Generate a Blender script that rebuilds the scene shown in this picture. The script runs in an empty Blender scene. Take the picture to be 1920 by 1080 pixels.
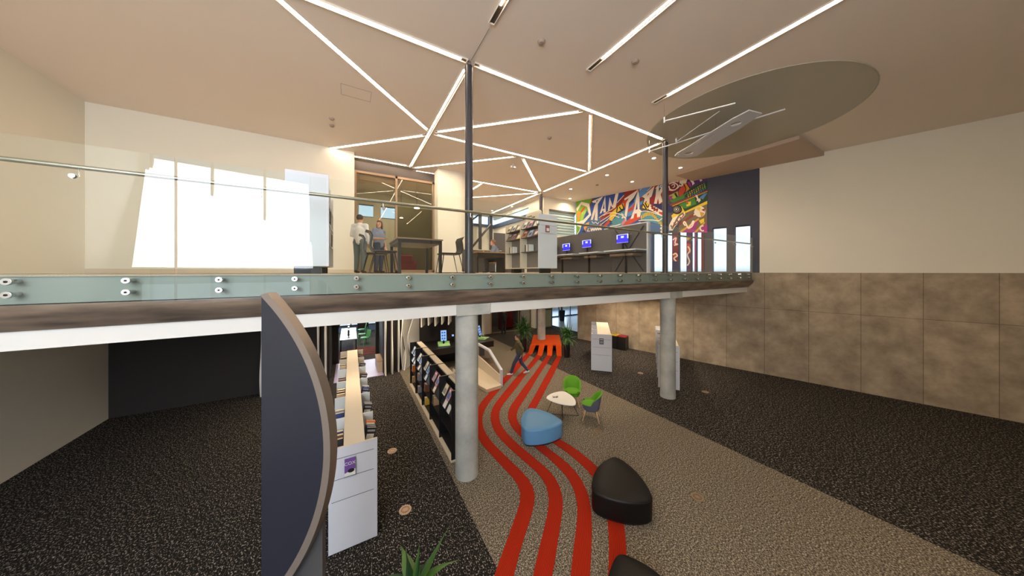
import bpy, bmesh, math, random
from math import sin, cos, pi, radians, hypot
from mathutils import Vector, Matrix
from mathutils.geometry import tessellate_polygon

SC = bpy.context.scene
COL = SC.collection

# ------------------------------------------------------------------ camera
cam_d = bpy.data.cameras.new('camera')
cam_d.sensor_width = 36.0
cam_d.lens = 36.0 * 525.0 / 1920.0
cam_d.shift_y = -30.0 / 1920.0
cam_d.clip_start = 0.05
cam_d.clip_end = 200
cam = bpy.data.objects.new('camera', cam_d)
cam.location = (0, 0, 4.2)
cam.rotation_euler = (radians(90), 0, radians(-30))
COL.objects.link(cam)
SC.camera = cam

# ------------------------------------------------------------------ world (pale day sky outside the windows)
W = bpy.data.worlds.new('sky')
SC.world = W
W.use_nodes = True
nt = W.node_tree
bg = nt.nodes['Background']
tc = nt.nodes.new('ShaderNodeTexCoord')
sp = nt.nodes.new('ShaderNodeSeparateXYZ')
cr = nt.nodes.new('ShaderNodeValToRGB')
cr.color_ramp.elements[0].position = 0.0
cr.color_ramp.elements[0].color = (0.42, 0.48, 0.52, 1)
cr.color_ramp.elements[1].position = 0.35
cr.color_ramp.elements[1].color = (0.42, 0.66, 1.0, 1)
e = cr.color_ramp.elements.new(0.02)
e.color = (0.80, 0.90, 1.0, 1)
nt.links.new(tc.outputs['Generated'], sp.inputs[0])
nt.links.new(sp.outputs['Z'], cr.inputs[0])
nt.links.new(cr.outputs[0], bg.inputs[0])
bg.inputs[1].default_value = 1.7

SC.view_settings.view_transform = 'Standard'
SC.view_settings.look = 'None'
SC.view_settings.gamma = 1.0
SC.view_settings.use_curve_mapping = False
SC.view_settings.exposure = 0.12
SC.cycles.max_bounces = 8
SC.cycles.diffuse_bounces = 4
SC.cycles.glossy_bounces = 4
SC.cycles.transparent_max_bounces = 24
SC.cycles.transmission_bounces = 4
SC.cycles.caustics_reflective = False
SC.cycles.caustics_refractive = False
SC.cycles.sample_clamp_indirect = 6
SC.cycles.use_denoising = True

STRIP_POWER = 54.0
WARM = (1.0, 0.80, 0.58)
CEIL = 8.65
UF = 4.17      # upper floor level
LC = 3.35      # lower ceiling level

def area_light(name, loc, size, power, color, rot=(0, 0, 0), size_y=None, spread=None):
    d = bpy.data.lights.new(name, 'AREA')
    d.energy = power
    d.color = color
    d.size = size
    if size_y:
        d.shape = 'RECTANGLE'
        d.size_y = size_y
    else:
        d.shape = 'DISK'
    if spread:
        d.spread = spread
    o = bpy.data.objects.new(name, d)
    o.location = loc
    o.rotation_euler = rot
    COL.objects.link(o)
    return o

# daylight entering by the big window wall behind the camera, and by the windows of the far rooms
area_light('daylight_back_window', (-3.6, -3.9, 6.2), 4.4, 760, (0.88, 0.92, 1.0), (radians(112), 0, radians(-12)), 4.0)
area_light('daylight_back_window_low', (-3.6, -3.9, 2.2), 4.4, 70, (0.78, 0.87, 1.0), (radians(90), 0, radians(-8)), 3.2)
area_light('daylight_far_window', (-1.5, 22.45, 2.0), 6.0, 350, (0.82, 0.9, 1.0), (radians(-90), 0, 0), 2.2)
area_light('daylight_lobby', (17.5, 23.6, 1.8), 6.0, 160, (0.7, 0.84, 1.0), (radians(-90), 0, 0), 2.4)

# ------------------------------------------------------------------ materials
def lin(c):
    return tuple((x / 12.92 if x <= 0.04045 else ((x + 0.055) / 1.055) ** 2.4) for x in c)

def rgb(r, g, b):
    return lin((r / 255, g / 255, b / 255))

_M = {}
def mat(name, col=(0.5, 0.5, 0.5), rough=0.6, metal=0.0, emit=0.0, noise=0.0, nscale=20.0, bump=0.0, spec=0.5):
    if name in _M:
        return _M[name]
    m = bpy.data.materials.new(name)
    m.use_nodes = True
    n = m.node_tree.nodes
    l = m.node_tree.links
    b = n['Principled BSDF']
    b.inputs['Base Color'].default_value = (*col, 1)
    b.inputs['Roughness'].default_value = rough
    b.inputs['Metallic'].default_value = metal
    b.inputs['Specular IOR Level'].default_value = spec
    if emit:
        b.inputs['Emission Color'].default_value = (*col, 1)
        b.inputs['Emission Strength'].default_value = emit
    t = n.new('ShaderNodeTexCoord')
    nz = n.new('ShaderNodeTexNoise')
    nz.inputs['Scale'].default_value = nscale
    nz.inputs['Detail'].default_value = 5
    l.new(t.outputs['Object'], nz.inputs['Vector'])
    if noise > 0:
        mx = n.new('ShaderNodeMix')
        mx.data_type = 'RGBA'
        l.new(nz.outputs['Fac'], mx.inputs['Factor'])
        mx.inputs[6].default_value = (*[max(0, c * (1 - noise)) for c in col], 1)
        mx.inputs[7].default_value = (*[min(1, c * (1 + noise)) for c in col], 1)
        l.new(mx.outputs[2], b.inputs['Base Color'])
    if bump > 0:
        bp = n.new('ShaderNodeBump')
        bp.inputs['Strength'].default_value = bump
        bp.inputs['Distance'].default_value = 0.01
        l.new(nz.outputs['Fac'], bp.inputs['Height'])
        l.new(bp.outputs[0], b.inputs['Normal'])
    _M[name] = m
    return m

def floor_material():
    """dark speckled carpet with a band of beige speckled carpet between x=1.8 and x=7.8"""
    m = bpy.data.materials.new('carpet_floor')
    m.use_nodes = True
    n = m.node_tree.nodes; l = m.node_tree.links
    b = n['Principled BSDF']
    b.inputs['Roughness'].default_value = 0.95
    b.inputs['Specular IOR Level'].default_value = 0.1
    geo = n.new('ShaderNodeNewGeometry')
    sep = n.new('ShaderNodeSeparateXYZ')
    l.new(geo.outputs['Position'], sep.inputs[0])
    def math_n(op, a, v):
        q = n.new('ShaderNodeMath'); q.operation = op
        l.new(a, q.inputs[0])
        if isinstance(v, (int, float)):
            q.inputs[1].default_value = v
        else:
            l.new(v, q.inputs[1])
        return q.outputs[0]
    g1 = math_n('GREATER_THAN', sep.outputs['X'], 1.80)
    g2 = math_n('LESS_THAN', sep.outputs['X'], 7.80)
    band = math_n('MULTIPLY', g1, g2)
    # speckles: dark carpet woven in short dashes
    mp = n.new('ShaderNodeMapping')
    mp.inputs['Scale'].default_value = (60, 36, 30)
    mp.inputs['Rotation'].default_value = (0, 0, 0.15)
    l.new(geo.outputs['Position'], mp.inputs[0])
    v1 = n.new('ShaderNodeTexNoise'); v1.inputs['Scale'].default_value = 1.0; v1.inputs['Detail'].default_value = 1.5
    l.new(mp.outputs[0], v1.inputs['Vector'])
    r1 = n.new('ShaderNodeValToRGB')
    r1.color_ramp.elements[0].position = 0.50; r1.color_ramp.elements[0].color = (0.013, 0.012, 0.011, 1)
    r1.color_ramp.elements[1].position = 0.72; r1.color_ramp.elements[1].color = (0.46, 0.41, 0.35, 1)
    ee = r1.color_ramp.elements.new(0.58); ee.color = (0.05, 0.042, 0.035, 1)
    lo = n.new('ShaderNodeTexNoise'); lo.inputs['Scale'].default_value = 0.42; lo.inputs['Detail'].default_value = 1
    l.new(mp.outputs[0], lo.inputs['Vector'])
    lm = n.new('ShaderNodeMath'); lm.operation = 'MULTIPLY_ADD'; lm.inputs[1].default_value = 0.30; lm.inputs[2].default_value = -0.15
    l.new(lo.outputs['Fac'], lm.inputs[0])
    l.new(math_n('ADD', v1.outputs['Fac'], lm.outputs[0]), r1.inputs[0])
    mp2 = n.new('ShaderNodeMapping'); mp2.inputs['Scale'].default_value = (56, 46, 30)
    l.new(geo.outputs['Position'], mp2.inputs[0])
    v2 = n.new('ShaderNodeTexNoise'); v2.inputs['Scale'].default_value = 1.0; v2.inputs['Detail'].default_value = 2
    l.new(mp2.outputs[0], v2.inputs['Vector'])
    r2 = n.new('ShaderNodeValToRGB')
    r2.color_ramp.elements[0].position = 0.34; r2.color_ramp.elements[0].color = (0.05, 0.04, 0.03, 1)
    r2.color_ramp.elements[1].position = 0.68; r2.color_ramp.elements[1].color = (0.47, 0.41, 0.315, 1)
    ee = r2.color_ramp.elements.new(0.5); ee.color = (0.14, 0.117, 0.085, 1)
    lo2 = n.new('ShaderNodeTexNoise'); lo2.inputs['Scale'].default_value = 0.45; lo2.inputs['Detail'].default_value = 1
    l.new(mp2.outputs[0], lo2.inputs['Vector'])
    lm2 = n.new('ShaderNodeMath'); lm2.operation = 'MULTIPLY_ADD'; lm2.inputs[1].default_value = 0.2; lm2.inputs[2].default_value = -0.10
    l.new(lo2.outputs['Fac'], lm2.inputs[0])
    l.new(math_n('ADD', v2.outputs['Fac'], lm2.outputs[0]), r2.inputs[0])
    mx = n.new('ShaderNodeMix'); mx.data_type = 'RGBA'
    l.new(band, mx.inputs['Factor'])
    l.new(r1.outputs[0], mx.inputs[6]); l.new(r2.outputs[0], mx.inputs[7])
    l.new(mx.outputs[2], b.inputs['Base Color'])
    return m

def stripe_material(name, base, dark):
    m = bpy.data.materials.new(name)
    m.use_nodes = True
    n = m.node_tree.nodes; l = m.node_tree.links
    b = n['Principled BSDF']
    b.inputs['Roughness'].default_value = 0.9
    b.inputs['Specular IOR Level'].default_value = 0.15
    uv = n.new('ShaderNodeUVMap')
    w = n.new('ShaderNodeTexWave')
    w.bands_direction = 'X'
    w.inputs['Scale'].default_value = 4.5
    w.inputs['Distortion'].default_value = 0.4
    l.new(uv.outputs[0], w.inputs['Vector'])
    r = n.new('ShaderNodeValToRGB')
    r.color_ramp.elements[0].position = 0.0; r.color_ramp.elements[0].color = (*dark, 1)
    r.color_ramp.elements[1].position = 0.45; r.color_ramp.elements[1].color = (*base, 1)
    l.new(w.outputs['Fac'], r.inputs[0])
    l.new(r.outputs[0], b.inputs['Base Color'])
    bp = n.new('ShaderNodeBump'); bp.inputs['Strength'].default_value = 0.4; bp.inputs['Distance'].default_value = 0.006
    l.new(w.outputs['Fac'], bp.inputs['Height']); l.new(bp.outputs[0], b.inputs['Normal'])
    return m

def concrete(name, c1, c2, panels=False):
    m = bpy.data.materials.new(name)
    m.use_nodes = True
    n = m.node_tree.nodes; l = m.node_tree.links
    b = n['Principled BSDF']
    b.inputs['Roughness'].default_value = 0.75
    t = n.new('ShaderNodeTexCoord')
    a = n.new('ShaderNodeTexNoise'); a.inputs['Scale'].default_value = 1.6; a.inputs['Detail'].default_value = 9; a.inputs['Roughness'].default_value = 0.62
    l.new(t.outputs['Object'], a.inputs['Vector'])
    r = n.new('ShaderNodeValToRGB')
    r.color_ramp.elements[0].position = 0.3; r.color_ramp.elements[0].color = (*c1, 1)
    r.color_ramp.elements[1].position = 0.7; r.color_ramp.elements[1].color = (*c2, 1)
    l.new(a.outputs['Fac'], r.inputs[0])
    out = r.outputs[0]
    if panels:
        mp = n.new('ShaderNodeMapping'); mp.inputs['Rotation'].default_value = (radians(-90), 0, 0)
        l.new(t.outputs['Object'], mp.inputs[0])
        br = n.new('ShaderNodeTexBrick')
        br.offset = 0.0
        br.inputs['Scale'].default_value = 1.0
        br.inputs['Brick Width'].default_value = 1.25
        br.inputs['Row Height'].default_value = 2.7
        br.inputs['Mortar Size'].default_value = 0.008
        br.inputs['Color1'].default_value = (1, 1, 1, 1); br.inputs['Color2'].default_value = (0.86, 0.86, 0.86, 1)
        br.inputs['Mortar'].default_value = (0.45, 0.42, 0.4, 1)
        l.new(mp.outputs[0], br.inputs['Vector'])
        mx = n.new('ShaderNodeMix'); mx.data_type = 'RGBA'; mx.blend_type = 'MULTIPLY'; mx.inputs['Factor'].default_value = 1.0
        l.new(out, mx.inputs[6]); l.new(br.outputs['Color'], mx.inputs[7])
        out = mx.outputs[2]
    l.new(out, b.inputs['Base Color'])
    f = n.new('ShaderNodeTexNoise'); f.inputs['Scale'].default_value = 30; f.inputs['Detail'].default_value = 6
    l.new(t.outputs['Object'], f.inputs['Vector'])
    bp = n.new('ShaderNodeBump'); bp.inputs['Strength'].default_value = 0.15; bp.inputs['Distance'].default_value = 0.01
    l.new(f.outputs['Fac'], bp.inputs['Height']); l.new(bp.outputs[0], b.inputs['Normal'])
    return m

def glass(name, tint=(0.9, 0.97, 0.95), refl=1.0):
    m = bpy.data.materials.new(name)
    m.use_nodes = True
    n = m.node_tree.nodes; l = m.node_tree.links
    n.remove(n['Principled BSDF'])
    out = n['Material Output']
    tr = n.new('ShaderNodeBsdfTransparent'); tr.inputs[0].default_value = (*tint, 1)
    gl = n.new('ShaderNodeBsdfGlossy'); gl.inputs['Roughness'].default_value = 0.0
    fr = n.new('ShaderNodeFresnel'); fr.inputs[0].default_value = 1.5
    ml = n.new('ShaderNodeMath'); ml.operation = 'MULTIPLY'; ml.inputs[1].default_value = refl
    geo = n.new('ShaderNodeNewGeometry')
    inv = n.new('ShaderNodeMath'); inv.operation = 'SUBTRACT'; inv.inputs[0].default_value = 1.0
    l.new(geo.outputs['Backfacing'], inv.inputs[1])
    fm = n.new('ShaderNodeMath'); fm.operation = 'MULTIPLY'
    l.new(fr.outputs[0], fm.inputs[0]); l.new(inv.outputs[0], fm.inputs[1])
    l.new(fm.outputs[0], ml.inputs[0])
    mx = n.new('ShaderNodeMixShader')
    l.new(ml.outputs[0], mx.inputs[0]); l.new(tr.outputs[0], mx.inputs[1]); l.new(gl.outputs[0], mx.inputs[2])
    l.new(mx.outputs[0], out.inputs[0])
    return m

def bronze_material():
    m = bpy.data.materials.new('brushed_bronze')
    m.use_nodes = True
    n = m.node_tree.nodes; l = m.node_tree.links
    b = n['Principled BSDF']
    b.inputs['Metallic'].default_value = 0.35
    b.inputs['Roughness'].default_value = 0.32
    t = n.new('ShaderNodeTexCoord')
    mp = n.new('ShaderNodeMapping'); mp.inputs['Scale'].default_value = (0.9, 1, 6); mp.inputs['Rotation'].default_value = (0, 0.12, 0)
    l.new(t.outputs['Object'], mp.inputs[0])
    a = n.new('ShaderNodeTexNoise'); a.inputs['Scale'].default_value = 1.7; a.inputs['Detail'].default_value = 6
    l.new(mp.outputs[0], a.inputs['Vector'])
    r = n.new('ShaderNodeValToRGB')
    r.color_ramp.elements[0].position = 0.3; r.color_ramp.elements[0].color = (*rgb(95, 84, 76), 1)
    r.color_ramp.elements[1].position = 0.75; r.color_ramp.elements[1].color = (*rgb(165, 145, 125), 1)
    l.new(a.outputs['Fac'], r.inputs[0]); l.new(r.outputs[0], b.inputs['Base Color'])
    bp = n.new('ShaderNodeBump'); bp.inputs['Strength'].default_value = 0.12; bp.inputs['Distance'].default_value = 0.02
    l.new(a.outputs['Fac'], bp.inputs['Height']); l.new(bp.outputs[0], b.inputs['Normal'])
    return m

M_FLOOR = floor_material()
M_STRIPE = stripe_material('orange_red_ribbed_carpet', rgb(178, 44, 16), rgb(100, 16, 6))
M_BENCH = stripe_material('orange_felt', rgb(238, 100, 22), rgb(206, 74, 14))
M_CONC_WALL = concrete('wall_concrete', rgb(140, 124, 104), rgb(196, 178, 152), True)
M_CONC_COL = concrete('column_concrete', rgb(150, 152, 146), rgb(190, 190, 182))
M_GLASS = glass('balustrade_glass', (0.96, 0.988, 0.98), 1.3)
M_GLASS_DOOR = glass('door_glass', (0.78, 0.78, 0.72), 0.7)
M_GLASS_DARK = glass('dark_glass', (0.74, 0.74, 0.74), 1.2)
M_GLASS_CLEAR = glass('clear_glass', (0.95, 0.97, 0.98), 0.8)
M_BRONZE = bronze_material()
CEILM = mat('ceiling_plaster', rgb(240, 226, 212), 0.85, noise=0.02, nscale=0.6)
WHITEWALL = mat('warm_white_plaster', rgb(236, 230, 214), 0.8, noise=0.02, nscale=1.5)
SOFFIT = mat('soffit_white', rgb(224, 222, 216), 0.75, noise=0.02, nscale=2)
SLABEDGE = mat('slab_edge_paint', rgb(138, 146, 138), 0.6, noise=0.05, nscale=2)
UPFLOOR = mat('upper_carpet', rgb(178, 164, 144), 0.95, noise=0.25, nscale=80)
DARKWALL = mat('dark_cocoon_wall', rgb(42, 36, 33), 0.7, noise=0.1, nscale=3)
RIBM = mat('rib_white_board', rgb(232, 230, 224), 0.6, noise=0.02, nscale=4)
CREAM = mat('cream_laminate', rgb(216, 202, 178), 0.45, noise=0.02, nscale=3)
WHITE = mat('white_laminate', rgb(206, 209, 217), 0.4, noise=0.015, nscale=3)
PALEG = mat('pale_grey_laminate', rgb(205, 208, 204), 0.45, noise=0.015, nscale=3)
BLACKL = mat('black_laminate', rgb(27, 25, 25), 0.4, noise=0.1, nscale=8)
BLACKM = mat('black_metal', rgb(26, 26, 28), 0.35, 0.6, noise=0.05)
COLM = mat('charcoal_steel', rgb(58, 58, 64), 0.35, 0.2, noise=0.05, nscale=3)
CHROME = mat('brushed_steel', rgb(200, 200, 198), 0.22, 1.0, noise=0.04, nscale=30)
RAILM = mat('satin_rail_steel', rgb(168, 164, 150), 0.3, 0.9, noise=0.04, nscale=20)
FRAMEM = mat('bronze_frame', rgb(150, 126, 104), 0.4, 0.3, noise=0.04, nscale=6)
HEADER = mat('dark_header', rgb(72, 64, 62), 0.6, noise=0.04)
DARKGREY = mat('dark_grey_panel', rgb(84, 80, 80), 0.6, noise=0.05, nscale=4)
GROOVE = mat('groove_dark', rgb(95, 95, 98), 0.7, noise=0.02)
LAMP = mat('lamp_diffuser', WARM, 0.5, emit=STRIP_POWER)
DOWNL = mat('downlight_diffuser', (1.0, 0.82, 0.6), 0.5, emit=9.0)
GREENF = mat('lime_fabric', rgb(92, 152, 24), 0.85, noise=0.12, nscale=60, bump=0.2)
GREYF = mat('slate_fabric', rgb(92, 92, 108), 0.9, noise=0.12, nscale=60, bump=0.2)
WOODL = mat('beech_wood', rgb(206, 164, 116), 0.5, noise=0.1, nscale=12)
BLUEV = mat('blue_vinyl', rgb(92, 146, 188), 0.42, noise=0.03, nscale=5)
BLACKV = mat('black_vinyl', rgb(17, 15, 14), 0.45, noise=0.05, nscale=5, spec=0.28)
SKIN = mat('skin', rgb(202, 150, 122), 0.55, noise=0.05, nscale=12)
LEAF = mat('leaf_green', rgb(70, 112, 44), 0.45, noise=0.35, nscale=9)
LEAF2 = mat('leaf_deep_green', rgb(46, 86, 50), 0.4, noise=0.3, nscale=6)
SOIL = mat('soil', rgb(50, 38, 28), 0.95, noise=0.3, nscale=40)
TILEG = mat('pale_tile', rgb(190, 192, 196), 0.25, noise=0.04, nscale=2)
PAGES = mat('page_block', rgb(232, 216, 184), 0.8, noise=0.05, nscale=60)

# ------------------------------------------------------------------ mesh helpers
class MB:
    def __init__(s):
        s.v = []; s.f = []; s.mi = []; s.mats = []; s.uv = None
    def _m(s, m):
        if m not in s.mats:
            s.mats.append(m)
        return s.mats.index(m)
    def add(s, vs, fs, m, T=None):
        o = len(s.v); k = s._m(m)
        for v in vs:
            v = Vector(v)
            s.v.append(tuple(T @ v) if T is not None else tuple(v))
        for f in fs:
            s.f.append([i + o for i in f]); s.mi.append(k)
        return s
    def box(s, x0, x1, y0, y1, z0, z1, m, T=None):
        vs = [(x, y, z) for x in (x0, x1) for y in (y0, y1) for z in (z0, z1)]
        fs = [(0, 1, 3, 2), (4, 6, 7, 5), (0, 4, 5, 1), (2, 3, 7, 6), (0, 2, 6, 4), (1, 5, 7, 3)]
        return s.add(vs, fs, m, T)
    def prism(s, poly, z0, z1, m, T=None):
        a = sum(poly[i][0] * poly[(i + 1) % len(poly)][1] - poly[(i + 1) % len(poly)][0] * poly[i][1] for i in range(len(poly)))
        if a < 0:
            poly = poly[::-1]
        n = len(poly)
        vs = [(x, y, z0) for x, y in poly] + [(x, y, z1) for x, y in poly]
        fs = [tuple(range(n))[::-1], tuple(range(n, 2 * n))] + [(i, (i + 1) % n, n + (i + 1) % n, n + i) for i in range(n)]
        return s.add(vs, fs, m, T)
    def cyl(s, p0, p1, r0, m, r1=None, n=16, T=None, cap=True):
        p0 = Vector(p0); p1 = Vector(p1); r1 = r0 if r1 is None else r1
        d = (p1 - p0).normalized()
        a = d.orthogonal().normalized(); b = d.cross(a)
        vs = []
        for p, r in ((p0, r0), (p1, r1)):
            for i in range(n):
                t = 2 * pi * i / n
                vs.append(p + a * (r * cos(t)) + b * (r * sin(t)))
        fs = [(i, (i + 1) % n, n + (i + 1) % n, n + i) for i in range(n)]
        if cap:
            fs += [tuple(range(n))[::-1], tuple(range(n, 2 * n))]
        return s.add(vs, fs, m, T)
    def tube(s, pts, r, m, n=8, T=None):
        pts = [Vector(p) for p in pts]
        rs = r if isinstance(r, (list, tuple)) else [r] * len(pts)
        vs = []; fs = []
        ref = None
        for i, p in enumerate(pts):
            d = (pts[min(i + 1, len(pts) - 1)] - pts[max(i - 1, 0)]).normalized()
            if ref is None:
                ref = d.orthogonal().normalized()
            a = (ref - d * ref.dot(d)).normalized(); b = d.cross(a); ref = a
            for k in range(n):
                t = 2 * pi * k / n
                vs.append(p + a * (rs[i] * cos(t)) + b * (rs[i] * sin(t)))
        for i in range(len(pts) - 1):
            for k in range(n):
                fs.append((i * n + k, i * n + (k + 1) % n, (i + 1) * n + (k + 1) % n, (i + 1) * n + k))
        fs += [tuple(range(n))[::-1], tuple(range((len(pts) - 1) * n, len(pts) * n))]
        return s.add(vs, fs, m, T)
    def lathe(s, prof, m, n=32, T=None):
        vs = []; fs = []
        for r, z in prof:
            for k in range(n):
                t = 2 * pi * k / n
                vs.append((r * cos(t), r * sin(t), z))
        for i in range(len(prof) - 1):
            for k in range(n):
                fs.append((i * n + k, i * n + (k + 1) % n, (i + 1) * n + (k + 1) % n, (i + 1) * n + k))
        fs.append(tuple(range(n))[::-1]); fs.append(tuple(range((len(prof) - 1) * n, len(prof) * n)))
        return s.add(vs, fs, m, T)
    def ell(s, c, r, m, n=16, T=None):
        vs = []; fs = []; h = n // 2
        for i in range(1, h):
            p = pi * i / h
            for k in range(n):
                t = 2 * pi * k / n
                vs.append((c[0] + r[0] * sin(p) * cos(t), c[1] + r[1] * sin(p) * sin(t), c[2] + r[2] * cos(p)))
        top = len(vs); vs.append((c[0], c[1], c[2] + r[2])); vs.append((c[0], c[1], c[2] - r[2]))
        for i in range(h - 2):
            for k in range(n):
                fs.append((i * n + k, (i + 1) * n + k, (i + 1) * n + (k + 1) % n, i * n + (k + 1) % n))
        for k in range(n):
            fs.append((top, k, (k + 1) % n)); fs.append((top + 1, (h - 2) * n + (k + 1) % n, (h - 2) * n + k))
        return s.add(vs, fs, m, T)
    def cap(s, p0, p1, r0, r1, m, n=14, T=None):
        """tapered capsule, a closed volume"""
        p0 = Vector(p0); p1 = Vector(p1); L = (p1 - p0).length
        d = (p1 - p0).normalized() if L > 1e-6 else Vector((0, 0, 1))
        a = d.orthogonal().normalized(); b = d.cross(a)
        rings = []
        for k in range(1, 4):
            t = pi / 2 * k / 4
            rings.append((-r0 * cos(t), r0 * sin(t)))
        rings.append((0, r0)); rings.append((L, r1))
        for k in range(3, 0, -1):
            t = pi / 2 * k / 4
            rings.append((L + r1 * cos(t), r1 * sin(t)))
        vs = []; fs = []
        for q, r in rings:
            for k in range(n):
                t = 2 * pi * k / n
                vs.append(p0 + d * q + a * (r * cos(t)) + b * (r * sin(t)))
        A = len(vs); vs.append(p0 - d * r0); vs.append(p0 + d * (L + r1))
        for i in range(len(rings) - 1):
            for k in range(n):
                fs.append((i * n + k, i * n + (k + 1) % n, (i + 1) * n + (k + 1) % n, (i + 1) * n + k))
        for k in range(n):
            fs.append((A, (k + 1) % n, k)); fs.append((A + 1, (len(rings) - 1) * n + k, (len(rings) - 1) * n + (k + 1) % n))
        return s.add(vs, fs, m, T)
    def build(s, name, parent=None, world=True, smooth=False, bevel=0.0, remesh=0.0, kind=None, label=None, sub=0):
        off = Vector((0, 0, 0))
        if parent is not None and world:
            off = parent.matrix_basis.inverted() if False else Vector(root_loc(parent))
        vs = [tuple(Vector(v) - off) for v in s.v]
        me = bpy.data.meshes.new(name)
        me.from_pydata(vs, [], s.f)
        for m in s.mats:
            me.materials.append(m)
        me.polygons.foreach_set('material_index', s.mi)
        if smooth:
            me.polygons.foreach_set('use_smooth', [True] * len(me.polygons))
        me.update()
        o = bpy.data.objects.new(name, me)
        COL.objects.link(o)
        if parent is not None:
            o.parent = parent
        if smooth and not remesh:
            md = o.modifiers.new('es', 'EDGE_SPLIT'); md.split_angle = radians(40)
        if remesh:
            md = o.modifiers.new('rm', 'REMESH'); md.mode = 'VOXEL'; md.voxel_size = remesh; md.use_smooth_shade = True
            md = o.modifiers.new('sm', 'SMOOTH'); md.iterations = 4; md.factor = 0.5
        if bevel:
            md = o.modifiers.new('bv', 'BEVEL'); md.width = bevel; md.segments = 2; md.limit_method = 'ANGLE'; md.angle_limit = radians(40)
        if sub:
            md = o.modifiers.new('ss', 'SUBSURF'); md.levels = sub; md.render_levels = sub
        if kind:
            o['kind'] = kind
        if label:
            o['label'] = label
        return o

def root_loc(o):
    p = Vector((0, 0, 0))
    while o is not None:
        p += Vector(o.location); o = o.parent
    return p

def empty(name, loc, label, cat, group=None, rz=0.0):
    o = bpy.data.objects.new(name, None)
    o.location = loc; o.rotation_euler = (0, 0, rz)
    o.empty_display_size = 0.1
    COL.objects.link(o)
    o['label'] = label; o['category'] = cat
    if group:
        o['group'] = group
    return o

def tag(o, label, cat, group=None):
    o['label'] = label; o['category'] = cat
    if group:
        o['group'] = group
    return o

def struct(mb, name, **k):
    return mb.build(name, kind='structure', **k)

def copy_tree(o, parent=None):
    c = o.copy(); COL.objects.link(c)
    if parent is not None:
        c.parent = parent
    for ch in list(o.children):
        copy_tree(ch, c)
    return c

def TR(x, y, z, rz=0.0, rx=0.0, ry=0.0):
    return Matrix.Translation((x, y, z)) @ Matrix.Rotation(rz, 4, 'Z') @ Matrix.Rotation(rx, 4, 'X') @ Matrix.Rotation(ry, 4, 'Y')

# the oblique wall: runs from WA towards WD; (s, z) are coordinates on its face
WA = Vector((12.4, 13.21, 0)); WB = Vector((14.19, 6.79, 0))
WD = (WB - WA).normalized()
WN = Vector((WD.y, -WD.x, 0))            # towards the room
if WN.x > 0:
    WN = -WN
def WP(s, z, off=0.0):
    p = WA + WD * s + WN * off
    return (p.x, p.y, z)

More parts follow.
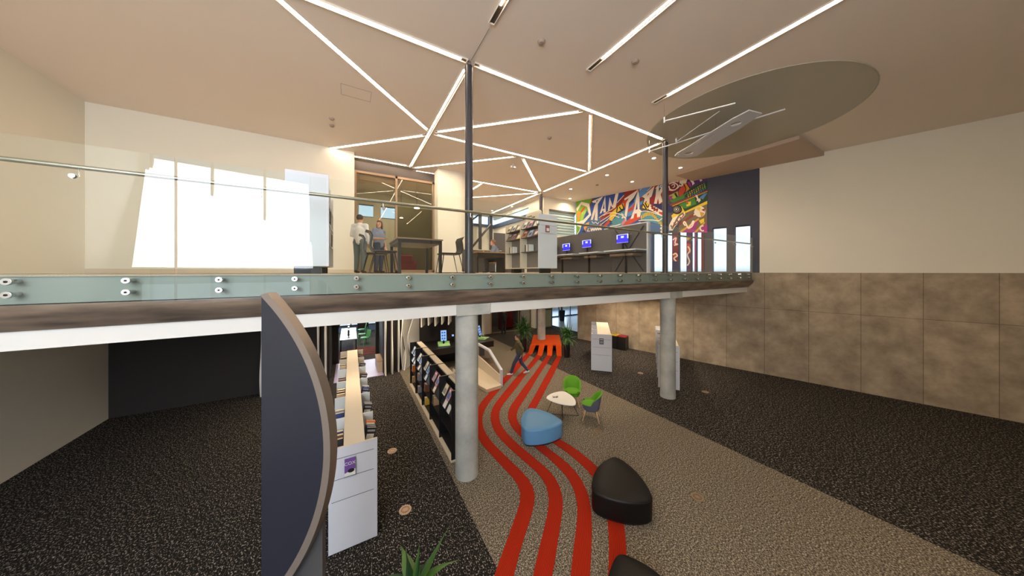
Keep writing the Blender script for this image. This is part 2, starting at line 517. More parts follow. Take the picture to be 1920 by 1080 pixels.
STRIPE = {
1:([(7.97,12.21),(7.79,12.056),(7.611,11.903),(7.433,11.75),(7.257,11.597),(7.079,11.442),(6.901,11.287),(6.723,11.133),(6.548,10.977),(6.373,10.82),(6.2,10.659),(6.03,10.497),(5.86,10.333),(5.69,10.171),(5.516,10.011),(5.34,9.854),(5.16,9.7),(4.983,9.547),(4.808,9.392),(4.633,9.234),(4.461,9.073),(4.29,8.911),(4.117,8.751),(3.941,8.592),(3.769,8.432),(3.609,8.264),(3.466,8.081),(3.336,7.885),(3.218,7.679),(3.112,7.469),(3.018,7.255),(2.935,7.036),(2.863,6.812),(2.808,6.586),(2.781,6.356),(2.782,6.123),(2.796,5.887),(2.813,5.652),(2.83,5.418),(2.85,5.183),(2.866,4.948),(2.857,4.72),(2.79,4.511),(2.659,4.33),(2.492,4.168),(2.317,4.01),(2.143,3.853),(1.968,3.697),(1.793,3.539),(1.62,3.38)],
[(7.94,11.84),(7.77,11.687),(7.6,11.534),(7.43,11.381),(7.26,11.23),(7.09,11.077),(6.92,10.923),(6.75,10.77),(6.58,10.617),(6.41,10.463),(6.24,10.311),(6.07,10.16),(5.9,10.007),(5.729,9.854),(5.557,9.704),(5.383,9.557),(5.208,9.409),(5.033,9.26),(4.861,9.109),(4.693,8.956),(4.527,8.799),(4.36,8.64),(4.194,8.483),(4.031,8.326),(3.87,8.166),(3.714,7.999),(3.565,7.825),(3.43,7.641),(3.313,7.445),(3.217,7.239),(3.139,7.025),(3.08,6.805),(3.043,6.58),(3.026,6.353),(3.028,6.127),(3.041,5.899),(3.06,5.67),(3.08,5.441),(3.101,5.213),(3.12,4.987),(3.125,4.761),(3.089,4.541),(3.0,4.341),(2.862,4.167),(2.699,4.01),(2.527,3.86),(2.354,3.71),(2.185,3.559),(2.021,3.402),(1.86,3.24)]),
2:([(8.21,11.69),(8.04,11.537),(7.869,11.383),(7.697,11.231),(7.523,11.079),(7.351,10.926),(7.18,10.773),(7.009,10.62),(6.836,10.47),(6.662,10.32),(6.486,10.174),(6.307,10.03),(6.124,9.89),(5.941,9.749),(5.764,9.605),(5.591,9.456),(5.42,9.303),(5.25,9.148),(5.08,8.993),(4.91,8.84),(4.74,8.687),(4.57,8.533),(4.4,8.377),(4.231,8.223),(4.064,8.066),(3.905,7.901),(3.759,7.725),(3.63,7.535),(3.52,7.335),(3.429,7.126),(3.357,6.909),(3.304,6.687),(3.273,6.46),(3.265,6.23),(3.272,6.0),(3.287,5.771),(3.308,5.543),(3.331,5.317),(3.356,5.089),(3.379,4.861),(3.375,4.635),(3.325,4.42),(3.227,4.22),(3.093,4.04),(2.935,3.875),(2.763,3.721),(2.591,3.57),(2.42,3.42),(2.25,3.266),(2.08,3.11)],
[(8.24,11.35),(8.07,11.204),(7.9,11.058),(7.73,10.913),(7.56,10.768),(7.39,10.623),(7.22,10.48),(7.047,10.339),(6.873,10.197),(6.7,10.053),(6.53,9.908),(6.361,9.762),(6.193,9.617),(6.027,9.469),(5.862,9.319),(5.698,9.167),(5.533,9.013),(5.367,8.861),(5.2,8.71),(5.033,8.563),(4.867,8.417),(4.699,8.27),(4.53,8.123),(4.361,7.976),(4.195,7.827),(4.04,7.668),(3.9,7.493),(3.78,7.304),(3.683,7.104),(3.611,6.895),(3.563,6.679),(3.536,6.46),(3.525,6.237),(3.528,6.013),(3.542,5.79),(3.563,5.569),(3.587,5.347),(3.609,5.123),(3.627,4.901),(3.631,4.681),(3.604,4.465),(3.536,4.257),(3.432,4.063),(3.296,3.889),(3.139,3.731),(2.974,3.58),(2.81,3.428),(2.646,3.276),(2.479,3.127),(2.31,2.98)]),
3:([(8.57,11.32),(8.4,11.17),(8.23,11.02),(8.06,10.87),(7.89,10.72),(7.72,10.57),(7.55,10.42),(7.38,10.27),(7.21,10.12),(7.04,9.97),(6.87,9.82),(6.7,9.67),(6.53,9.521),(6.36,9.373),(6.19,9.226),(6.017,9.08),(5.843,8.933),(5.67,8.787),(5.5,8.639),(5.33,8.49),(5.16,8.34),(4.99,8.19),(4.82,8.04),(4.65,7.89),(4.481,7.739),(4.319,7.582),(4.17,7.414),(4.04,7.231),(3.931,7.034),(3.848,6.825),(3.792,6.609),(3.764,6.387),(3.762,6.163),(3.778,5.938),(3.803,5.713),(3.829,5.487),(3.852,5.26),(3.865,5.033),(3.868,4.807),(3.859,4.583),(3.827,4.362),(3.761,4.149),(3.658,3.95),(3.527,3.769),(3.375,3.605),(3.209,3.452),(3.037,3.303),(2.866,3.154),(2.697,3.002),(2.53,2.85)],
[(8.69,11.1),(8.52,10.954),(8.351,10.807),(8.184,10.659),(8.017,10.511),(7.849,10.363),(7.68,10.218),(7.51,10.072),(7.34,9.927),(7.17,9.78),(7.001,9.633),(6.833,9.487),(6.668,9.339),(6.503,9.19),(6.338,9.039),(6.172,8.886),(6.007,8.733),(5.843,8.581),(5.68,8.43),(5.517,8.28),(5.349,8.13),(5.18,7.981),(5.01,7.833),(4.843,7.687),(4.678,7.539),(4.514,7.386),(4.361,7.224),(4.228,7.048),(4.122,6.854),(4.048,6.645),(4.001,6.429),(3.981,6.207),(3.984,5.984),(4.009,5.763),(4.046,5.544),(4.082,5.322),(4.107,5.1),(4.122,4.879),(4.122,4.657),(4.099,4.437),(4.047,4.222),(3.966,4.015),(3.859,3.819),(3.731,3.639),(3.584,3.474),(3.426,3.317),(3.262,3.163),(3.097,3.011),(2.929,2.864),(2.76,2.72)]),
4:([(8.92,10.96),(8.75,10.813),(8.58,10.667),(8.41,10.519),(8.241,10.371),(8.074,10.224),(7.907,10.077),(7.74,9.929),(7.571,9.78),(7.403,9.63),(7.237,9.48),(7.069,9.33),(6.901,9.18),(6.733,9.03),(6.567,8.88),(6.4,8.73),(6.233,8.58),(6.067,8.43),(5.902,8.28),(5.738,8.13),(5.573,7.98),(5.407,7.83),(5.24,7.681),(5.07,7.533),(4.901,7.386),(4.734,7.235),(4.577,7.074),(4.437,6.901),(4.322,6.711),(4.24,6.508),(4.197,6.293),(4.196,6.072),(4.226,5.85),(4.269,5.63),(4.312,5.41),(4.344,5.189),(4.361,4.966),(4.365,4.743),(4.357,4.521),(4.333,4.301),(4.284,4.085),(4.202,3.879),(4.089,3.686),(3.955,3.508),(3.808,3.341),(3.652,3.18),(3.489,3.025),(3.319,2.877),(3.146,2.738),(2.97,2.6)],
[(9.12,10.85),(8.957,10.697),(8.793,10.543),(8.628,10.39),(8.463,10.237),(8.3,10.083),(8.137,9.931),(7.973,9.779),(7.808,9.627),(7.643,9.473),(7.478,9.321),(7.312,9.17),(7.147,9.021),(6.979,8.873),(6.81,8.726),(6.64,8.58),(6.47,8.433),(6.3,8.287),(6.131,8.139),(5.963,7.99),(5.797,7.84),(5.629,7.691),(5.46,7.543),(5.29,7.397),(5.12,7.252),(4.952,7.103),(4.793,6.944),(4.655,6.771),(4.546,6.581),(4.474,6.375),(4.447,6.16),(4.462,5.94),(4.503,5.72),(4.552,5.5),(4.591,5.279),(4.617,5.057),(4.631,4.833),(4.63,4.61),(4.613,4.388),(4.576,4.167),(4.516,3.953),(4.429,3.748),(4.32,3.556),(4.191,3.375),(4.045,3.205),(3.886,3.045),(3.72,2.894),(3.549,2.748),(3.376,2.607),(3.2,2.47)]),
}
MURAL = [
 ('p','blue',[(0.853,8.645),(3.833,8.645),(3.833,6.528),(-0.084,6.569),(-0.084,6.954)]),
 ('p','green',[(-0.107,8.645),(1.045,8.645),(0.939,8.517),(0.767,7.881),(0.326,7.109),(-0.061,6.567),(-0.107,6.571)]),
 ('p','orange',[(-0.047,8.165),(0.259,7.957),(0.191,7.486),(-0.038,7.314)]),
 ('p','lgreen',[(0.191,7.767),(0.482,7.844),(0.371,7.303),(0.1,7.256)]),
 ('p','dred',[(1.002,8.645),(1.108,8.645),(0.896,8.251),(0.767,8.038),(0.702,8.087),(0.853,8.337)]),
 ('p','red',[(0.46,8.245),(0.548,8.171),(0.236,7.801),(0.054,7.907),(0.1,7.981)]),
 ('p','sky',[(2.626,8.645),(3.114,8.645),(2.533,8.124),(2.459,7.918)]),
 ('p','blue',[(2.626,8.645),(3.114,8.645),(2.533,8.124),(2.459,7.918)]),
 ('p','dred',[(3.132,8.645),(3.833,8.645),(3.833,8.242),(3.53,8.195),(3.043,7.822),(2.459,7.699),(1.44,7.208),(1.44,7.436),(2.533,8.051)]),
 ('p','orred',[(2.972,8.262),(3.185,8.117),(3.079,7.817),(2.533,7.615),(2.459,7.772),(2.828,8.073)]),
 ('s','cream',0.02,[(3.132,8.645),(2.541,8.123)]),
 ('p','sky',[(3.53,8.334),(3.799,8.488),(3.799,7.699),(3.496,8.027),(3.393,8.15)]),
 ('p','teal',[(2.231,7.107),(2.681,7.52),(3.079,7.675),(3.114,6.677),(2.155,6.692)]),
 ('p','sky',[(3.149,7.699),(3.53,8.021),(3.799,8.008),(3.799,7.493),(3.149,7.239)]),
 ('p','orred',[(3.149,7.522),(3.53,7.951),(3.564,7.807),(3.185,7.446)]),
 ('p','orred',[(2.755,6.699),(3.393,7.275),(3.833,7.419),(3.833,7.076),(3.114,6.748)]),
 ('p','cream',[(3.132,6.717),(3.833,6.87),(3.833,6.75),(3.255,6.703)]),
 ('p','dred',[(1.44,7.398),(2.459,7.845),(2.608,7.894),(2.116,7.455),(1.481,7.126)]),
 ('p','navy',[(1.562,7.04),(2.155,7.413),(2.231,7.218),(1.763,6.866)]),
 ('p','orred',[(1.683,6.875),(2.077,7.238),(2.155,7.08),(1.842,6.819)]),
 ('s','cream',0.02,[(1.44,7.417),(1.921,7.67),(2.421,7.869)]),
 ('s','cream',0.02,[(1.481,7.164),(1.921,7.371),(2.155,7.487)]),
 ('s','cream',0.02,[(1.522,6.969),(2.077,7.312)]),
 ('p','steel',[(0.853,7.399),(1.603,7.376),(1.358,6.874),(0.592,6.723),(0.415,7.099)]),
 ('p','gold',[(0.592,7.196),(0.81,7.248),(0.723,6.945),(0.548,6.885)]),
 ('p','gold',[(1.399,6.869),(1.562,7.078),(1.643,6.842)]),
 ('p','cream',[(-0.038,7.354),(0.415,7.218),(0.191,7.005),(-0.038,7.111)]),
 ('p','orange',[(0.415,6.979),(0.592,7.038),(0.548,6.648)]),
 ('p','black',[(0.281,6.715),(0.482,6.813),(0.592,6.624)]),
 ('p','pink',[(0.636,6.738),(0.853,6.852),(0.767,6.646)]),
 ('p','dred',[(1.275,6.729),(1.399,6.812),(1.358,6.644)]),
 ('s','cream',0.03,[(0.68,6.674),(0.745,6.844),(0.81,6.681),(0.853,6.852)]),
 ('s','cream',0.03,[(0.836,6.678),(0.9,6.843),(0.964,6.684),(1.007,6.835)]),
 ('s','cream',0.03,[(0.99,6.682),(1.053,6.842),(1.117,6.688),(1.159,6.819)]),
 ('s','cream',0.03,[(1.142,6.686),(1.205,6.841),(1.267,6.692),(1.308,6.803)]),
 ('s','cream',0.03,[(1.292,6.689),(1.354,6.84),(1.416,6.695),(1.456,6.786)]),
 ('s','cream',0.03,[(1.44,6.693),(1.501,6.839),(1.562,6.699),(1.603,6.77)]),
 ('s','cream',0.02,[(0.981,7.266),(1.108,7.134),(1.234,7.195),(1.358,7.065),(1.44,7.169)]),
 ('s','cream',0.025,[(-0.038,6.585),(0.145,6.809),(0.236,7.12)]),
 ('p','cream',[(-0.075,8.21),(0.259,8.578),(0.81,8.364),(0.939,7.66),(0.438,7.195),(-0.061,7.175),(-0.061,7.357),(0.191,7.366),(0.371,7.701),(-0.061,8.087)]),
 ('p','green',[(0.259,8.398),(0.671,8.19),(0.788,7.721),(0.393,7.42),(0.054,7.383),(0.008,8.076)]),
 ('p','red',[(0.482,8.261),(0.57,8.187),(0.191,7.767),(0.077,7.864)]),
 ('p','orange',[(-0.015,7.999),(0.236,7.961),(0.145,7.492),(-0.015,7.392)]),
 ('p','lgreen',[(0.281,7.914),(0.636,8.058),(0.371,7.462),(0.191,7.406)]),
 ('p','blue',[(0.658,7.976),(0.788,7.721),(0.393,7.42),(0.482,7.686)]),
 ('p','cream',[(0.981,8.47),(1.715,8.645),(1.379,8.247),(1.35,7.257),(1.159,7.32),(1.213,7.814),(1.045,7.343),(0.904,7.361),(1.159,8.188),(1.267,8.343),(1.066,8.378)]),
 ('p','blue',[(1.275,8.457),(1.399,8.511),(1.296,8.338)]),
 ('p','cream',[(1.842,8.645),(1.874,7.695),(1.735,7.678),(1.731,7.811),(1.651,7.778),(1.611,7.678),(1.493,7.65)]),
 ('p','blue',[(1.763,8.257),(1.795,7.914),(1.683,7.894)]),
 ('p','cream',[(2.0,7.751),(2.108,8.512),(2.289,7.982),(2.459,8.645),(2.637,8.645),(2.466,7.873),(2.27,7.883),(2.185,8.036),(2.097,7.773)]),
 ('p','yellow',[(2.097,7.532),(2.608,7.894),(2.918,8.039),(2.943,7.732),(2.626,7.619),(2.231,7.126),(2.07,7.232),(2.135,7.379)]),
 ('s','black',0.03,[(2.571,7.863),(2.552,7.557),(2.936,7.697)]),
 ('s','black',0.03,[(2.681,7.881),(2.773,7.705),(2.918,7.736),(2.846,7.998)]),
 ('s','cream',0.02,[(1.723,7.511),(2.039,7.615),(2.459,7.553),(2.864,7.35),(3.043,7.111)]),
 ('s','cream',0.02,[(1.921,7.184),(2.27,7.434),(2.681,7.267)]),
 ('s','cream',0.025,[(2.791,7.468),(2.9,7.381),(2.828,7.211),(3.007,7.258),(3.043,7.005)]),
 ('p','pink',[(2.791,6.929),(3.007,7.187),(3.043,7.005),(2.828,6.781)]),
 ('s','black',0.02,[(2.077,7.127),(2.27,7.066)]),
 ('s','black',0.02,[(2.097,7.013),(2.289,6.953)]),
 ('s','black',0.02,[(2.116,6.9),(2.27,6.845)]),
 ('s','cream',0.03,[(2.116,6.833),(2.459,6.831),(2.755,6.897)]),
 ('p','dred',[(2.939,8.645),(3.743,8.645),(3.636,8.521),(2.939,8.268)]),
 ('p','sky',[(3.763,8.645),(4.39,8.645),(3.803,8.093)]),
 ('p','dred',[(4.39,8.645),(4.7,8.645),(4.415,8.332),(3.967,8.148)]),
 ('p','sky',[(4.7,8.645),(4.964,8.645),(4.964,8.482),(4.602,8.493)]),
 ('s','cream',0.015,[(3.885,8.645),(3.77,8.563)]),
 ('s','cream',0.015,[(4.4,8.645),(4.162,8.45)]),
 ('s','cream',0.015,[(4.739,8.645),(4.571,8.499)]),
 ('p','dred',[(3.786,8.148),(3.967,8.216),(3.935,8.018),(3.803,7.973)]),
 ('p','sky',[(3.803,7.938),(3.967,8.012),(3.902,7.819),(3.803,7.767)]),
 ('p','crimson',[(4.289,8.021),(4.663,8.315),(4.964,8.255),(4.964,7.638),(4.289,7.753)]),
 ('p','orred',[(3.153,7.663),(3.5,7.817),(3.431,7.549),(3.153,7.521)]),
 ('p','sky',[(3.153,7.486),(3.397,7.555),(3.328,7.284),(3.118,7.314)]),
 ('p','navy',[(3.153,8.087),(3.636,8.418),(3.466,8.032),(3.153,7.875)]),
 ('p','cream',[(2.95,8.266),(3.73,8.645),(3.466,8.224),(3.223,8.004),(3.089,7.229),(2.982,7.351),(3.064,8.032),(3.216,8.26),(2.993,8.18)]),
 ('p','cream',[(3.709,8.617),(3.776,8.149),(3.77,7.566),(3.876,7.474),(3.796,7.143),(3.652,7.142),(3.642,7.361),(3.517,7.355),(3.459,7.12),(3.293,7.086),(3.493,7.609),(3.595,8.183)]),
 ('p','blue',[(3.652,7.965),(3.676,7.581),(3.575,7.555)]),
 ('p','cream',[(3.902,8.212),(4.534,8.645),(4.39,8.136),(4.296,8.07),(4.277,7.782),(4.155,7.803),(4.146,7.946),(4.039,7.89),(3.967,7.801),(4.049,8.099)]),
 ('p','dred',[(4.2,8.3),(4.283,8.331),(4.168,8.172)]),
 ('p','cream',[(4.617,8.589),(4.745,8.594),(4.73,8.302),(4.899,8.574),(4.946,8.486),(4.941,8.374),(4.821,8.147),(4.911,7.771),(4.748,7.668),(4.7,7.979),(4.632,7.711),(4.503,7.733),(4.577,8.101)]),
 ('s','cream',0.02,[(4.815,8.612),(4.905,8.576),(4.875,8.495),(4.8,8.524),(4.815,8.612)]),
 ('p','yellow',[(4.007,7.91),(4.305,7.79),(4.2,7.482),(3.928,7.609)]),
 ('s','black',0.03,[(4.065,7.859),(4.178,7.603),(4.289,7.736)]),
 ('s','black',0.03,[(3.967,7.808),(4.13,7.51)]),
 ('p','teal',[(3.836,7.384),(4.289,7.35),(4.964,6.989),(4.964,6.534),(4.384,6.802),(3.836,6.973)]),
 ('p','cream',[(4.289,7.753),(4.964,7.265),(4.964,6.989),(4.226,7.494)]),
 ('p','orred',[(4.724,7.285),(4.935,7.221),(4.935,7.058),(4.754,7.182)]),
 ('s','dred',0.04,[(4.353,7.608),(4.447,7.643),(4.415,7.498),(4.54,7.511),(4.509,7.384),(4.663,7.426),(4.632,7.299)]),
 ('p','navy',[(4.447,7.726),(5.4,7.58),(5.329,7.13),(4.964,7.249),(4.663,7.525)]),
 ('s','cream',0.02,[(3.852,7.416),(4.065,7.418),(4.289,7.35),(4.602,7.204),(4.964,7.005)]),
 ('p','yellow',[(3.869,7.218),(3.912,7.219),(3.922,7.027),(3.876,7.019)]),
 ('p','black',[(3.912,7.219),(3.935,7.209),(3.941,7.024),(3.922,7.027)]),
 ('p','yellow',[(3.944,7.267),(3.987,7.268),(3.996,7.076),(3.951,7.068)]),
 ('p','black',[(3.987,7.268),(4.009,7.257),(4.016,7.073),(3.996,7.076)]),
 ('p','yellow',[(4.019,7.307),(4.061,7.308),(4.071,7.116),(4.025,7.109)]),
 ('p','black',[(4.061,7.308),(4.084,7.298),(4.09,7.114),(4.071,7.116)]),
 ('p','yellow',[(4.093,7.335),(4.135,7.336),(4.144,7.145),(4.099,7.138)]),
 ('p','black',[(4.135,7.336),(4.157,7.326),(4.164,7.143),(4.144,7.145)]),
 ('p','yellow',[(4.166,7.349),(4.208,7.349),(4.218,7.159),(4.173,7.152)]),
 ('p','black',[(4.208,7.349),(4.23,7.339),(4.237,7.157),(4.218,7.159)]),
 ('p','yellow',[(4.239,7.345),(4.281,7.346),(4.29,7.156),(4.246,7.149)]),
 ('p','black',[(4.281,7.346),(4.303,7.336),(4.309,7.154),(4.29,7.156)]),
 ('p','yellow',[(4.312,7.323),(4.353,7.323),(4.362,7.135),(4.318,7.127)]),
 ('p','black',[(4.353,7.323),(4.375,7.313),(4.381,7.132),(4.362,7.135)]),
 ('p','yellow',[(4.384,7.281),(4.425,7.282),(4.434,7.094),(4.39,7.086)]),
 ('p','black',[(4.425,7.282),(4.447,7.272),(4.453,7.091),(4.434,7.094)]),
 ('p','yellow',[(4.456,7.221),(4.496,7.222),(4.505,7.035),(4.462,7.027)]),
 ('p','black',[(4.496,7.222),(4.518,7.212),(4.524,7.032),(4.505,7.035)]),
 ('p','yellow',[(4.527,7.144),(4.567,7.145),(4.576,6.958),(4.533,6.951)]),
 ('p','black',[(4.567,7.145),(4.588,7.135),(4.595,6.956),(4.576,6.958)]),
 ('p','yellow',[(4.597,7.053),(4.637,7.054),(4.646,6.868),(4.603,6.86)]),
 ('p','black',[(4.637,7.054),(4.659,7.044),(4.665,6.866),(4.646,6.868)]),
 ('p','yellow',[(4.667,6.951),(4.707,6.952),(4.716,6.767),(4.673,6.759)]),
 ('p','black',[(4.707,6.952),(4.728,6.942),(4.734,6.764),(4.716,6.767)]),
 ('p','yellow',[(4.737,6.841),(4.776,6.842),(4.785,6.657),(4.743,6.649)]),
 ('p','black',[(4.776,6.842),(4.798,6.833),(4.804,6.655),(4.785,6.657)]),
 ('p','yellow',[(4.806,6.775),(4.845,6.777),(4.854,6.593),(4.812,6.585)]),
 ('p','black',[(4.845,6.777),(4.866,6.768),(4.872,6.591),(4.854,6.593)]),
 ('p','yellow',[(4.875,6.717),(4.914,6.719),(4.923,6.536),(4.881,6.528)]),
 ('p','black',[(4.914,6.719),(4.935,6.71),(4.941,6.534),(4.923,6.536)]),
 ('s','cream',0.02,[(3.736,6.951),(4.065,6.943),(4.447,6.894),(4.724,6.825),(4.905,6.932)]),
 ('p','steel',[(4.321,6.809),(5.257,6.436),(5.257,6.164),(4.368,6.252)]),
 ('p','steel',[(4.321,6.809),(4.397,6.7),(4.397,4.33),(4.321,4.33)]),
 ('s','cream',0.03,[(4.815,6.584),(4.935,6.505),(4.815,6.421),(4.949,6.341),(4.83,6.256),(4.935,6.18)]),
 ('p','maroon',[(4.964,8.645),(5.735,8.645),(5.653,8.211),(5.199,8.016),(4.964,8.028)]),
 ('s','cream',0.025,[(5.199,8.593),(5.372,8.619),(5.541,8.518),(5.597,8.38),(5.457,8.251),(5.257,8.324),(5.199,8.497)]),
 ('s','cream',0.02,[(5.314,8.504),(5.428,8.527),(5.457,8.41),(5.372,8.38)]),
 ('s','cream',0.02,[(5.343,8.645),(5.457,8.645),(5.541,8.645),(5.625,8.61)]),
 ('s','cream',0.02,[(5.199,8.304),(5.372,8.237),(5.597,8.317),(5.68,8.456)]),
 ('s','cream',0.05,[(5.708,8.645),(5.73,8.508)]),
 ('s','cream',0.05,[(5.785,8.645),(5.807,8.516)]),
 ('s','cream',0.05,[(5.861,8.645),(5.883,8.524)]),
 ('s','cream',0.05,[(5.937,8.645),(5.958,8.531)]),
 ('s','cream',0.05,[(6.012,8.645),(6.033,8.539)]),
 ('s','cream',0.03,[(5.68,8.394),(5.817,8.395),(5.763,8.501),(5.926,8.495),(5.993,8.419)]),
 ('p','purple',[(6.006,8.645),(6.8,8.645),(6.8,8.33),(6.191,8.284),(6.06,8.281),(5.966,8.517)]),
 ('p','magenta',[(5.993,8.511),(6.112,8.515),(6.165,8.259),(6.06,8.251)]),
 ('p','orange',[(5.845,8.482),(5.979,8.483),(6.112,8.193),(5.926,8.032),(5.817,8.302)]),
 ('p','orred',[(5.625,8.123),(5.708,8.294),(5.858,8.433),(5.939,8.06),(5.776,7.806),(5.666,7.895)]),
 ('s','black',0.02,[(5.858,8.433),(5.939,8.152),(5.763,7.814)]),
 ('s','black',0.02,[(5.966,8.486),(6.112,8.193)]),
 ('p','cream',[(6.107,8.578),(6.186,8.645),(6.231,8.549),(6.301,8.382),(6.207,8.305),(6.197,8.42)]),
 ('p','cream',[(6.257,8.604),(6.488,8.645),(6.551,8.645),(6.546,8.597),(6.622,8.585),(6.614,8.527),(6.564,8.527),(6.607,8.448),(6.526,8.416),(6.48,8.537),(6.296,8.528)]),
 ('p','purple',[(6.373,8.592),(6.475,8.628),(6.488,8.574)]),
 ('p','green2',[(5.199,7.759),(5.708,7.887),(6.033,8.041),(5.872,7.763),(5.372,7.633)]),
 ('p','yellowg',[(5.199,8.016),(5.597,8.16),(5.625,7.903),(5.428,7.813),(5.199,7.919)]),
 ('s','black',0.04,[(5.471,8.09),(5.569,7.882)]),
 ('p','magenta',[(5.199,7.983),(5.372,7.983),(5.314,7.77),(5.214,7.82)]),
 ('p','dgreen',[(5.872,7.856),(6.191,8.223),(6.8,8.389),(6.8,7.887),(5.926,7.784)]),
 ('p','teal',[(5.993,7.987),(6.038,8.003),(6.038,7.954),(5.993,7.938)]),
 ('p','lgreen',[(6.009,7.904),(6.054,7.92),(6.054,7.871),(6.009,7.855)]),
 ('p','yellow',[(6.025,7.821),(6.07,7.837),(6.07,7.788),(6.025,7.772)]),
 ('p','sky',[(6.041,7.738),(6.086,7.754),(6.086,7.705),(6.041,7.689)]),
 ('p','lgreen',[(6.078,8.029),(6.123,8.044),(6.123,7.995),(6.078,7.98)]),
 ('p','yellow',[(6.094,7.946),(6.139,7.962),(6.139,7.913),(6.094,7.897)]),
 ('p','orange',[(6.11,7.863),(6.155,7.879),(6.155,7.83),(6.11,7.814)]),
 ('p','sky',[(6.126,7.781),(6.17,7.797),(6.17,7.748),(6.126,7.732)]),
 ('p','yellow',[(6.163,8.07),(6.207,8.085),(6.207,8.037),(6.163,8.021)]),
 ('p','orange',[(6.178,7.987),(6.223,8.003),(6.223,7.954),(6.178,7.939)]),
 ('p','teal',[(6.194,7.905),(6.238,7.921),(6.238,7.872),(6.194,7.856)]),
 ('p','sky',[(6.21,7.823),(6.254,7.839),(6.254,7.79),(6.21,7.774)]),
 ('p','orange',[(6.246,8.111),(6.29,8.126),(6.29,8.077),(6.246,8.062)]),
 ('p','teal',[(6.262,8.029),(6.306,8.044),(6.306,7.995),(6.262,7.98)]),
 ('p','lgreen',[(6.277,7.946),(6.322,7.962),(6.322,7.913),(6.277,7.898)]),
 ('p','sky',[(6.293,7.864),(6.337,7.88),(6.337,7.832),(6.293,7.816)]),
 ('p','teal',[(6.329,8.151),(6.373,8.166),(6.373,8.118),(6.329,8.103)]),
 ('p','lgreen',[(6.345,8.069),(6.388,8.084),(6.388,8.036),(6.345,8.021)]),
 ('p','yellow',[(6.36,7.988),(6.404,8.003),(6.404,7.955),(6.36,7.939)]),
 ('p','sky',[(6.376,7.906),(6.419,7.921),(6.419,7.873),(6.376,7.858)]),
 ('p','lgreen',[(6.412,8.191),(6.455,8.206),(6.455,8.158),(6.412,8.143)]),
 ('p','yellow',[(6.427,8.11),(6.47,8.125),(6.47,8.077),(6.427,8.061)]),
 ('p','orange',[(6.442,8.028),(6.485,8.043),(6.485,7.995),(6.442,7.98)]),
 ('p','sky',[(6.457,7.947),(6.501,7.962),(6.501,7.914),(6.457,7.899)]),
 ('p','yellow',[(6.493,8.231),(6.536,8.246),(6.536,8.198),(6.493,8.183)]),
 ('p','orange',[(6.508,8.15),(6.551,8.165),(6.551,8.117),(6.508,8.102)]),
 ('p','teal',[(6.523,8.069),(6.566,8.084),(6.566,8.036),(6.523,8.021)]),
 ('p','sky',[(6.539,7.988),(6.581,8.003),(6.581,7.955),(6.539,7.94)]),
 ('p','orange',[(6.574,8.27),(6.617,8.285),(6.617,8.237),(6.574,8.222)]),
 ('p','teal',[(6.589,8.189),(6.632,8.204),(6.632,8.156),(6.589,8.142)]),
 ('p','lgreen',[(6.604,8.109),(6.647,8.123),(6.647,8.076),(6.604,8.061)]),
 ('p','sky',[(6.619,8.028),(6.662,8.043),(6.662,7.995),(6.619,7.98)]),
 ('p','teal',[(6.654,8.309),(6.696,8.324),(6.696,8.276),(6.654,8.262)]),
 ('p','lgreen',[(6.669,8.229),(6.711,8.243),(6.711,8.196),(6.669,8.181)]),
 ('p','yellow',[(6.684,8.148),(6.726,8.163),(6.726,8.116),(6.684,8.101)]),
 ('p','sky',[(6.699,8.068),(6.741,8.083),(6.741,8.035),(6.699,8.02)]),
 ('p','brownred',[(5.199,7.566),(5.926,7.722),(6.8,7.976),(6.8,7.911),(5.372,7.442)]),
 ('p','gold',[(5.372,7.489),(6.8,7.923),(6.8,7.887),(5.372,7.442)]),
 ('p','dgreen',[(5.372,7.442),(6.8,7.887),(6.8,7.208),(5.899,7.154),(5.763,7.378)]),
 ('p','green2',[(5.485,7.423),(6.296,7.715),(6.373,7.399),(5.926,7.258)]),
 ('p','orred',[(5.939,7.596),(6.033,7.626),(6.06,7.514),(5.966,7.514)]),
 ('p','yellow',[(6.033,7.549),(6.152,7.559),(6.139,7.377),(5.979,7.342),(5.953,7.439),(6.046,7.454)]),
 ('p','cream',[(6.322,7.801),(6.399,7.823),(6.424,7.752),(6.463,7.624),(6.526,7.643),(6.539,7.52),(6.463,7.444),(6.437,7.539),(6.373,7.52),(6.399,7.636)]),
 ('p','sky',[(6.501,7.677),(6.676,7.823),(6.8,7.828),(6.627,7.564)]),
 ('p','yellow',[(5.314,7.004),(5.763,7.378),(5.899,7.108),(6.8,7.474),(6.8,7.326),(5.926,7.011),(5.372,6.805)]),
 ('p','black',[(5.785,7.225),(5.777,7.168),(5.755,7.117),(5.72,7.076),(5.675,7.046),(5.621,7.032),(5.564,7.032),(5.505,7.048),(5.451,7.079),(5.404,7.122),(5.368,7.175),(5.345,7.234),(5.337,7.294),(5.345,7.353),(5.368,7.404),(5.404,7.446),(5.451,7.474),(5.505,7.488),(5.564,7.486),(5.621,7.469),(5.675,7.437),(5.72,7.394),(5.755,7.342),(5.777,7.284)]),
 ('p','grey',[(5.708,7.243),(5.703,7.203),(5.687,7.168),(5.663,7.139),(5.63,7.119),(5.593,7.109),(5.552,7.11),(5.512,7.121),(5.474,7.142),(5.441,7.172),(5.416,7.209),(5.4,7.25),(5.394,7.292),(5.4,7.332),(5.416,7.368),(5.441,7.397),(5.474,7.416),(5.512,7.426),(5.552,7.425),(5.593,7.413),(5.63,7.391),(5.663,7.361),(5.687,7.324),(5.703,7.284)]),
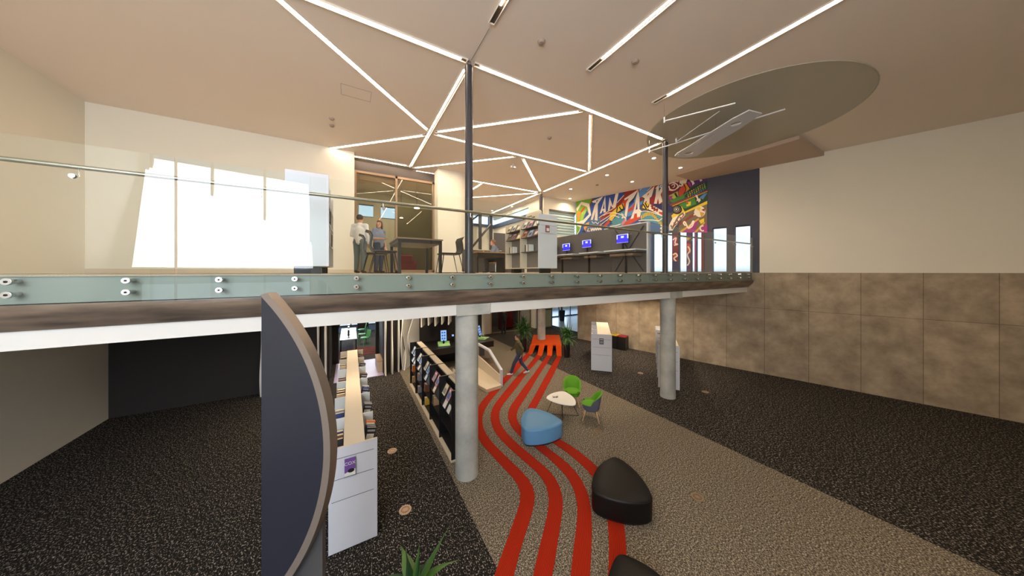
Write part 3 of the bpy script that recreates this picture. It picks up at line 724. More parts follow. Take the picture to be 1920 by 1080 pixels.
 ('p','black',[(5.683,7.25),(5.679,7.216),(5.665,7.185),(5.644,7.161),(5.617,7.143),(5.584,7.135),(5.55,7.135),(5.515,7.145),(5.482,7.163),(5.454,7.189),(5.432,7.221),(5.419,7.256),(5.414,7.292),(5.419,7.326),(5.432,7.357),(5.454,7.382),(5.482,7.399),(5.515,7.407),(5.55,7.406),(5.584,7.396),(5.617,7.377),(5.644,7.351),(5.665,7.32),(5.679,7.285)]),
 ('p','cream',[(5.639,7.257),(5.634,7.228),(5.621,7.204),(5.6,7.187),(5.573,7.177),(5.544,7.177),(5.514,7.186),(5.488,7.204),(5.467,7.228),(5.453,7.256),(5.448,7.287),(5.453,7.315),(5.467,7.34),(5.488,7.357),(5.514,7.366),(5.544,7.366),(5.573,7.357),(5.6,7.339),(5.621,7.315),(5.634,7.287)]),
 ('p','black',[(5.619,7.26),(5.616,7.236),(5.604,7.216),(5.587,7.201),(5.565,7.193),(5.541,7.193),(5.517,7.201),(5.495,7.215),(5.477,7.236),(5.466,7.259),(5.462,7.284),(5.466,7.308),(5.477,7.329),(5.495,7.343),(5.517,7.351),(5.541,7.351),(5.565,7.343),(5.587,7.329),(5.604,7.308),(5.616,7.285)]),
 ('p','cream',[(5.569,7.271),(5.565,7.253),(5.552,7.241),(5.536,7.238),(5.519,7.246),(5.506,7.262),(5.502,7.281),(5.506,7.3),(5.519,7.312),(5.536,7.314),(5.552,7.306),(5.565,7.29)]),
 ('p','olive',[(5.597,6.147),(5.653,6.455),(5.926,7.042),(6.8,7.326),(6.8,6.027)]),
 ('p','cream',[(5.214,6.538),(5.372,6.869),(5.885,7.079),(5.912,6.951),(5.457,6.414),(5.372,6.249),(5.214,6.265)]),
 ('s','olive',0.03,[(5.286,6.529),(5.372,6.36)]),
 ('s','olive',0.03,[(5.423,6.646),(5.496,6.504)]),
 ('s','olive',0.03,[(5.558,6.762),(5.619,6.647)]),
 ('s','olive',0.03,[(5.691,6.876),(5.741,6.788)]),
 ('s','olive',0.03,[(5.823,6.989),(5.861,6.927)]),
 ('s','olive',0.04,[(5.343,6.331),(5.625,6.898),(5.845,7.054)]),
 ('s','brownred',0.02,[(5.372,6.424),(5.625,6.646),(5.872,6.988)]),
 ('p','brownred',[(5.653,6.549),(6.283,7.004),(6.347,6.889),(5.708,6.48)]),
 ('p','cream',[(6.726,6.983),(6.719,6.919),(6.698,6.861),(6.664,6.814),(6.62,6.78),(6.569,6.761),(6.513,6.76),(6.457,6.777),(6.405,6.81),(6.36,6.857),(6.325,6.915),(6.303,6.98),(6.296,7.048),(6.303,7.114),(6.325,7.172),(6.36,7.22),(6.405,7.254),(6.457,7.271),(6.513,7.27),(6.569,7.252),(6.62,7.219),(6.664,7.171),(6.698,7.114),(6.719,7.049)]),
 ('p','yellow',[(6.513,7.015),(6.347,7.191),(6.475,7.261),(6.551,7.189)]),
 ('p','gold',[(6.513,7.015),(6.551,6.755),(6.652,6.816),(6.689,6.929)]),
 ('p','dred',[(6.564,7.097),(6.701,7.135),(6.701,6.987)]),
 ('s','cream',0.03,[(6.257,6.902),(6.322,6.923),(6.309,7.046),(6.373,7.157)]),
 ('p','gold',[(5.653,6.173),(6.06,6.439),(6.45,6.724),(6.501,6.657),(5.763,6.115)]),
 ('p','magenta',[(5.763,6.115),(6.463,6.647),(6.296,6.062)]),
 ('p','yellow',[(6.475,6.6),(6.676,6.693),(6.676,6.515),(6.551,6.441)]),
 ('p','gold',[(6.27,6.065),(6.676,6.515),(6.726,6.479),(6.373,6.055)]),
 ('p','magenta',[(6.399,6.052),(6.676,6.366),(6.8,6.382),(6.8,6.012)]),
 ('s','cream',0.03,[(6.652,6.34),(6.551,6.321),(6.526,6.204),(6.602,6.107),(6.664,6.13)]),
 ('s','cream',0.03,[(5.926,6.423),(5.845,6.557),(5.885,6.629),(5.953,6.513),(6.033,6.319),(6.165,6.457),(6.231,6.601),(6.27,6.566),(6.191,6.362),(6.06,6.285),(6.033,6.349)]),
 ('p','navy',[(4.915,6.202),(5.033,6.19),(5.033,4.308),(4.915,4.308)]),
 ('p','purple',[(4.92,5.822),(5.023,5.653),(5.023,5.276),(4.92,5.498)]),
 ('s','cream',0.02,[(4.925,5.011),(4.999,4.9),(4.925,4.741)]),
 ('p','maroon',[(5.37,6.13),(5.618,6.106),(5.618,4.304),(5.37,4.306)]),
 ('p','magenta',[(5.384,5.917),(5.479,5.988),(5.525,5.643),(5.384,5.521)]),
 ('p','orred',[(5.384,5.098),(5.572,5.09),(5.479,4.831)]),
 ('s','cream',0.03,[(5.384,5.785),(5.525,5.879),(5.479,5.62),(5.595,5.559),(5.432,5.518)]),
 ('s','cream',0.03,[(5.384,5.046),(5.502,5.119),(5.572,4.985),(5.432,4.885),(5.525,4.725)]),
 ('p','navy',[(5.375,4.729),(5.614,4.722),(5.614,4.304),(5.375,4.306)]),
 ('p','purple',[(5.968,6.046),(6.149,6.029),(6.149,4.302),(5.968,4.303)]),
 ('p','gold',[(5.981,5.84),(6.136,5.903),(6.136,5.751),(5.981,5.686)]),
 ('p','orred',[(5.981,5.584),(6.136,5.522),(6.136,5.064),(5.981,5.225)]),
 ('s','cream',0.03,[(6.025,5.427),(6.114,5.218),(6.003,5.019),(6.092,4.71),(6.003,4.507)]),
 ('p','magenta',[(6.301,5.989),(6.361,5.984),(6.361,4.3),(6.301,4.301)]),
 ('p','maroon',[(6.574,5.963),(6.668,5.93),(6.668,4.299),(6.574,4.299)]),
]

# =================================================================== STRUCTURE
b = MB(); b.box(-6.2, 24.2, -4.2, 25.2, -0.25, 0.0, M_FLOOR); struct(b, 'floor')
b = MB(); b.box(13.8, 24.0, 13.6, 24.8, 0.0, 0.008, TILEG); struct(b, 'floor_lobby')
LILAC = mat('lilac_vinyl', rgb(196, 182, 214), 0.3, noise=0.12, nscale=2.5)
b = MB(); b.box(-0.55, 1.18, 12.5, 15.05, 0.0, 0.012, LILAC); struct(b, 'floor_passage')

# upper slab with its painted edge, lower plaster ceiling, roof ceiling
b = MB()
def slab_poly(y0):
    return [(-6.0, y0), (WA.x + WD.x * (13.21 - y0) / 0.9632, y0), (12.42, 13.4), (12.42, 24.8), (-6.0, 24.8)]
b.prism(slab_poly(5.16), 3.86, UF - 0.02, SLABEDGE)
b.prism(slab_poly(5.30), 3.56, 3.86, SLABEDGE)
b.prism(slab_poly(5.14), UF - 0.02, UF, UPFLOOR)
b.prism([(12.42, 13.5), (24.0, 13.5), (24.0, 24.8), (12.42, 24.8)], 3.56, UF - 0.02, SLABEDGE)
struct(b, 'floor_upper')
b = MB(); b.prism(slab_poly(5.30), LC, 3.56, SOFFIT); b.prism([(12.42, 13.5), (24.0, 13.5), (24.0, 24.8), (12.42, 24.8)], LC, 3.56, SOFFIT); struct(b, 'ceiling_lower')
b = MB(); b.prism([(-6.2, -4.2), (17.6, -4.2), (17.35, -3.9), (12.7, 13.4), (12.6, 13.6), (10.1, 13.6), (10.1, 20.2), (4.7, 20.2), (4.7, 17.7), (-6.2, 17.7)], CEIL, CEIL + 0.2, CEILM); struct(b, 'ceiling')
# rolled bronze fascia under the glass
b = MB()
prof = []
for i in range(9):
    t = i / 8
    prof.append((5.27 - 0.17 * sin(t * pi / 2), 3.56 + 0.29 * t))
n = len(prof)
x0, x1 = -6.0, 14.7
vs = [(x0, y, z) for y, z in prof] + [(x1, y, z) for y, z in prof] + [(x0, 5.28, 3.85), (x0, 5.28, 3.56), (x1, 5.28, 3.85), (x1, 5.28, 3.56)]
fs = [(i, i + 1, n + i + 1, n + i) for i in range(n - 1)] + [(n - 1, 2 * n, 2 * n + 2, 2 * n - 1), (0, n, 2 * n + 3, 2 * n + 1), (2 * n, 2 * n + 1, 2 * n + 3, 2 * n + 2)]
b.add(vs, fs, M_BRONZE)
struct(b, 'trim_1', smooth=True)

# outer walls
b = MB(); b.box(-6.2, -6.0, -4.2, 17.7, 0, CEIL, WHITEWALL); b.box(-6.2, -6.0, 17.7, 25.0, 0, UF, WHITEWALL); struct(b, 'wall_left')
b = MB()
b.box(-6.0, -1.4, -4.2, -4.0, 0, 0.4, WHITEWALL); b.box(-6.0, 17.4, -4.2, -4.0, 8.3, CEIL, WHITEWALL)
b.box(-6.0, -5.8, -4.2, -4.0, 0.4, 8.3, WHITEWALL); b.box(-1.4, 17.4, -4.2, -4.0, 0, 8.3, WHITEWALL)
struct(b, 'wall_back')
b = MB()
for k in range(4):
    b.box(-5.8 + k * 1.45, -5.74 + k * 1.45, -4.15, -4.05, 0.4, 8.3, FRAMEM)
b.box(-5.8, -1.4, -4.15, -4.05, 4.1, 4.3, FRAMEM)
struct(b, 'window_1')
b = MB()
b.box(4, 24, 24.8, 25.0, 0, 0.35, WHITEWALL); b.box(-6, 5.9, 22.6, 22.8, 2.9, LC, WHITEWALL); b.box(4.0, 5.9, 22.6, 22.8, 0, 2.9, WHITEWALL); b.box(-6, 24, 24.8, 25.0, 2.9, UF - 0.02, WHITEWALL)
b.box(4.0, 13.0, 24.8, 25.0, 0.35, 2.9, WHITEWALL)
b.box(24.0, 24.2, 13.0, 25.0, 0, UF - 0.02, WHITEWALL); b.box(12.6, 24.2, 13.2, 13.4, 0, UF - 0.02, WHITEWALL)
struct(b, 'wall_far')
b = MB()
for k in range(6):
    b.box(-6 + k * 2.0, -5.93 + k * 2.0, 22.6, 22.7, 0.0, 2.9, DARKGREY)
b.box(-6, 4, 22.6, 22.7, 0.42, 0.48, DARKGREY)
b.box(-6, 4, 22.64, 22.66, 0.0, 0.42, mat('pale_blue_panel', rgb(150, 176, 214), 0.4))
for k in range(8):
    b.box(13.0 + k * 1.5, 13.08 + k * 1.5, 24.8, 24.9, 0.35, 2.9, mat('blue_frame', rgb(60, 84, 120), 0.5))
b.box(13, 24, 24.8, 24.9, 1.5, 1.6, mat('blue_frame'))
struct(b, 'window_2')

# ---- oblique wall: concrete below, painted mural wall above with slot windows
wrot = math.atan2(WD.y, WD.x)
def wallobj(mb, name, **k):
    o = mb.build(name, **k)
    o.location = WA; o.rotation_euler = (0, 0, wrot)
    return o
b = MB(); b.box(0, 17.9, 0, 0.3, 0, UF, M_CONC_WALL)
wallobj(b, 'wall_right', kind='structure')
WIN = [(4.43, 4.9), (5.05, 5.34), (5.64, 5.96), (6.16, 6.29), (6.37, 6.56), (7.0, 7.5), (7.8, 8.3)]
MURBASE = mat('mural_base', rgb(70, 72, 86), 0.7, noise=0.1, nscale=2)
b = MB()
b.box(0, 8.6, 0, 0.3, 6.2, CEIL, MURBASE); b.box(8.6, 17.9, 0, 0.3, UF, CEIL, WHITEWALL)
e0 = 0
for a0, a1 in WIN:
    b.box(e0, a0, 0, 0.3, UF, 6.2, MURBASE); e0 = a1
b.box(e0, 8.6, 0, 0.3, UF, 6.2, MURBASE)
wallobj(b, 'wall_right_upper', kind='structure')
for i, (a0, a1) in enumerate(WIN):
    b = MB(); b.box(a0, a1, 0.12, 0.14, UF, 6.2, M_GLASS_CLEAR)
    b.box(a0, a1, 0.10, 0.16, UF, UF + 0.05, DARKGREY); b.box(a0, a1, 0.10, 0.16, 6.16, 6.2, DARKGREY)
    wallobj(b, 'window_%d' % (3 + i), kind='structure')

# ---- lower walls
b = MB()
b.box(-6, -0.75, 12.72, 12.9, 0, LC, DARKWALL)
b.box(-0.78, -0.70, 12.9, 15.1, 0, LC, DARKWALL)
b.box(1.2, 1.3, 12.75, 15.1, 0, LC, DARKWALL)
path = [(1.2, 12.72), (1.9, 12.86), (2.3, 13.15), (2.5, 13.4), (5.9, 13.4)]
for (ax, ay), (bx, by) in zip(path, path[1:]):
    d = Vector((bx - ax, by - ay, 0)).normalized(); nn = Vector((-d.y, d.x, 0)) * 0.15
    b.prism([(ax, ay), (bx + d.x * 0.02, by + d.y * 0.02), (bx + nn.x, by + nn.y), (ax + nn.x, ay + nn.y)], 0, LC, DARKWALL)
struct(b, 'wall_cocoon')
# arched opening at the end of the passage
arch = []
xa, xb, zt, rr = -0.47, 1.06, 1.98, 0.45
outer = [(-0.70, 0), (1.2, 0), (1.2, LC), (-0.70, LC)]
poly = [(-0.70, 0), (xa, 0)]
for i in range(9):
    t = pi - i * pi / 16; poly.append((xa + rr + rr * cos(t), zt - rr + rr * sin(t)))
for i in range(9):
    t = pi / 2 - i * pi / 16; poly.append((xb - rr * 0.5 + rr * 0.5 * cos(t), zt - rr * 0.5 + rr * 0.5 * sin(t)))
poly += [(xb, 0), (1.2, 0), (1.2, LC), (-0.70, LC)]
npol = len(poly)
vs = [(x, 15.1, z) for x, z in poly] + [(x, 15.22, z) for x, z in poly]
fs = [tuple(range(npol)), tuple(range(npol, 2 * npol))[::-1]] + [(i, (i + 1) % npol, npol + (i + 1) % npol, npol + i) for i in range(npol)]
b = MB(); b.add(vs, fs, DARKWALL)
b.box(-6, -0.70, 15.1, 15.22, 0, LC, DARKWALL); b.box(1.2, 5.9, 15.1, 15.22, 0, LC, DARKWALL)
struct(b, 'wall_passage')
b = MB(); b.box(5.9, 6.05, 13.4, 24.8, 0, LC, WHITEWALL); b.box(5.9, 8.25, 17.2, 17.35, 0, LC, WHITEWALL)
struct(b, 'wall_white_return')

# dark glazed room behind the column, end of the lower floor
b = MB()
b.box(8.25, 8.33, 17.2, 17.28, 0, LC, WOODL)
for x in (9.35, 10.45, 11.5):
    b.box(x, x + 0.06, 17.2, 17.28, 0, LC, FRAMEM)
b.box(8.3, 11.6, 17.2, 17.28, 0, 0.06, FRAMEM)
b.box(8.33, 9.35, 17.23, 17.245, 0.06, LC, M_GLASS_DARK)
b.box(9.41, 10.45, 17.23, 17.245, 0.06, LC, M_GLASS_DARK)
b.box(10.51, 11.5, 17.23, 17.245, 0.06, LC, M_GLASS_DARK)
struct(b, 'window_20')
b = MB(); b.box(8.25, 12.0, 19.3, 19.45, 0, LC, DARKGREY); b.box(8.25, 8.33, 17.3, 19.4, 0, LC, DARKWALL)
b.box(11.9, 12.05, 17.2, 19.4, 0, LC, WHITEWALL); struct(b, 'wall_dark_room')
b = MB()
LIME = mat('pale_green_glass_panel', rgb(176, 176, 140), 0.35, noise=0.08, nscale=1.2)
b.box(12.05, 13.5, 17.2, 17.26, 0, LC, LIME)
for x in (12.05, 12.55, 13.45):
    b.box(x, x + 0.05, 17.16, 17.24, 0, LC, DARKGREY)
b.box(12.05, 13.5, 17.16, 17.24, 1.3, 1.38, DARKGREY)
struct(b, 'door_1')
BLUEG = mat('blue_frame')
b = MB()
for k in range(5):
    b.box(15.5 + k * 1.4, 15.57 + k * 1.4, 20.5, 20.57, 0, LC, BLUEG)
b.box(15.5, 21.2, 20.5, 20.57, 0, 0.1, BLUEG); b.box(15.5, 21.2, 20.53, 20.545, 0.1, LC, M_GLASS_CLEAR)
b.box(15.5, 21.2, 20.5, 20.57, 2.1, 2.2, BLUEG)
struct(b, 'window_21')

# ---- upper walls
b = MB()
b.box(-6, 0.13, 11.9, 12.08, UF, CEIL, WHITEWALL)
b.box(0.0, 0.13, 12.08, 17.5, UF, CEIL, WHITEWALL)
b.box(-6, 0.13, 11.885, 11.9, UF, UF + 0.12, CREAM)
struct(b, 'wall_white_left')
# pilaster with a round corner
poly = [(3.25, 12.7), (3.25, 12.0), (4.15, 12.0)]
for i in range(1, 9):
    t = -pi / 2 + i * pi / 16; poly.append((4.15 + 0.55 * cos(t), 12.55 + 0.55 * sin(t)))
poly += [(4.7, 17.5), (4.55, 17.5), (4.55, 12.7)]
b = MB(); b.prism(poly, UF, CEIL, WHITEWALL); struct(b, 'wall_pilaster')
b = MB(); b.box(0.13, 3.25, 12.55, 12.75, 8.2, CEIL - 0.08, HEADER); struct(b, 'trim_2')
# glazed sliding door
b = MB()
zt = 8.2
for x in (0.13, 1.63, 3.17):
    b.box(x, x + 0.08, 12.55, 12.65, UF, zt, FRAMEM)
b.box(0.21, 3.25, 12.55, 12.65, zt - 0.09, zt, FRAMEM); b.box(0.21, 3.25, 12.55, 12.65, UF, UF + 0.12, FRAMEM)
b.box(0.3, 1.63, 12.6, 12.63, 7.85, zt - 0.09, mat('roller_blind', rgb(120, 104, 84), 0.8))
b.box(0.21, 1.63, 12.60, 12.612, UF + 0.12, zt - 0.09, M_GLASS_DOOR)
b.box(1.71, 3.17, 12.57, 12.582, UF + 0.12, zt - 0.09, M_GLASS_DOOR)
struct(b, 'door_2')
# back wall of the glazed room, with high windows
b = MB()
b.box(0.13, 4.55, 17.5, 17.65, UF, 7.25, WHITEWALL); b.box(0.13, 4.55, 17.5, 17.65, 7.95, CEIL, WHITEWALL)
b.box(1.12, 1.5, 17.5, 17.65, 7.25, 7.95, WHITEWALL); b.box(3.0, 4.55, 17.5, 17.65, 7.25, 7.95, WHITEWALL)
b.box(0.13, 0.4, 17.5, 17.65, 7.25, 7.95, WHITEWALL)
struct(b, 'wall_back_room')
b = MB()
for x0, x1 in ((0.4, 1.12), (1.5, 3.0)):
    b.box(x0, x1, 17.56, 17.6, 7.25, 7.3, BLUEG); b.box(x0, x1, 17.56, 17.6, 7.9, 7.95, BLUEG); b.box(x0, x1, 17.575, 17.58, 7.3, 7.9, M_GLASS_CLEAR)
struct(b, 'window_22')
b = MB(); b.box(2.0, 4.5, 15.5, 15.6, UF, 7.6, mat('olive_panel', rgb(92, 86, 62), 0.7)); struct(b, 'wall_olive_panel')
# far end of the upper hall
b = MB()
b.box(4.55, 9.9, 20.0, 20.2, UF, 7.85, WHITEWALL); b.box(4.55, 9.9, 20.0, 20.2, 8.55, CEIL, WHITEWALL)
b.box(9.9, 10.1, 13.5, 20.2, UF, 7.8, WHITEWALL); b.box(9.9, 10.1, 13.5, 20.2, 8.35, CEIL, WHITEWALL)
b.box(9.9, 10.1, 13.5, 15.0, 7.8, 8.35, WHITEWALL)
b.box(9.9, 12.5, 13.4, 13.6, UF, 6.4, WHITEWALL); b.box(9.9, 12.5, 13.4, 13.6, 7.95, CEIL, WHITEWALL)
b.box(9.9, 10.3, 13.4, 13.6, 6.4, 7.95, WHITEWALL)
struct(b, 'wall_far_upper')
STEELB = mat('blue_grey_steel', rgb(74, 86, 112), 0.5, 0.2, noise=0.05)
b = MB()
b.box(4.7, 9.9, 19.85, 20.0, 7.72, 7.9, STEELB)
b.box(9.78, 9.9, 13.5, 20.0, 7.62, 7.9, STEELB)
for x in (5.0, 6.5, 8.0, 9.4):
    b.box(x, x + 0.06, 19.98, 20.1, 7.9, 8.55, STEELB)
struct(b, 'window_23')
b = MB()
for k in range(9):
    b.box(10.3, 12.4, 13.44, 13.5, 6.42 + k * 0.17, 6.50 + k * 0.17, mat('louvre_glass', rgb(214, 230, 230), 0.2))
b.box(10.3, 12.4, 13.5, 13.52, 6.4, 7.95, mat('louvre_backing', rgb(180, 200, 204), 0.4))
b.box(10.3, 12.4, 13.38, 13.44, 7.85, 7.97, DARKGREY)
struct(b, 'window_24')

# ceiling disc, access panel, dropped bulkhead
b = MB(); b.cyl((10.15, 3.85, CEIL - 0.012), (10.15, 3.85, CEIL + 0.01), 2.52, mat('grey_disc_panel', rgb(176, 170, 152), 0.35, noise=0.04, nscale=0.8), n=72)
b.tube([(10.15 + 2.53 * cos(2 * pi * i / 72), 3.85 + 2.53 * sin(2 * pi * i / 72), CEIL - 0.01) for i in range(73)], 0.012, mat('disc_rim', rgb(190, 182, 165), 0.5), n=8)
struct(b, 'trim_3')
b = MB()
for x0, x1, y0, y1 in ((-0.2, 0.45, 7.74, 7.745), (-0.2, 0.45, 8.2, 8.205), (-0.2, -0.195, 7.74, 8.2), (0.45, 0.455, 7.74, 8.2)):
    b.box(x0, x1, y0, y1, CEIL - 0.003, CEIL + 0.01, mat('panel_gap', rgb(130, 112, 96), 0.8))
struct(b, 'trim_4')
b = MB(); b.box(12.6, 17.0, 3.2, 7.2, CEIL - 0.14, CEIL + 0.02, mat('bulkhead_plaster', rgb(196, 174, 156), 0.85)); struct(b, 'trim_5')

# =================================================================== COLUMNS
def conc_column(x, y, ztop, zbase, label, r=0.235, capital=True):
    o = empty('concrete_column', (x, y, zbase), label, 'column', 'round concrete columns')
    m = MB(); m.lathe([(r, zbase - zbase), (r, 0.02), (r, ztop - zbase)], M_CONC_COL, n=40, T=Matrix.Translation((x, y, zbase)))
    m.build('shaft', o, smooth=True)
    if capital:
        m = MB(); m.box(x - 0.30, x + 0.42, y - 0.26, y + 0.3, LC - 0.02, 3.555, M_CONC_COL)
        m.build('capital', o, bevel=0.01)
    return o
conc_column(2.10, 5.52, LC - 0.02, 0.0, 'round concrete column beside the near end of the black bookshelf')
conc_column(9.27, 5.55, LC - 0.02, 0.0, 'round concrete column in front of the white paperback stand at right')
conc_column(9.30, 12.80, LC - 0.02, 0.43, 'pale round column rising through the orange bench', capital=False, r=0.225)
def steel_column(x, y, label, r=0.085):
    o = empty('steel_column', (x, y, UF), label, 'column', 'slim dark steel columns upstairs')
    m = MB(); m.cyl((x, y, UF), (x, y, CEIL - 0.10), r, COLM, n=28); m.build('shaft', o, smooth=True)
    m = MB(); m.cyl((x, y, CEIL - 0.10), (x, y, CEIL), r * 0.6, CHROME, n=20)
    m.build('top_collar', o, smooth=True)
    m = MB(); m.cyl((x, y, UF), (x, y, UF + 0.015), r * 1.7, COLM, n=28); m.build('base_plate', o, smooth=True)
    return o
steel_column(2.18, 5.60, 'dark steel column upstairs nearest the camera, beside the black chairs')
steel_column(9.2, 5.60, 'dark steel column in front of the painted mural')
steel_column(9.2, 12.72, 'dark steel column behind the upstairs white magazine shelf')

# =================================================================== CEILING LIGHT STRIPS
def strip(x0, y0, x1, y1, label, e0=0.14, e1=0.14):
    o = empty('linear_ceiling_light', (x0, y0, CEIL), label, 'ceiling light', 'recessed linear ceiling lights in a triangle pattern')
    L = hypot(x1 - x0, y1 - y0); a = math.atan2(y1 - y0, x1 - x0)
    T = Matrix.Translation((x0, y0, CEIL)) @ Matrix.Rotation(a, 4, 'Z')
    tr = mat('light_channel_white', rgb(226, 214, 198), 0.5)
    nx_, ny_ = -sin(a), cos(a)
    sg = -1.0 if nx_ * x0 + ny_ * y0 > 0 else 1.0
    m = MB()
    bk_ = mat('light_channel_back', rgb(80, 68, 58), 0.8)
    m.box(-e0, L + e1, -0.054, -0.049, -0.034, 0, tr, T); m.box(-e0, L + e1, 0.049, 0.054, -0.034, 0, tr, T)
    m.box(-e0, L + e1, -0.049, 0.049, -0.006, 0, bk_, T)
    m.box(-e0, -e0 + 0.02, -0.049, 0.049, -0.034, -0.006, tr, T); m.box(L + e1 - 0.02, L + e1, -0.049, 0.049, -0.035, -0.006, tr, T)
    m.build('channel', o)
    m = MB(); ya_, yb_ = sorted((sg * 0.004, sg * 0.036)); m.box(0, L, ya_, yb_, -0.034, -0.008, LAMP, T)
    m.build('diffuser', o, bevel=0.006)
    return o
STR = [
 (1.99, 5.57, -2.9, 5.57, 'long light strip running left from the nearest steel column to the photo edge'),
 (2.05, 8.84, -2.9, 3.95, 'diagonal light strip from the middle node to the left edge of the ceiling'),
 (2.18, 5.85, 2.18, 12.3, 'light strip running straight back behind the nearest steel column'),
 (2.42, 5.57, 8.95, 5.57, 'longest light strip between the nearest and the right steel column'),
 (2.40, 8.82, 5.45, 5.78, 'short diagonal light strip crossing behind the nearest column top'),
 (2.45, 9.03, 8.93, 9.03, 'middle light strip crossing the ceiling between the two diagonals'),
 (2.02, 9.32, -2.2, 13.5, 'diagonal light strip above the white wall at upper left'),
 (5.90, 5.76, 9.0, 8.86, 'light strip seen upright between the two long strips'),
 (9.2, 12.4, 9.2, 5.85, 'light strip from the farthest steel column to the right column'),
 (2.0, 12.28, -4.0, 12.28, 'light strip over the dark header of the glass door'),
 (2.38, 12.35, 5.40, 9.30, 'diagonal light strip above the rounded white pilaster'),
 (2.5, 12.72, 8.95, 12.72, 'far light strip running from the glass door to the farthest column'),
 (5.90, 9.32, 8.95, 12.45, 'short steep diagonal strip ending at the farthest column'),
 (6.1, 15.7, 9.0, 12.95, 'far diagonal strip running back-left from the farthest column'),
 (9.2, 18.9, 9.2, 13.05, 'farthest light strip running back over the upstairs desk'),
 (5.68, 12.95, 5.62, 15.6, 'short light strip beyond the rounded pilaster'),
 (2.18, 4.12, 2.18, -2.0, 'light strip at the top edge of the photo with a blank end'),
 (4.53, 4.10, 4.53, -2.0, 'light strip at upper right with a blank end, left of the other one'),
 (6.88, 4.12, 6.88, -2.0, 'light strip nearest the right edge with a blank end'),
]
for i, (x0, y0, x1, y1, lb) in enumerate(STR):
    strip(x0, y0, x1, y1, lb, e0=0.4 if i >= 16 else 0.14)

DL = [((10.19, 8.94), 'third'), ((12.0, 8.97), 'near the mural, fourth'), ((10.25, 6.69), 'beside the right steel column, fifth'), ((12.17, 6.74), 'right of the right steel column, sixth'),
      ((10.21, 11.4), 'second'), ((11.5, 12.9), 'over the mural end, first'), ((10.1, 16.46), 'far one above the upstairs magazine shelf'), ((8.9, 18.3), 'farthest one above the upstairs desk')]
for (x, y), w in DL:
    if x == 10.1: x = 9.5
    o = empty('downlight', (x, y, CEIL), 'small round ceiling downlight, ' + w + ' along the painted wall', 'ceiling light', 'round ceiling downlights upstairs')
    m = MB(); m.lathe([(0.07, -0.012), (0.10, -0.012), (0.105, 0.0)], WHITE, n=24, T=Matrix.Translation((x, y, CEIL)))
    m.build('rim', o)
    m = MB(); m.cyl((x, y, CEIL - 0.018), (x, y, CEIL - 0.012), 0.068, DOWNL, n=24)
    m.build('lamp', o)
    area_light('downlight_light', (x, y, CEIL - 0.03), 0.14, 26, WARM, spread=radians(150))
for x, y, lb in ((5.21, 3.82, 'smoke detector right of the blank-ended strip at upper right'), (5.71, 7.41, 'smoke detector inside the large strip triangle'), (-0.47, 9.64, 'upper of two smoke detectors above the white wall at left'),
              (-0.49, 10.09, 'lower of two smoke detectors above the white wall at left'), (3.19, 4.39, 'tiny ceiling sensor near the top of the photo'), (10.9, 10.2, 'dark ceiling sensor between the downlights')):
    m = MB(); m.lathe([(0.02, -0.05), (0.05, -0.045), (0.07, -0.015), (0.075, 0.0)], mat('detector_grey', rgb(170, 150, 135), 0.6), n=20, T=Matrix.Translation((x, y, CEIL)))
    tag(m.build('smoke_detector', smooth=True), lb, 'smoke detector', 'ceiling detectors')
o = empty('ceiling_projector', (5.79, 9.94, CEIL), 'small white ceiling device hanging beside the middle light strip', 'projector')
m = MB(); m.cyl((5.79, 9.94, CEIL - 0.10), (5.79, 9.94, CEIL), 0.015, WHITE); m.build('stem', o)
m = MB(); m.box(5.69, 5.89, 9.88, 10.0, CEIL - 0.18, CEIL - 0.10, WHITE); m.cyl((5.74, 9.88, CEIL - 0.14), (5.74, 9.85, CEIL - 0.14), 0.025, BLACKM)
m.build('body', o, bevel=0.01)

# lamps added under the unseen slab soffit to brighten the lower level
for k, (x, y) in enumerate(((0.3, 11.6), (1.9, 11.9), (-1.2, 10.0), (8.2, 11.2), (0.9, 17.0), (9.4, 18.2), (0.2, 7.6), (3.6, 8.0), (6.2, 9.2), (9.0, 9.4), (11.6, 10.3), (12.2, 8.2), (6.5, 13.5), (10.5, 15.5), (1.2, 10.8), (4.2, 11.2), (7.0, 6.6), (11.4, 6.2))):
    o = empty('added_soffit_lamp', (x, y, LC), 'added unseen round lamp under the soffit of the upper floor', 'ceiling light', 'added soffit lamps')
    m = MB(); m.cyl((x, y, LC - 0.012), (x, y, LC), 0.09, DOWNL, n=20); m.build('lamp', o)
    a = area_light('added_soffit_lamp_light', (x, y, LC - 0.03), 0.16, (24 if k not in (10, 11) else 52) if k > 5 else (22, 22, 22, 22, 70, 30)[k], WARM, spread=radians(140))

# =================================================================== BALUSTRADE
bal = empty('glass_balustrade', (5.0, 5.05, UF), 'frameless glass balustrade with steel handrail along the upper floor edge', 'balustrade')
x = 1.25 - 1.553 * 4
panes = []
k = 0
pane0 = None
def build_pane(x):
    m = MB(); m.box(x + 0.012, x + 1.541, 5.044, 5.056, 3.845, 5.61, M_GLASS)
    p = m.build('glass_pane', bal)
    for dx in (0.385, 1.165):
        for z in (4.10, 3.965):
            q = MB(); q.cyl((x + dx, 5.018, z), (x + dx, 5.044, z), 0.036, CHROME, n=24)
            q.cyl((x + dx, 5.010, z), (x + dx, 5.018, z), 0.012, BLACKM, n=8)
            q.cyl((x + dx, 5.056, z), (x + dx, 5.16, z), 0.024, CHROME, n=20)
            q.build('standoff_bolt', p, bevel=0.003)
    return p
while x < 14.0:
    p = build_pane(x)
    x += 1.553
m = MB(); m.tube([(-5.9, 5.13, 5.37), (14.4, 5.13, 5.37)], 0.026, RAILM, n=16); m.build('handrail', bal, smooth=True)
x = 1.25 - 1.553 * 4
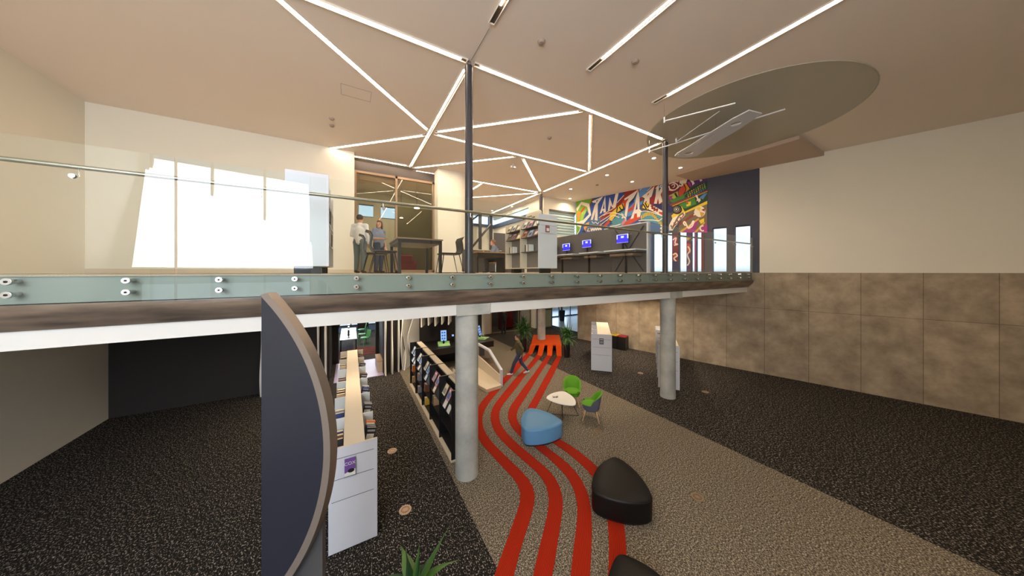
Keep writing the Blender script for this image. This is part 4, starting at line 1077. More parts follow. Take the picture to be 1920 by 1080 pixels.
while x < 14.0:
    for dx in ((0.78,) if True else ()):
        q = MB(); q.tube([(x + dx, 5.13, 5.35), (x + dx, 5.13, 5.27), (x + dx, 5.10, 5.25), (x + dx, 5.06, 5.25)], 0.008, CHROME, n=8)
        q.cyl((x + dx, 5.056, 5.25), (x + dx, 5.064, 5.25), 0.028, CHROME, n=16); q.cyl((x + dx, 5.036, 5.25), (x + dx, 5.044, 5.25), 0.024, CHROME, n=16)
        q.build('rail_bracket', bal, smooth=True)
    x += 1.553

# =================================================================== COCOON RIBS (wavy white boards)
def rib(x, y, amp, ph, label, z0=0.0, z1=LC, d=0.36, rz=0.0):
    N = 24; pts = []
    for i in range(N + 1):
        z = z0 + (z1 - z0) * i / N
        pts.append((d + amp * sin(2 * pi * z / 2.6 + ph) * (1 if z0 == 0 else 0.4), z))
    T = Matrix.Translation((x, y, 0)) @ Matrix.Rotation(rz, 4, 'Z')
    vs = []; fs = []
    for sx in (-0.024, 0.024):
        for dd, z in pts:
            vs.append((sx, -dd, z)); vs.append((sx, 0, z))
    n2 = 2 * (N + 1)
    for i in range(N):
        a = 2 * i
        fs += [(a, a + 1, a + 3, a + 2), (n2 + a, n2 + a + 2, n2 + a + 3, n2 + a + 1), (a, a + 2, n2 + a + 2, n2 + a), (a + 1, n2 + a + 1, n2 + a + 3, a + 3)]
    fs += [(0, n2, n2 + 1, 1), (n2 - 2, n2 - 1, 2 * n2 - 1, 2 * n2 - 2)]
    m = MB(); m.add(vs, fs, RIBM, T)
    o = m.build('wavy_rib')
    tag(o, label, 'wall rib', 'wavy white ribs on the dark wall')
    return o
for i, (x, y, a, ph, lb) in enumerate([
    (-2.6, 12.72, .10, 0.2, 'wavy white rib hidden furthest left on the dark wall'), (-1.75, 12.72, .10, 1.7, 'wavy white rib left of the round dark screen'),
    (-1.02, 12.72, .11, 2.6, 'wavy white rib at the left edge of the photo'), (-0.80, 12.72, .09, 3.6, 'wavy white rib just left of the arched passage'),
    (1.24, 12.72, .10, 2.8, 'wavy white rib right beside the lilac passage floor'), (1.50, 12.77, .08, 0.3, 'wavy white rib, second right of the lilac passage'),
    (1.76, 12.83, .05, 4.6, 'nearly straight white rib, third right of the lilac passage'), (2.02, 12.93, .15, 5.2, 'white rib bulging towards the black bookshelf end'),
    (2.27, 13.12, .18, 3.2, 'broad white rib behind the far end of the black bookshelf'), (2.45, 13.35, .20, 1.0, 'broad curved rib second behind the black bookshelf end'),
    (2.75, 13.38, .22, 4.9, 'broad pale rib left of the self-service screen')]):
    rib(x, y, a, ph, lb, rz=0.0 if i < 7 else radians(-22 - 9 * (i - 7)), d=0.34 if i < 8 else 0.55)
for i, (x, lb) in enumerate(((3.05, 'first hanging white fin, left end of the row above the self-service desk'), (3.35, 'second hanging white fin above the self-service desk'), (3.65, 'middle hanging white fin above the self-service desk'), (3.95, 'fourth hanging white fin above the self-service desk'), (4.25, 'hanging white fin nearest the concrete column'))):
    rib(x, 13.3, 0.1, i * 1.3, lb, z0=1.80 + 0.05 * (i % 2), z1=LC, d=0.95, rz=radians(-25))

# =================================================================== STRIPES AND BENCH
for k in (1, 2, 3, 4):
    L, R = STRIPE[k]
    n = len(L)
    H = 0.006
    vs = []; uvs = []
    d = 0
    for i in range(n):
        if i:
            d += hypot(L[i][0] - L[i - 1][0], L[i][1] - L[i - 1][1])
        vs += [(L[i][0], L[i][1], H), (R[i][0], R[i][1], H), (L[i][0], L[i][1], 0.0005), (R[i][0], R[i][1], 0.0005)]
        uvs.append(d)
    fs = []; uvl = []
    for i in range(n - 1):
        a = 4 * i; c = a + 4
        fs.append((a, c, c + 1, a + 1)); uvl += [(0, uvs[i]), (0, uvs[i + 1]), (1, uvs[i + 1]), (1, uvs[i])]
        fs.append((a, a + 2, c + 2, c)); uvl += [(0, 0)] * 4
        fs.append((a + 1, c + 1, c + 3, a + 3)); uvl += [(0, 0)] * 4
    m = MB(); m.add(vs, fs, M_STRIPE)
    o = m.build('carpet_stripe')
    uvlayer = o.data.uv_layers.new(name='uv')
    for i, t in enumerate(uvl):
        uvlayer.data[i].uv = t
    tag(o, ['leftmost orange-red carpet stripe, passing behind the nearest concrete column', 'second orange-red carpet stripe from the left, winding past the blue pouf',
            'third orange-red carpet stripe, running under the left side of the blue pouf', 'rightmost orange-red carpet stripe, running under the black pouf'][k - 1], 'carpet stripe', 'winding orange-red carpet stripes')

bench = empty('platform_bench', (9.5, 12.6, 0), 'orange felt platform bench around a column with four ramps flowing into the stripes', 'bench')
outer = [(8.2, 12.2), (9.5, 11.3), (10.88, 13.14), (9.55, 13.95)]
hole = [(9.30 + 0.24 * cos(2 * pi * i / 28), 12.80 + 0.24 * sin(2 * pi * i / 28)) for i in range(28)]
tri = tessellate_polygon([[Vector((x, y, 0)) for x, y in outer], [Vector((x, y, 0)) for x, y in hole]])
allp = outer + hole; na = len(allp)
vs = [(x, y, 0.42) for x, y in allp] + [(x, y, 0.36) for x, y in allp]
fs = [tuple(t) for t in tri] + [tuple(i + na for i in t)[::-1] for t in tri]
fs += [(i, (i + 1) % 4, na + (i + 1) % 4, na + i) for i in range(4)]
fs += [(4 + i, 4 + (i + 1) % 28, na + 4 + (i + 1) % 28, na + 4 + i) for i in range(28)]
m = MB(); m.add(vs, fs, M_BENCH); m.build('seat_top', bench)
m = MB(); m.prism([(8.32, 12.26), (9.5, 11.45), (10.76, 13.1), (9.58, 13.82)], 0.0, 0.06, BLACKL)
for p, q in (((8.3, 12.32), (9.52, 13.8)), ((9.62, 13.8), (10.75, 13.12)), ((10.74, 13.02), (9.6, 11.5))):
    dv = Vector((q[0] - p[0], q[1] - p[1], 0)).normalized(); nv = Vector((-dv.y, dv.x, 0)) * 0.03
    m.prism([p, q, (q[0] + nv.x, q[1] + nv.y), (p[0] + nv.x, p[1] + nv.y)], 0.06, 0.36, M_BENCH)
m.build('base', bench)
A0 = Vector((8.2, 12.2, 0)); B0 = Vector((9.5, 11.3, 0))
for k in (1, 2, 3, 4):
    L, R = STRIPE[k]
    fl = [Vector((*L[0], 0)), Vector((*R[0], 0))]
    t0 = [0.0, 0.28, 0.54, 0.80][k - 1]; t1 = t0 + 0.19
    tp = [A0.lerp(B0, t0), A0.lerp(B0, t1)]
    vs = []; fs = []; N = 14; uvl = []
    for i in range(N + 1):
        t = i / N
        z = 0.42 * (0.5 + 0.5 * cos(pi * min(1, t * 1.1))) + 0.004
        h = t
        for a in (0, 1):
            p = tp[a].lerp(fl[a], h)
            vs.append((p.x, p.y, z + 0.002)); vs.append((p.x + 0.02, p.y + 0.03, max(z - 0.035, 0.0)))
    for i in range(N):
        a = 4 * i; c = a + 4
        fs += [(a, c, c + 2, a + 2), (a + 1, a + 3, c + 3, c + 1), (a, a + 1, c + 1, c), (a + 2, c + 2, c + 3, a + 3)]
    m = MB(); m.add(vs, fs, M_BENCH); m.build('ramp', bench, smooth=True)

# =================================================================== BOOK MAKERS
PAL = {'dark blue': rgb(36, 52, 104), 'blue': rgb(70, 110, 170), 'teal': rgb(50, 130, 130), 'orange': rgb(210, 110, 40), 'red': rgb(150, 40, 36), 'yellow': rgb(216, 176, 60),
       'black': rgb(32, 30, 34), 'brown': rgb(110, 72, 46), 'white': rgb(226, 224, 218), 'cream': rgb(224, 206, 168), 'purple': rgb(110, 76, 150), 'green': rgb(74, 120, 66),
       'grey': rgb(140, 142, 146), 'pink': rgb(206, 140, 150), 'light blue': rgb(160, 192, 226), 'tan': rgb(186, 150, 110)}
def cov(c):
    return mat('cover_' + c.replace(' ', '_'), PAL[c], 0.45, noise=0.12, nscale=25)
def book_mesh(w, h, t, c, c2=None):
    """book standing in the x-z plane: width w (x), height h (z), thickness t (y), front at -y"""
    m = MB()
    m.box(-w / 2, w / 2, -t / 2, -t / 2 + 0.003, 0, h, cov(c)); m.box(-w / 2, w / 2, t / 2 - 0.003, t / 2, 0, h, cov(c))
    m.box(-w / 2, -w / 2 + 0.004, -t / 2, t / 2, 0, h, cov(c)); m.box(-w / 2 + 0.004, w / 2 - 0.005, -t / 2 + 0.003, t / 2 - 0.003, 0.004, h - 0.004, PAGES)
    if c2:
        m.box(-w * 0.38, w * 0.38, -t / 2 - 0.0008, -t / 2, h * 0.12, h * 0.60, cov(c2)); m.box(-w * 0.40, w * 0.40, -t / 2 - 0.0008, -t / 2, h * 0.74, h * 0.86, cov('white' if c2 != 'white' else 'grey'))
    return m
_bc = {}
def put_book(T, w, h, t, c, c2, label, group, name='book', cat='book'):
    key = (round(w, 3), round(h, 3), round(t, 3), c, c2)
    if key not in _bc:
        o = book_mesh(w, h, t, c, c2).build(name)
        _bc[key] = o.data
    else:
        o = bpy.data.objects.new(name, _bc[key]); COL.objects.link(o)
    o.matrix_world = T
    tag(o, label, cat, group)
    return o
ORD = ['first', 'second', 'third', 'fourth', 'fifth', 'sixth', 'seventh']

# =================================================================== LONG WHITE BOOKSHELF (left)
def end_panel_cover(parent, x0, x1, y, z0, z1, grooves, holder=None):
    m = MB(); m.box(x0, x1, y, y + 0.028, z0, z1, WHITE)
    m.build('end_panel', parent, bevel=0.002)
    m = MB(); m.box(x0, x1, y, y + 0.028, z1, z1 + 0.006, CREAM); m.build('edge_trim', parent)
    for z in grooves:
        m = MB(); m.box(x0 + 0.04, x1 - 0.05, y - 0.0015, y + 0.001, z - 0.004, z + 0.004, GROOVE); m.build('groove', parent)

sh = empty('bookshelf', (0.06, 4.9, 0), 'long double-sided white bookshelf at lower left with a cream top board', 'bookshelf')
x0, x1, yF, yB = -0.28, 0.37, 4.90, 10.85
m = MB(); m.box(-0.09, 0.20, yF + 0.03, yB, 1.54, 1.57, CREAM); m.build('top_board', sh, bevel=0.003)
m = MB(); m.box(-0.05, 0.16, yF + 0.03, yB, 0.06, 1.54, PALEG); m.box(x0 + 0.03, x1 - 0.03, yF + 0.03, yB, 0.0, 0.06, BLACKL); m.build('core', sh)
end_panel_cover(sh, x0, x1, yF, 0.03, 1.575, (1.42, 1.11, 0.79))
for i in range(1, 7):
    y = 4.93 + i * 0.975
    for xx0, xx1 in ((x0, -0.09), (0.20, x1)):
        m = MB(); m.box(xx0, xx1, y - 0.009, y + 0.009, 0.06, 1.57, CREAM if i > 4 else PALEG); m.build('divider', sh, bevel=0.002)
for z in (0.06, 0.5, 0.9, 1.27):
    for xx0, xx1 in ((x0 + 0.02, -0.05), (0.16, x1 - 0.02)):
        m = MB(); m.box(xx0, xx1, yF + 0.03, yB - 0.01, z, z + 0.02, DARKGREY if z > 1 else PALEG); m.build('shelf_board', sh)
# the book on the end panel, with a printed author name
hold = empty('display_holder', (0.03, 4.9, 1.16), 'clear acrylic holder fixed to the end of the long white bookshelf', 'holder')
m = MB(); m.box(-0.08, 0.08, 4.893, 4.897, 1.13, 1.42, glass('acrylic', (0.97, 0.98, 0.99), 0.5)); m.box(-0.08, 0.08, 4.84, 4.897, 1.13, 1.134, M_GLASS_CLEAR)
m.build('back_plate', hold)
m = MB(); m.box(-0.08, 0.08, 4.838, 4.842, 1.134, 1.16, glass('acrylic_lip', (0.97, 0.98, 0.99), 0.5)); m.build('front_lip', hold)
def text_obj(s, size, m, loc, rot, name, parent=None, ext=0.0005):
    c = bpy.data.curves.new(name, 'FONT'); c.body = s; c.size = size; c.extrude = ext; c.align_x = 'CENTER'; c.align_y = 'CENTER'
    c.materials.append(m)
    t_ = bpy.data.objects.new(name, c)
    o = bpy.data.objects.new(name, bpy.data.meshes.new_from_object(t_)); COL.objects.link(o)
    bpy.data.objects.remove(t_)
    o.location = loc; o.rotation_euler = rot
    if parent is not None:
        o.parent = parent
    return o
bk = empty('book', (0.0, 4.872, 1.14), 'purple and white book facing out on the end of the long white bookshelf', 'book')
m = MB(); m.box(-0.075, 0.065, 4.862, 4.882, 1.14, 1.395, cov('purple')); m.build('cover', bk)
m = MB(); m.prism([(-0.075, 0), (0.065, 0), (0.065, 0.09), (-0.075, 0.05)], 0, 0.001, cov('white'), Matrix.Translation((0, 4.862, 1.14)) @ Matrix.Rotation(radians(90), 4, 'X')); m.ell((0.01, 4.861, 1.215), (0.045, 0.0006, 0.030), cov('black')); m.build('cover_picture', bk)
text_obj('COX', 0.066, cov('white'), (-0.005, 4.8605 - 4.872, 1.325 - 1.14), (radians(90), 0, 0), 'cover_title', bk)

rnd = random.Random(5)
rc = [['black', 'dark blue', 'teal', 'orange'], ['black', 'grey', 'blue'], ['dark blue', 'blue', 'white'], ['black', 'tan', 'brown'], ['black', 'white', 'brown'], ['brown', 'black']]
for i in range(6):
    yb = 4.93 + i * 0.975
    cs = rc[i]
    for j, c in enumerate(cs):
        # right side: leaning face-out, packed one in front of the other along the bay
        T = Matrix.Translation((0.262, yb + 0.40 + 0.085 * j, 1.305)) @ Matrix.Rotation(radians(14), 4, 'Y') @ Matrix.Rotation(radians(-12), 4, 'X')
        put_book(T, 0.15, 0.24 - 0.012 * (j % 3), 0.06, c, ['white', 'orange', 'light blue', 'yellow'][j % 4], '%s leaning book, %s in %s bay back, right side of long white bookshelf' % (c, ORD[j], ORD[i]), 'paperbacks on the right side of the long white bookshelf')
    for j in range(3 if i % 2 == 0 else 2):
        c = ['black', 'brown', 'dark blue', 'grey', 'tan'][(i * 2 + j) % 5]
        T = Matrix.Translation((-0.182, yb + 0.38 + 0.12 * j, 1.295)) @ Matrix.Rotation(radians(180), 4, 'Z') @ Matrix.Rotation(radians(10 - 4 * j), 4, 'X')
        put_book(T, 0.16, 0.20 + 0.01 * j, 0.085, c, None, '%s page-up book, %s in %s bay back, left side of white bookshelf' % (c, ORD[j], ORD[i]), 'page-up books on the left side of the long white bookshelf')

# =================================================================== BLACK BOOKSHELF
bs = empty('bookshelf', (2.1, 6.0, 0), 'long black bookshelf with a cream top, facing the dark carpet left of the concrete column', 'bookshelf')
xf, xb_, ya, yb_ = 1.93, 2.34, 6.02, 10.95
m = MB(); m.box(2.165, xb_, ya, yb_, 1.53, 1.56, CREAM); m.build('top_board', bs)
m = MB(); m.box(2.15, 2.32, ya, yb_, 0.05, 1.53, BLACKL); m.build('back_panel', bs)
m = MB(); m.box(xf - 0.012, xb_, ya - 0.02, yb_ + 0.02, 0.0, 0.045, CREAM); m.build('plinth', bs)
for i in range(6):
    y = 6.02 + i * 0.985
    m = MB(); m.prism([(xf, y - 0.01), (xb_, y - 0.01), (xb_, y + 0.01), (xf, y + 0.01)], 0.045, 1.57, BLACKL); m.build('divider', bs)
    m = MB(); m.box(xf, xb_, y - 0.01, y + 0.01, 1.57, 1.576, mat('divider_edge', rgb(150, 130, 112), 0.5)); m.build('divider_edge', bs)
for i in range(5):
    y = 6.03 + i * 0.985
    for z in (0.15, 0.55, 0.93, 1.22):
        m = MB(); m.box(xf + 0.02, 2.15, y, y + 0.965, z, z + 0.015, BLACKL)
        if z > 0.9:
            T = Matrix.Translation((xf + 0.03, y + 0.48, z + 0.015)) @ Matrix.Rotation(radians(28), 4, 'Y')
            m.box(-0.004, 0.004, -0.48, 0.48, 0, 0.26, BLACKL, T)
        m.build('shelf_board', bs)
fc = ['light blue', 'white', 'white', 'light blue', 'cream', 'light blue', 'pink', 'pink', 'cream', 'pink']
for i in range(5):
    yb = 6.03 + (4 - i) * 0.985
    for j in range(2):
        c = fc[i * 2 + j]
        T = Matrix.Translation((xf + 0.014, yb + 0.66 - 0.32 * j, 1.24)) @ Matrix.Rotation(radians(-90), 4, 'Z') @ Matrix.Rotation(radians(-28), 4, 'X')
        put_book(T, 0.19, 0.25, 0.012, c, 'grey' if j == 0 else 'blue', '%s book, top ledge of black bookshelf, %s bay from far end, %s one' % (c, ORD[i], ('left', 'right')[j]), 'face-out books on the black bookshelf')
    for j in range(2 if i in (0, 4) else 1):
        c = ['light blue', 'cream', 'light blue', 'tan', 'white'][i]
        T = Matrix.Translation((xf + 0.014, yb + 0.62 - 0.30 * j, 0.95)) @ Matrix.Rotation(radians(-90), 4, 'Z') @ Matrix.Rotation(radians(-28), 4, 'X')
        put_book(T, 0.17, 0.23, 0.012, c, 'white', '%s book, second ledge of black bookshelf, %s bay from far end, %s one' % (c, ORD[i], ORD[j]), 'second ledge books on the black bookshelf')
    for j in range(3 if i < 4 else 0):
        c = ['tan', 'white', 'orange', 'grey', 'brown'][(i + j) % 5]
        T = Matrix.Translation((xf + 0.11, yb + 0.75 - 0.055 * j, 0.57)) @ Matrix.Rotation(radians(0), 4, 'Z')
        put_book(T, 0.16, 0.24 - 0.01 * j, 0.04, c, None, '%s book, third shelf of black bookshelf, %s bay from far end, %s one' % (c, ORD[i], ORD[j]), 'lower shelf books on the black bookshelf')
    for j in range(2 if i < 3 else 0):
        c = ['yellow', 'tan', 'grey'][(i + j) % 3]
        T = Matrix.Translation((xf + 0.11, yb + 0.72 - 0.06 * j, 0.17))
        put_book(T, 0.16, 0.22, 0.045, c, None, '%s book, bottom shelf of black bookshelf, %s bay from far end, %s one' % (c, ORD[i], ORD[j]), 'bottom shelf books on the black bookshelf')
sg = empty('shelf_sign', (2.27, 6.75, 1.56), 'small cream sign standing on top of the black bookshelf next to the concrete column', 'sign')
m = MB(); m.box(2.20, 2.34, 6.55, 7.05, 1.56, 1.57, CREAM); m.build('sign_foot', sg)
m = MB(); m.box(2.30, 2.32, 6.55, 7.05, 1.57, 1.70, CREAM); m.box(2.298, 2.30, 6.72, 6.90, 1.62, 1.65, GROOVE); m.build('sign_board', sg, bevel=0.003)

# =================================================================== WHITE BOOTH / SLIDE-SHAPED SEAT
bo = empty('seat_booth', (4.4, 9.6, 0), 'white angular seat booth with a glazed cut-corner side, right of the nearest concrete column', 'booth')
m = MB(); m.prism([(4.02, 9.30), (4.10, 8.86), (4.72, 8.95), (4.80, 9.1), (4.80, 11.3), (4.02, 11.3)], 0.0, 0.12, CREAM); m.build('base_slab', bo, bevel=0.01)
def yz_panel(m, poly, x0, x1, mt):
    n = len(poly); vs = [(x0, y, z) for y, z in poly] + [(x1, y, z) for y, z in poly]
    fs = [tuple(range(n)), tuple(range(n, 2 * n))[::-1]] + [(i, n + i, n + (i + 1) % n, (i + 1) % n) for i in range(n)]
    m.add(vs, fs, mt)
m = MB()
ow = [(9.06, 0.0), (9.06, 0.62), (10.1, 1.12), (11.3, 1.12), (11.3, 0.0)]
iw = [(9.12, 0.12), (9.12, 0.58), (10.12, 1.05), (11.24, 1.05), (11.24, 0.12)]
for i in range(4):
    a, c = ow[i], ow[i + 1]; d_, e_ = iw[i + 1], iw[i]
    yz_panel(m, [a, c, d_, e_], 4.74, 4.84, WHITE)
yz_panel(m, [(9.12, 0.12), (9.12, 0.40), (11.24, 0.62), (11.24, 0.12)], 4.755, 4.80, CREAM)
m.build('side_frame', bo)
m = MB(); yz_panel(m, [(9.12, 0.40), (9.12, 0.58), (10.12, 1.05), (11.24, 1.05), (11.24, 0.62)], 4.785, 4.793, glass('booth_pane', (0.86, 0.80, 0.76), 1.0)); m.build('side_pane', bo)
m = MB(); m.box(4.02, 4.74, 11.2, 11.3, 0.42, 1.12, WHITE); m.build('end_wall', bo, bevel=0.01)

# =================================================================== SELF SERVICE DESK
dk = empty('service_desk', (4.4, 12.6, 0), 'long black self-service counter under the hanging white fins', 'desk')
m = MB(); m.prism([(2.95, 11.8), (5.9, 11.95), (5.9, 13.35), (2.95, 13.35)], 0.66, 0.94, BLACKL); m.build('counter_top', dk, bevel=0.01)
m = MB(); m.box(3.1, 5.85, 12.9, 13.35, 0.0, 0.66, BLACKL); m.build('counter_base', dk)
TRAYG = mat('mint_green_tray', rgb(176, 222, 150), 0.4)
SCRB = mat('kiosk_screen', rgb(120, 160, 220), 0.4, emit=1.0)
SCRD = mat('kiosk_screen_ink', rgb(60, 90, 150), 0.4, emit=0.5)
def kiosk(x, y, z, label, rz=0.0, side=False):
    o = empty('self_check_kiosk', (x, y, z), label, 'kiosk', 'self-check kiosks', rz)
    m = MB(); m.box(-0.26, 0.26, -0.22, 0.2, 0.0, 0.03, TRAYG); m.box(-0.26, -0.235, -0.22, 0.2, 0.03, 0.12, TRAYG); m.box(-0.26, 0.26, 0.18, 0.2, 0.03, 0.12, TRAYG)
    m.build('tray', o, world=False, bevel=0.005)
    T = Matrix.Translation((0, 0.12, 0.14)) @ Matrix.Rotation(radians(-14), 4, 'X')
    m = MB(); m.box(-0.14, 0.14, 0, 0.03, 0, 0.50, BLACKM, T); m.build('screen_case', o, world=False, bevel=0.005)
    m = MB(); m.box(-0.125, 0.125, -0.003, 0, 0.02, 0.48, SCRB, T)
    for k in range(3):
        for j in range(2):
            m.box(-0.09 + 0.1 * j, -0.02 + 0.1 * j, -0.005, -0.003, 0.08 + 0.13 * k, 0.16 + 0.13 * k, SCRD, T)
    m.build('screen', o, world=False)
    m = MB(); m.cyl((0, 0.16, 0.03), (0, 0.16, 0.2), 0.04, BLACKM); m.build('stand', o, world=False)
    return o
kiosk(3.62, 12.35, 0.94, 'lit self-check screen with a mint green tray on the black counter', radians(-12))
kiosk(5.62, 12.6, 0.94, 'self-check station with a green tray partly hidden right of the concrete column', radians(40))
o = empty('card_terminal', (4.15, 12.7, 0.94), 'small black card terminal on the counter beside the lit self-check screen', 'terminal')
m = MB(); m.box(4.09, 4.21, 12.64, 12.72, 0.94, 0.95, BLACKM); m.cyl((4.15, 12.69, 0.95), (4.15, 12.72, 1.12), 0.02, BLACKM); m.build('stand', o)
m = MB(); m.box(-0.06, 0.06, -0.02, 0.01, 0, 0.2, BLACKM, TR(4.15, 12.70, 1.1, rx=radians(-15))); m.box(-0.045, 0.045, -0.023, -0.02, 0.1, 0.18, SCRB, TR(4.15, 12.70, 1.1, rx=radians(-15))); m.build('terminal_body', o)

# =================================================================== POUFS
def blob(corners, bulge=0.18, n=14, rc=0.12):
    """rounded triangle outline through corners with bulging sides"""
    P = []
    c = Vector((sum(x for x, y in corners) / 3, sum(y for x, y in corners) / 3))
    for i in range(3):
        a = Vector(corners[i]); b_ = Vector(corners[(i + 1) % 3])
        mid = (a + b_) / 2; out = (mid - c).normalized() * bulge * (b_ - a).length
        for k in range(n):
            t = k / n
            P.append(a * (1 - t) ** 2 + (mid + out * 2) * 2 * t * (1 - t) + b_ * t * t)
    for _ in range(2):
        P = [(P[i - 1] + P[i] * 2 + P[(i + 1) % len(P)]) / 4 for i in range(len(P))]
    return P
def pouf(corners, h, mt, label, bulge=0.125):
    P = blob(corners, bulge)
    c = sum(P, Vector((0, 0))) / len(P)
    o = empty('pouf', (c.x, c.y, 0), label, 'pouf', 'rounded triangular poufs')
    rings = []
    for s, z in ((0.955, 0.03), (0.995, 0.05), (1.0, 0.10), (1.0, h - 0.045), (0.995, h - 0.02), (0.975, h - 0.004), (0.94, h + 0.004), (0.6, h + 0.008), (0.2, h + 0.009)):
        rings.append([(c.x + (p.x - c.x) * s, c.y + (p.y - c.y) * s, z) for p in P])
    n = len(P); vs = [v for r in rings for v in r]; fs = []
    for i in range(len(rings) - 1):
        for k in range(n):
            fs.append((i * n + k, i * n + (k + 1) % n, (i + 1) * n + (k + 1) % n, (i + 1) * n + k))
    fs += [tuple(range(n))[::-1], tuple(range((len(rings) - 1) * n, len(rings) * n))]
    m = MB(); m.add(vs, fs, mt); m.build('upholstery', o, smooth=True)
    m = MB(); m.prism([(c.x + (p.x - c.x) * 0.93, c.y + (p.y - c.y) * 0.93) for p in P], 0.0, 0.035, BLACKL); m.build('plinth', o)
    m = MB()
    pp = [(c.x + (p.x - c.x) * 0.995, c.y + (p.y - c.y) * 0.995, h - 0.022) for p in P]
    m.tube(pp + [pp[0]], 0.006, mt, n=6); m.build('piping', o)
    return o
pouf([(4.34, 6.58), (3.62, 5.66), (4.70, 5.50)], 0.40, BLUEV, 'blue vinyl pouf with a rounded triangular top, standing across the orange stripes')
pouf([(4.76, 3.96), (3.62, 3.52), (4.37, 2.84)], 0.40, BLACKV, 'black vinyl pouf with a rounded triangular top, in the middle right foreground')
pouf([(3.14, 2.56), (2.45, 2.05), (3.35, 1.85)], 0.42, BLACKV, 'black pouf cut off by the bottom edge of the photo')

# =================================================================== COFFEE TABLE
tb = empty('coffee_table', (5.4, 6.4, 0), 'low white rounded triangular coffee table on black wire legs', 'table')
P = blob([(4.96, 6.62), (5.74, 6.72), (5.40, 5.84)], 0.14)
m = MB(); m.prism([(p.x, p.y) for p in P], 0.485, 0.51, mat('white_table_top', rgb(240, 236, 228), 0.3)); m.build('table_top', tb, bevel=0.006)
cc = Vector((5.37, 6.40, 0))
feet = [Vector((5.02, 6.66, 0)), Vector((5.76, 6.10, 0)), Vector((5.20, 6.14, 0)), Vector((5.66, 6.72, 0))]
for f in feet:
    top = cc.lerp(f, 0.55) + Vector((0, 0, 0.485))
    m = MB(); m.tube([f + Vector((0, 0, 0.008)), top], 0.008, BLACKM, n=8); m.build('leg', tb, smooth=True)
m = MB(); m.tube([feet[0] + Vector((0, 0, 0.012)), feet[1] + Vector((0, 0, 0.012))], 0.007, BLACKM); m.tube([feet[2] + Vector((0, 0, 0.012)), feet[3] + Vector((0, 0, 0.012))], 0.007, BLACKM)
m.build('floor_bar', tb)
gl = empty('sunglasses', (5.22, 6.50, 0.512), 'small dark pair of glasses lying on the white coffee table', 'glasses')
m = MB(); m.ell((5.19, 6.52, 0.520), (0.035, 0.024, 0.006), BLACKM); m.ell((5.26, 6.48, 0.520), (0.035, 0.024, 0.006), BLACKM); m.tube([(5.22, 6.505, 0.52), (5.235, 6.495, 0.52)], 0.004, BLACKM); m.build('lenses', gl, smooth=True)
m = MB(); m.tube([(5.16, 6.54, 0.517), (5.22, 6.62, 0.517)], 0.004, BLACKM); m.build('temple_arm', gl); m = MB(); m.tube([(5.29, 6.46, 0.517), (5.34, 6.54, 0.517)], 0.004, BLACKM); m.build('temple_arm', gl)

# =================================================================== TUB CHAIRS
def tub_chair(x, y, rz, outer_m, label):
    """local: front is -y"""
    o = empty('tub_chair', (x, y, 0), label, 'chair', 'green tub chairs', rz)
    # shell: angular tub swept around the seat, height rises to the back
    N = 28; rings_o = []; rings_i = []
    vs = []; fs = []
    for i in range(N + 1):
        t = radians(-38 + (360 - 104) * i / N) if False else radians(-50 + 280 * i / N)
        # angle 90deg = back (+y)
        back = max(0.0, sin(t))
        topz = 0.47 + 0.33 * (back ** 0.75)
        topr = 0.285 + 0.035 * back
        cx, cy = cos(t), sin(t)
        k = 1.0 / max(abs(cx) ** 3 + abs(cy) ** 3, 1e-6) ** (1 / 3) * 0.95
        k = min(k, 1.12)
        for (r, z) in ((0.20, 0.27), (0.245, 0.36), (topr, topz), (topr - 0.03, topz + 0.012), (topr - 0.055, topz - 0.01), (0.20, 0.43), (0.16, 0.40)):
            vs.append((r * cx * k, r * cy * k, z))
    q = 7
    for i in range(N):
        for j in range(q - 1):
            fs.append((i * q + j, (i + 1) * q + j, (i + 1) * q + j + 1, i * q + j + 1))
    fs.append(tuple(range(q))); fs.append(tuple(range(N * q, N * q + q))[::-1])
    m = MB(); m.add(vs, fs, outer_m)
    kg = m._m(GREENF)
    for i in range(N):
        for j in range(q - 1):
            if j >= 2:
                m.mi[i * (q - 1) + j] = kg
    m.build('shell', o, world=False, smooth=True)
    m = MB(); m.ell((0, -0.02, 0.42), (0.245, 0.245, 0.055), GREENF, n=28); m.build('seat_cushion', o, world=False, smooth=True)
    m = MB(); m.ell((0, 0, 0.33), (0.235, 0.235, 0.075), outer_m, n=28); m.build('seat_base', o, world=False, smooth=True)
    for sx in (-1, 1):
        for sy in (-1, 1):
            m = MB(); m.cyl((sx * 0.145, sy * 0.145, 0.30), (sx * 0.225, sy * 0.225, 0.0), 0.017, WOODL, 0.010, n=12)
            m.build('leg', o, world=False, smooth=True)
    return o
tub_chair(6.13, 6.78, radians(-42), GREENF, 'all green tub chair behind the white coffee table, facing the camera')
tub_chair(5.98, 5.82, radians(-138), GREYF, 'grey-backed tub chair with a green inside, right of the white coffee table')

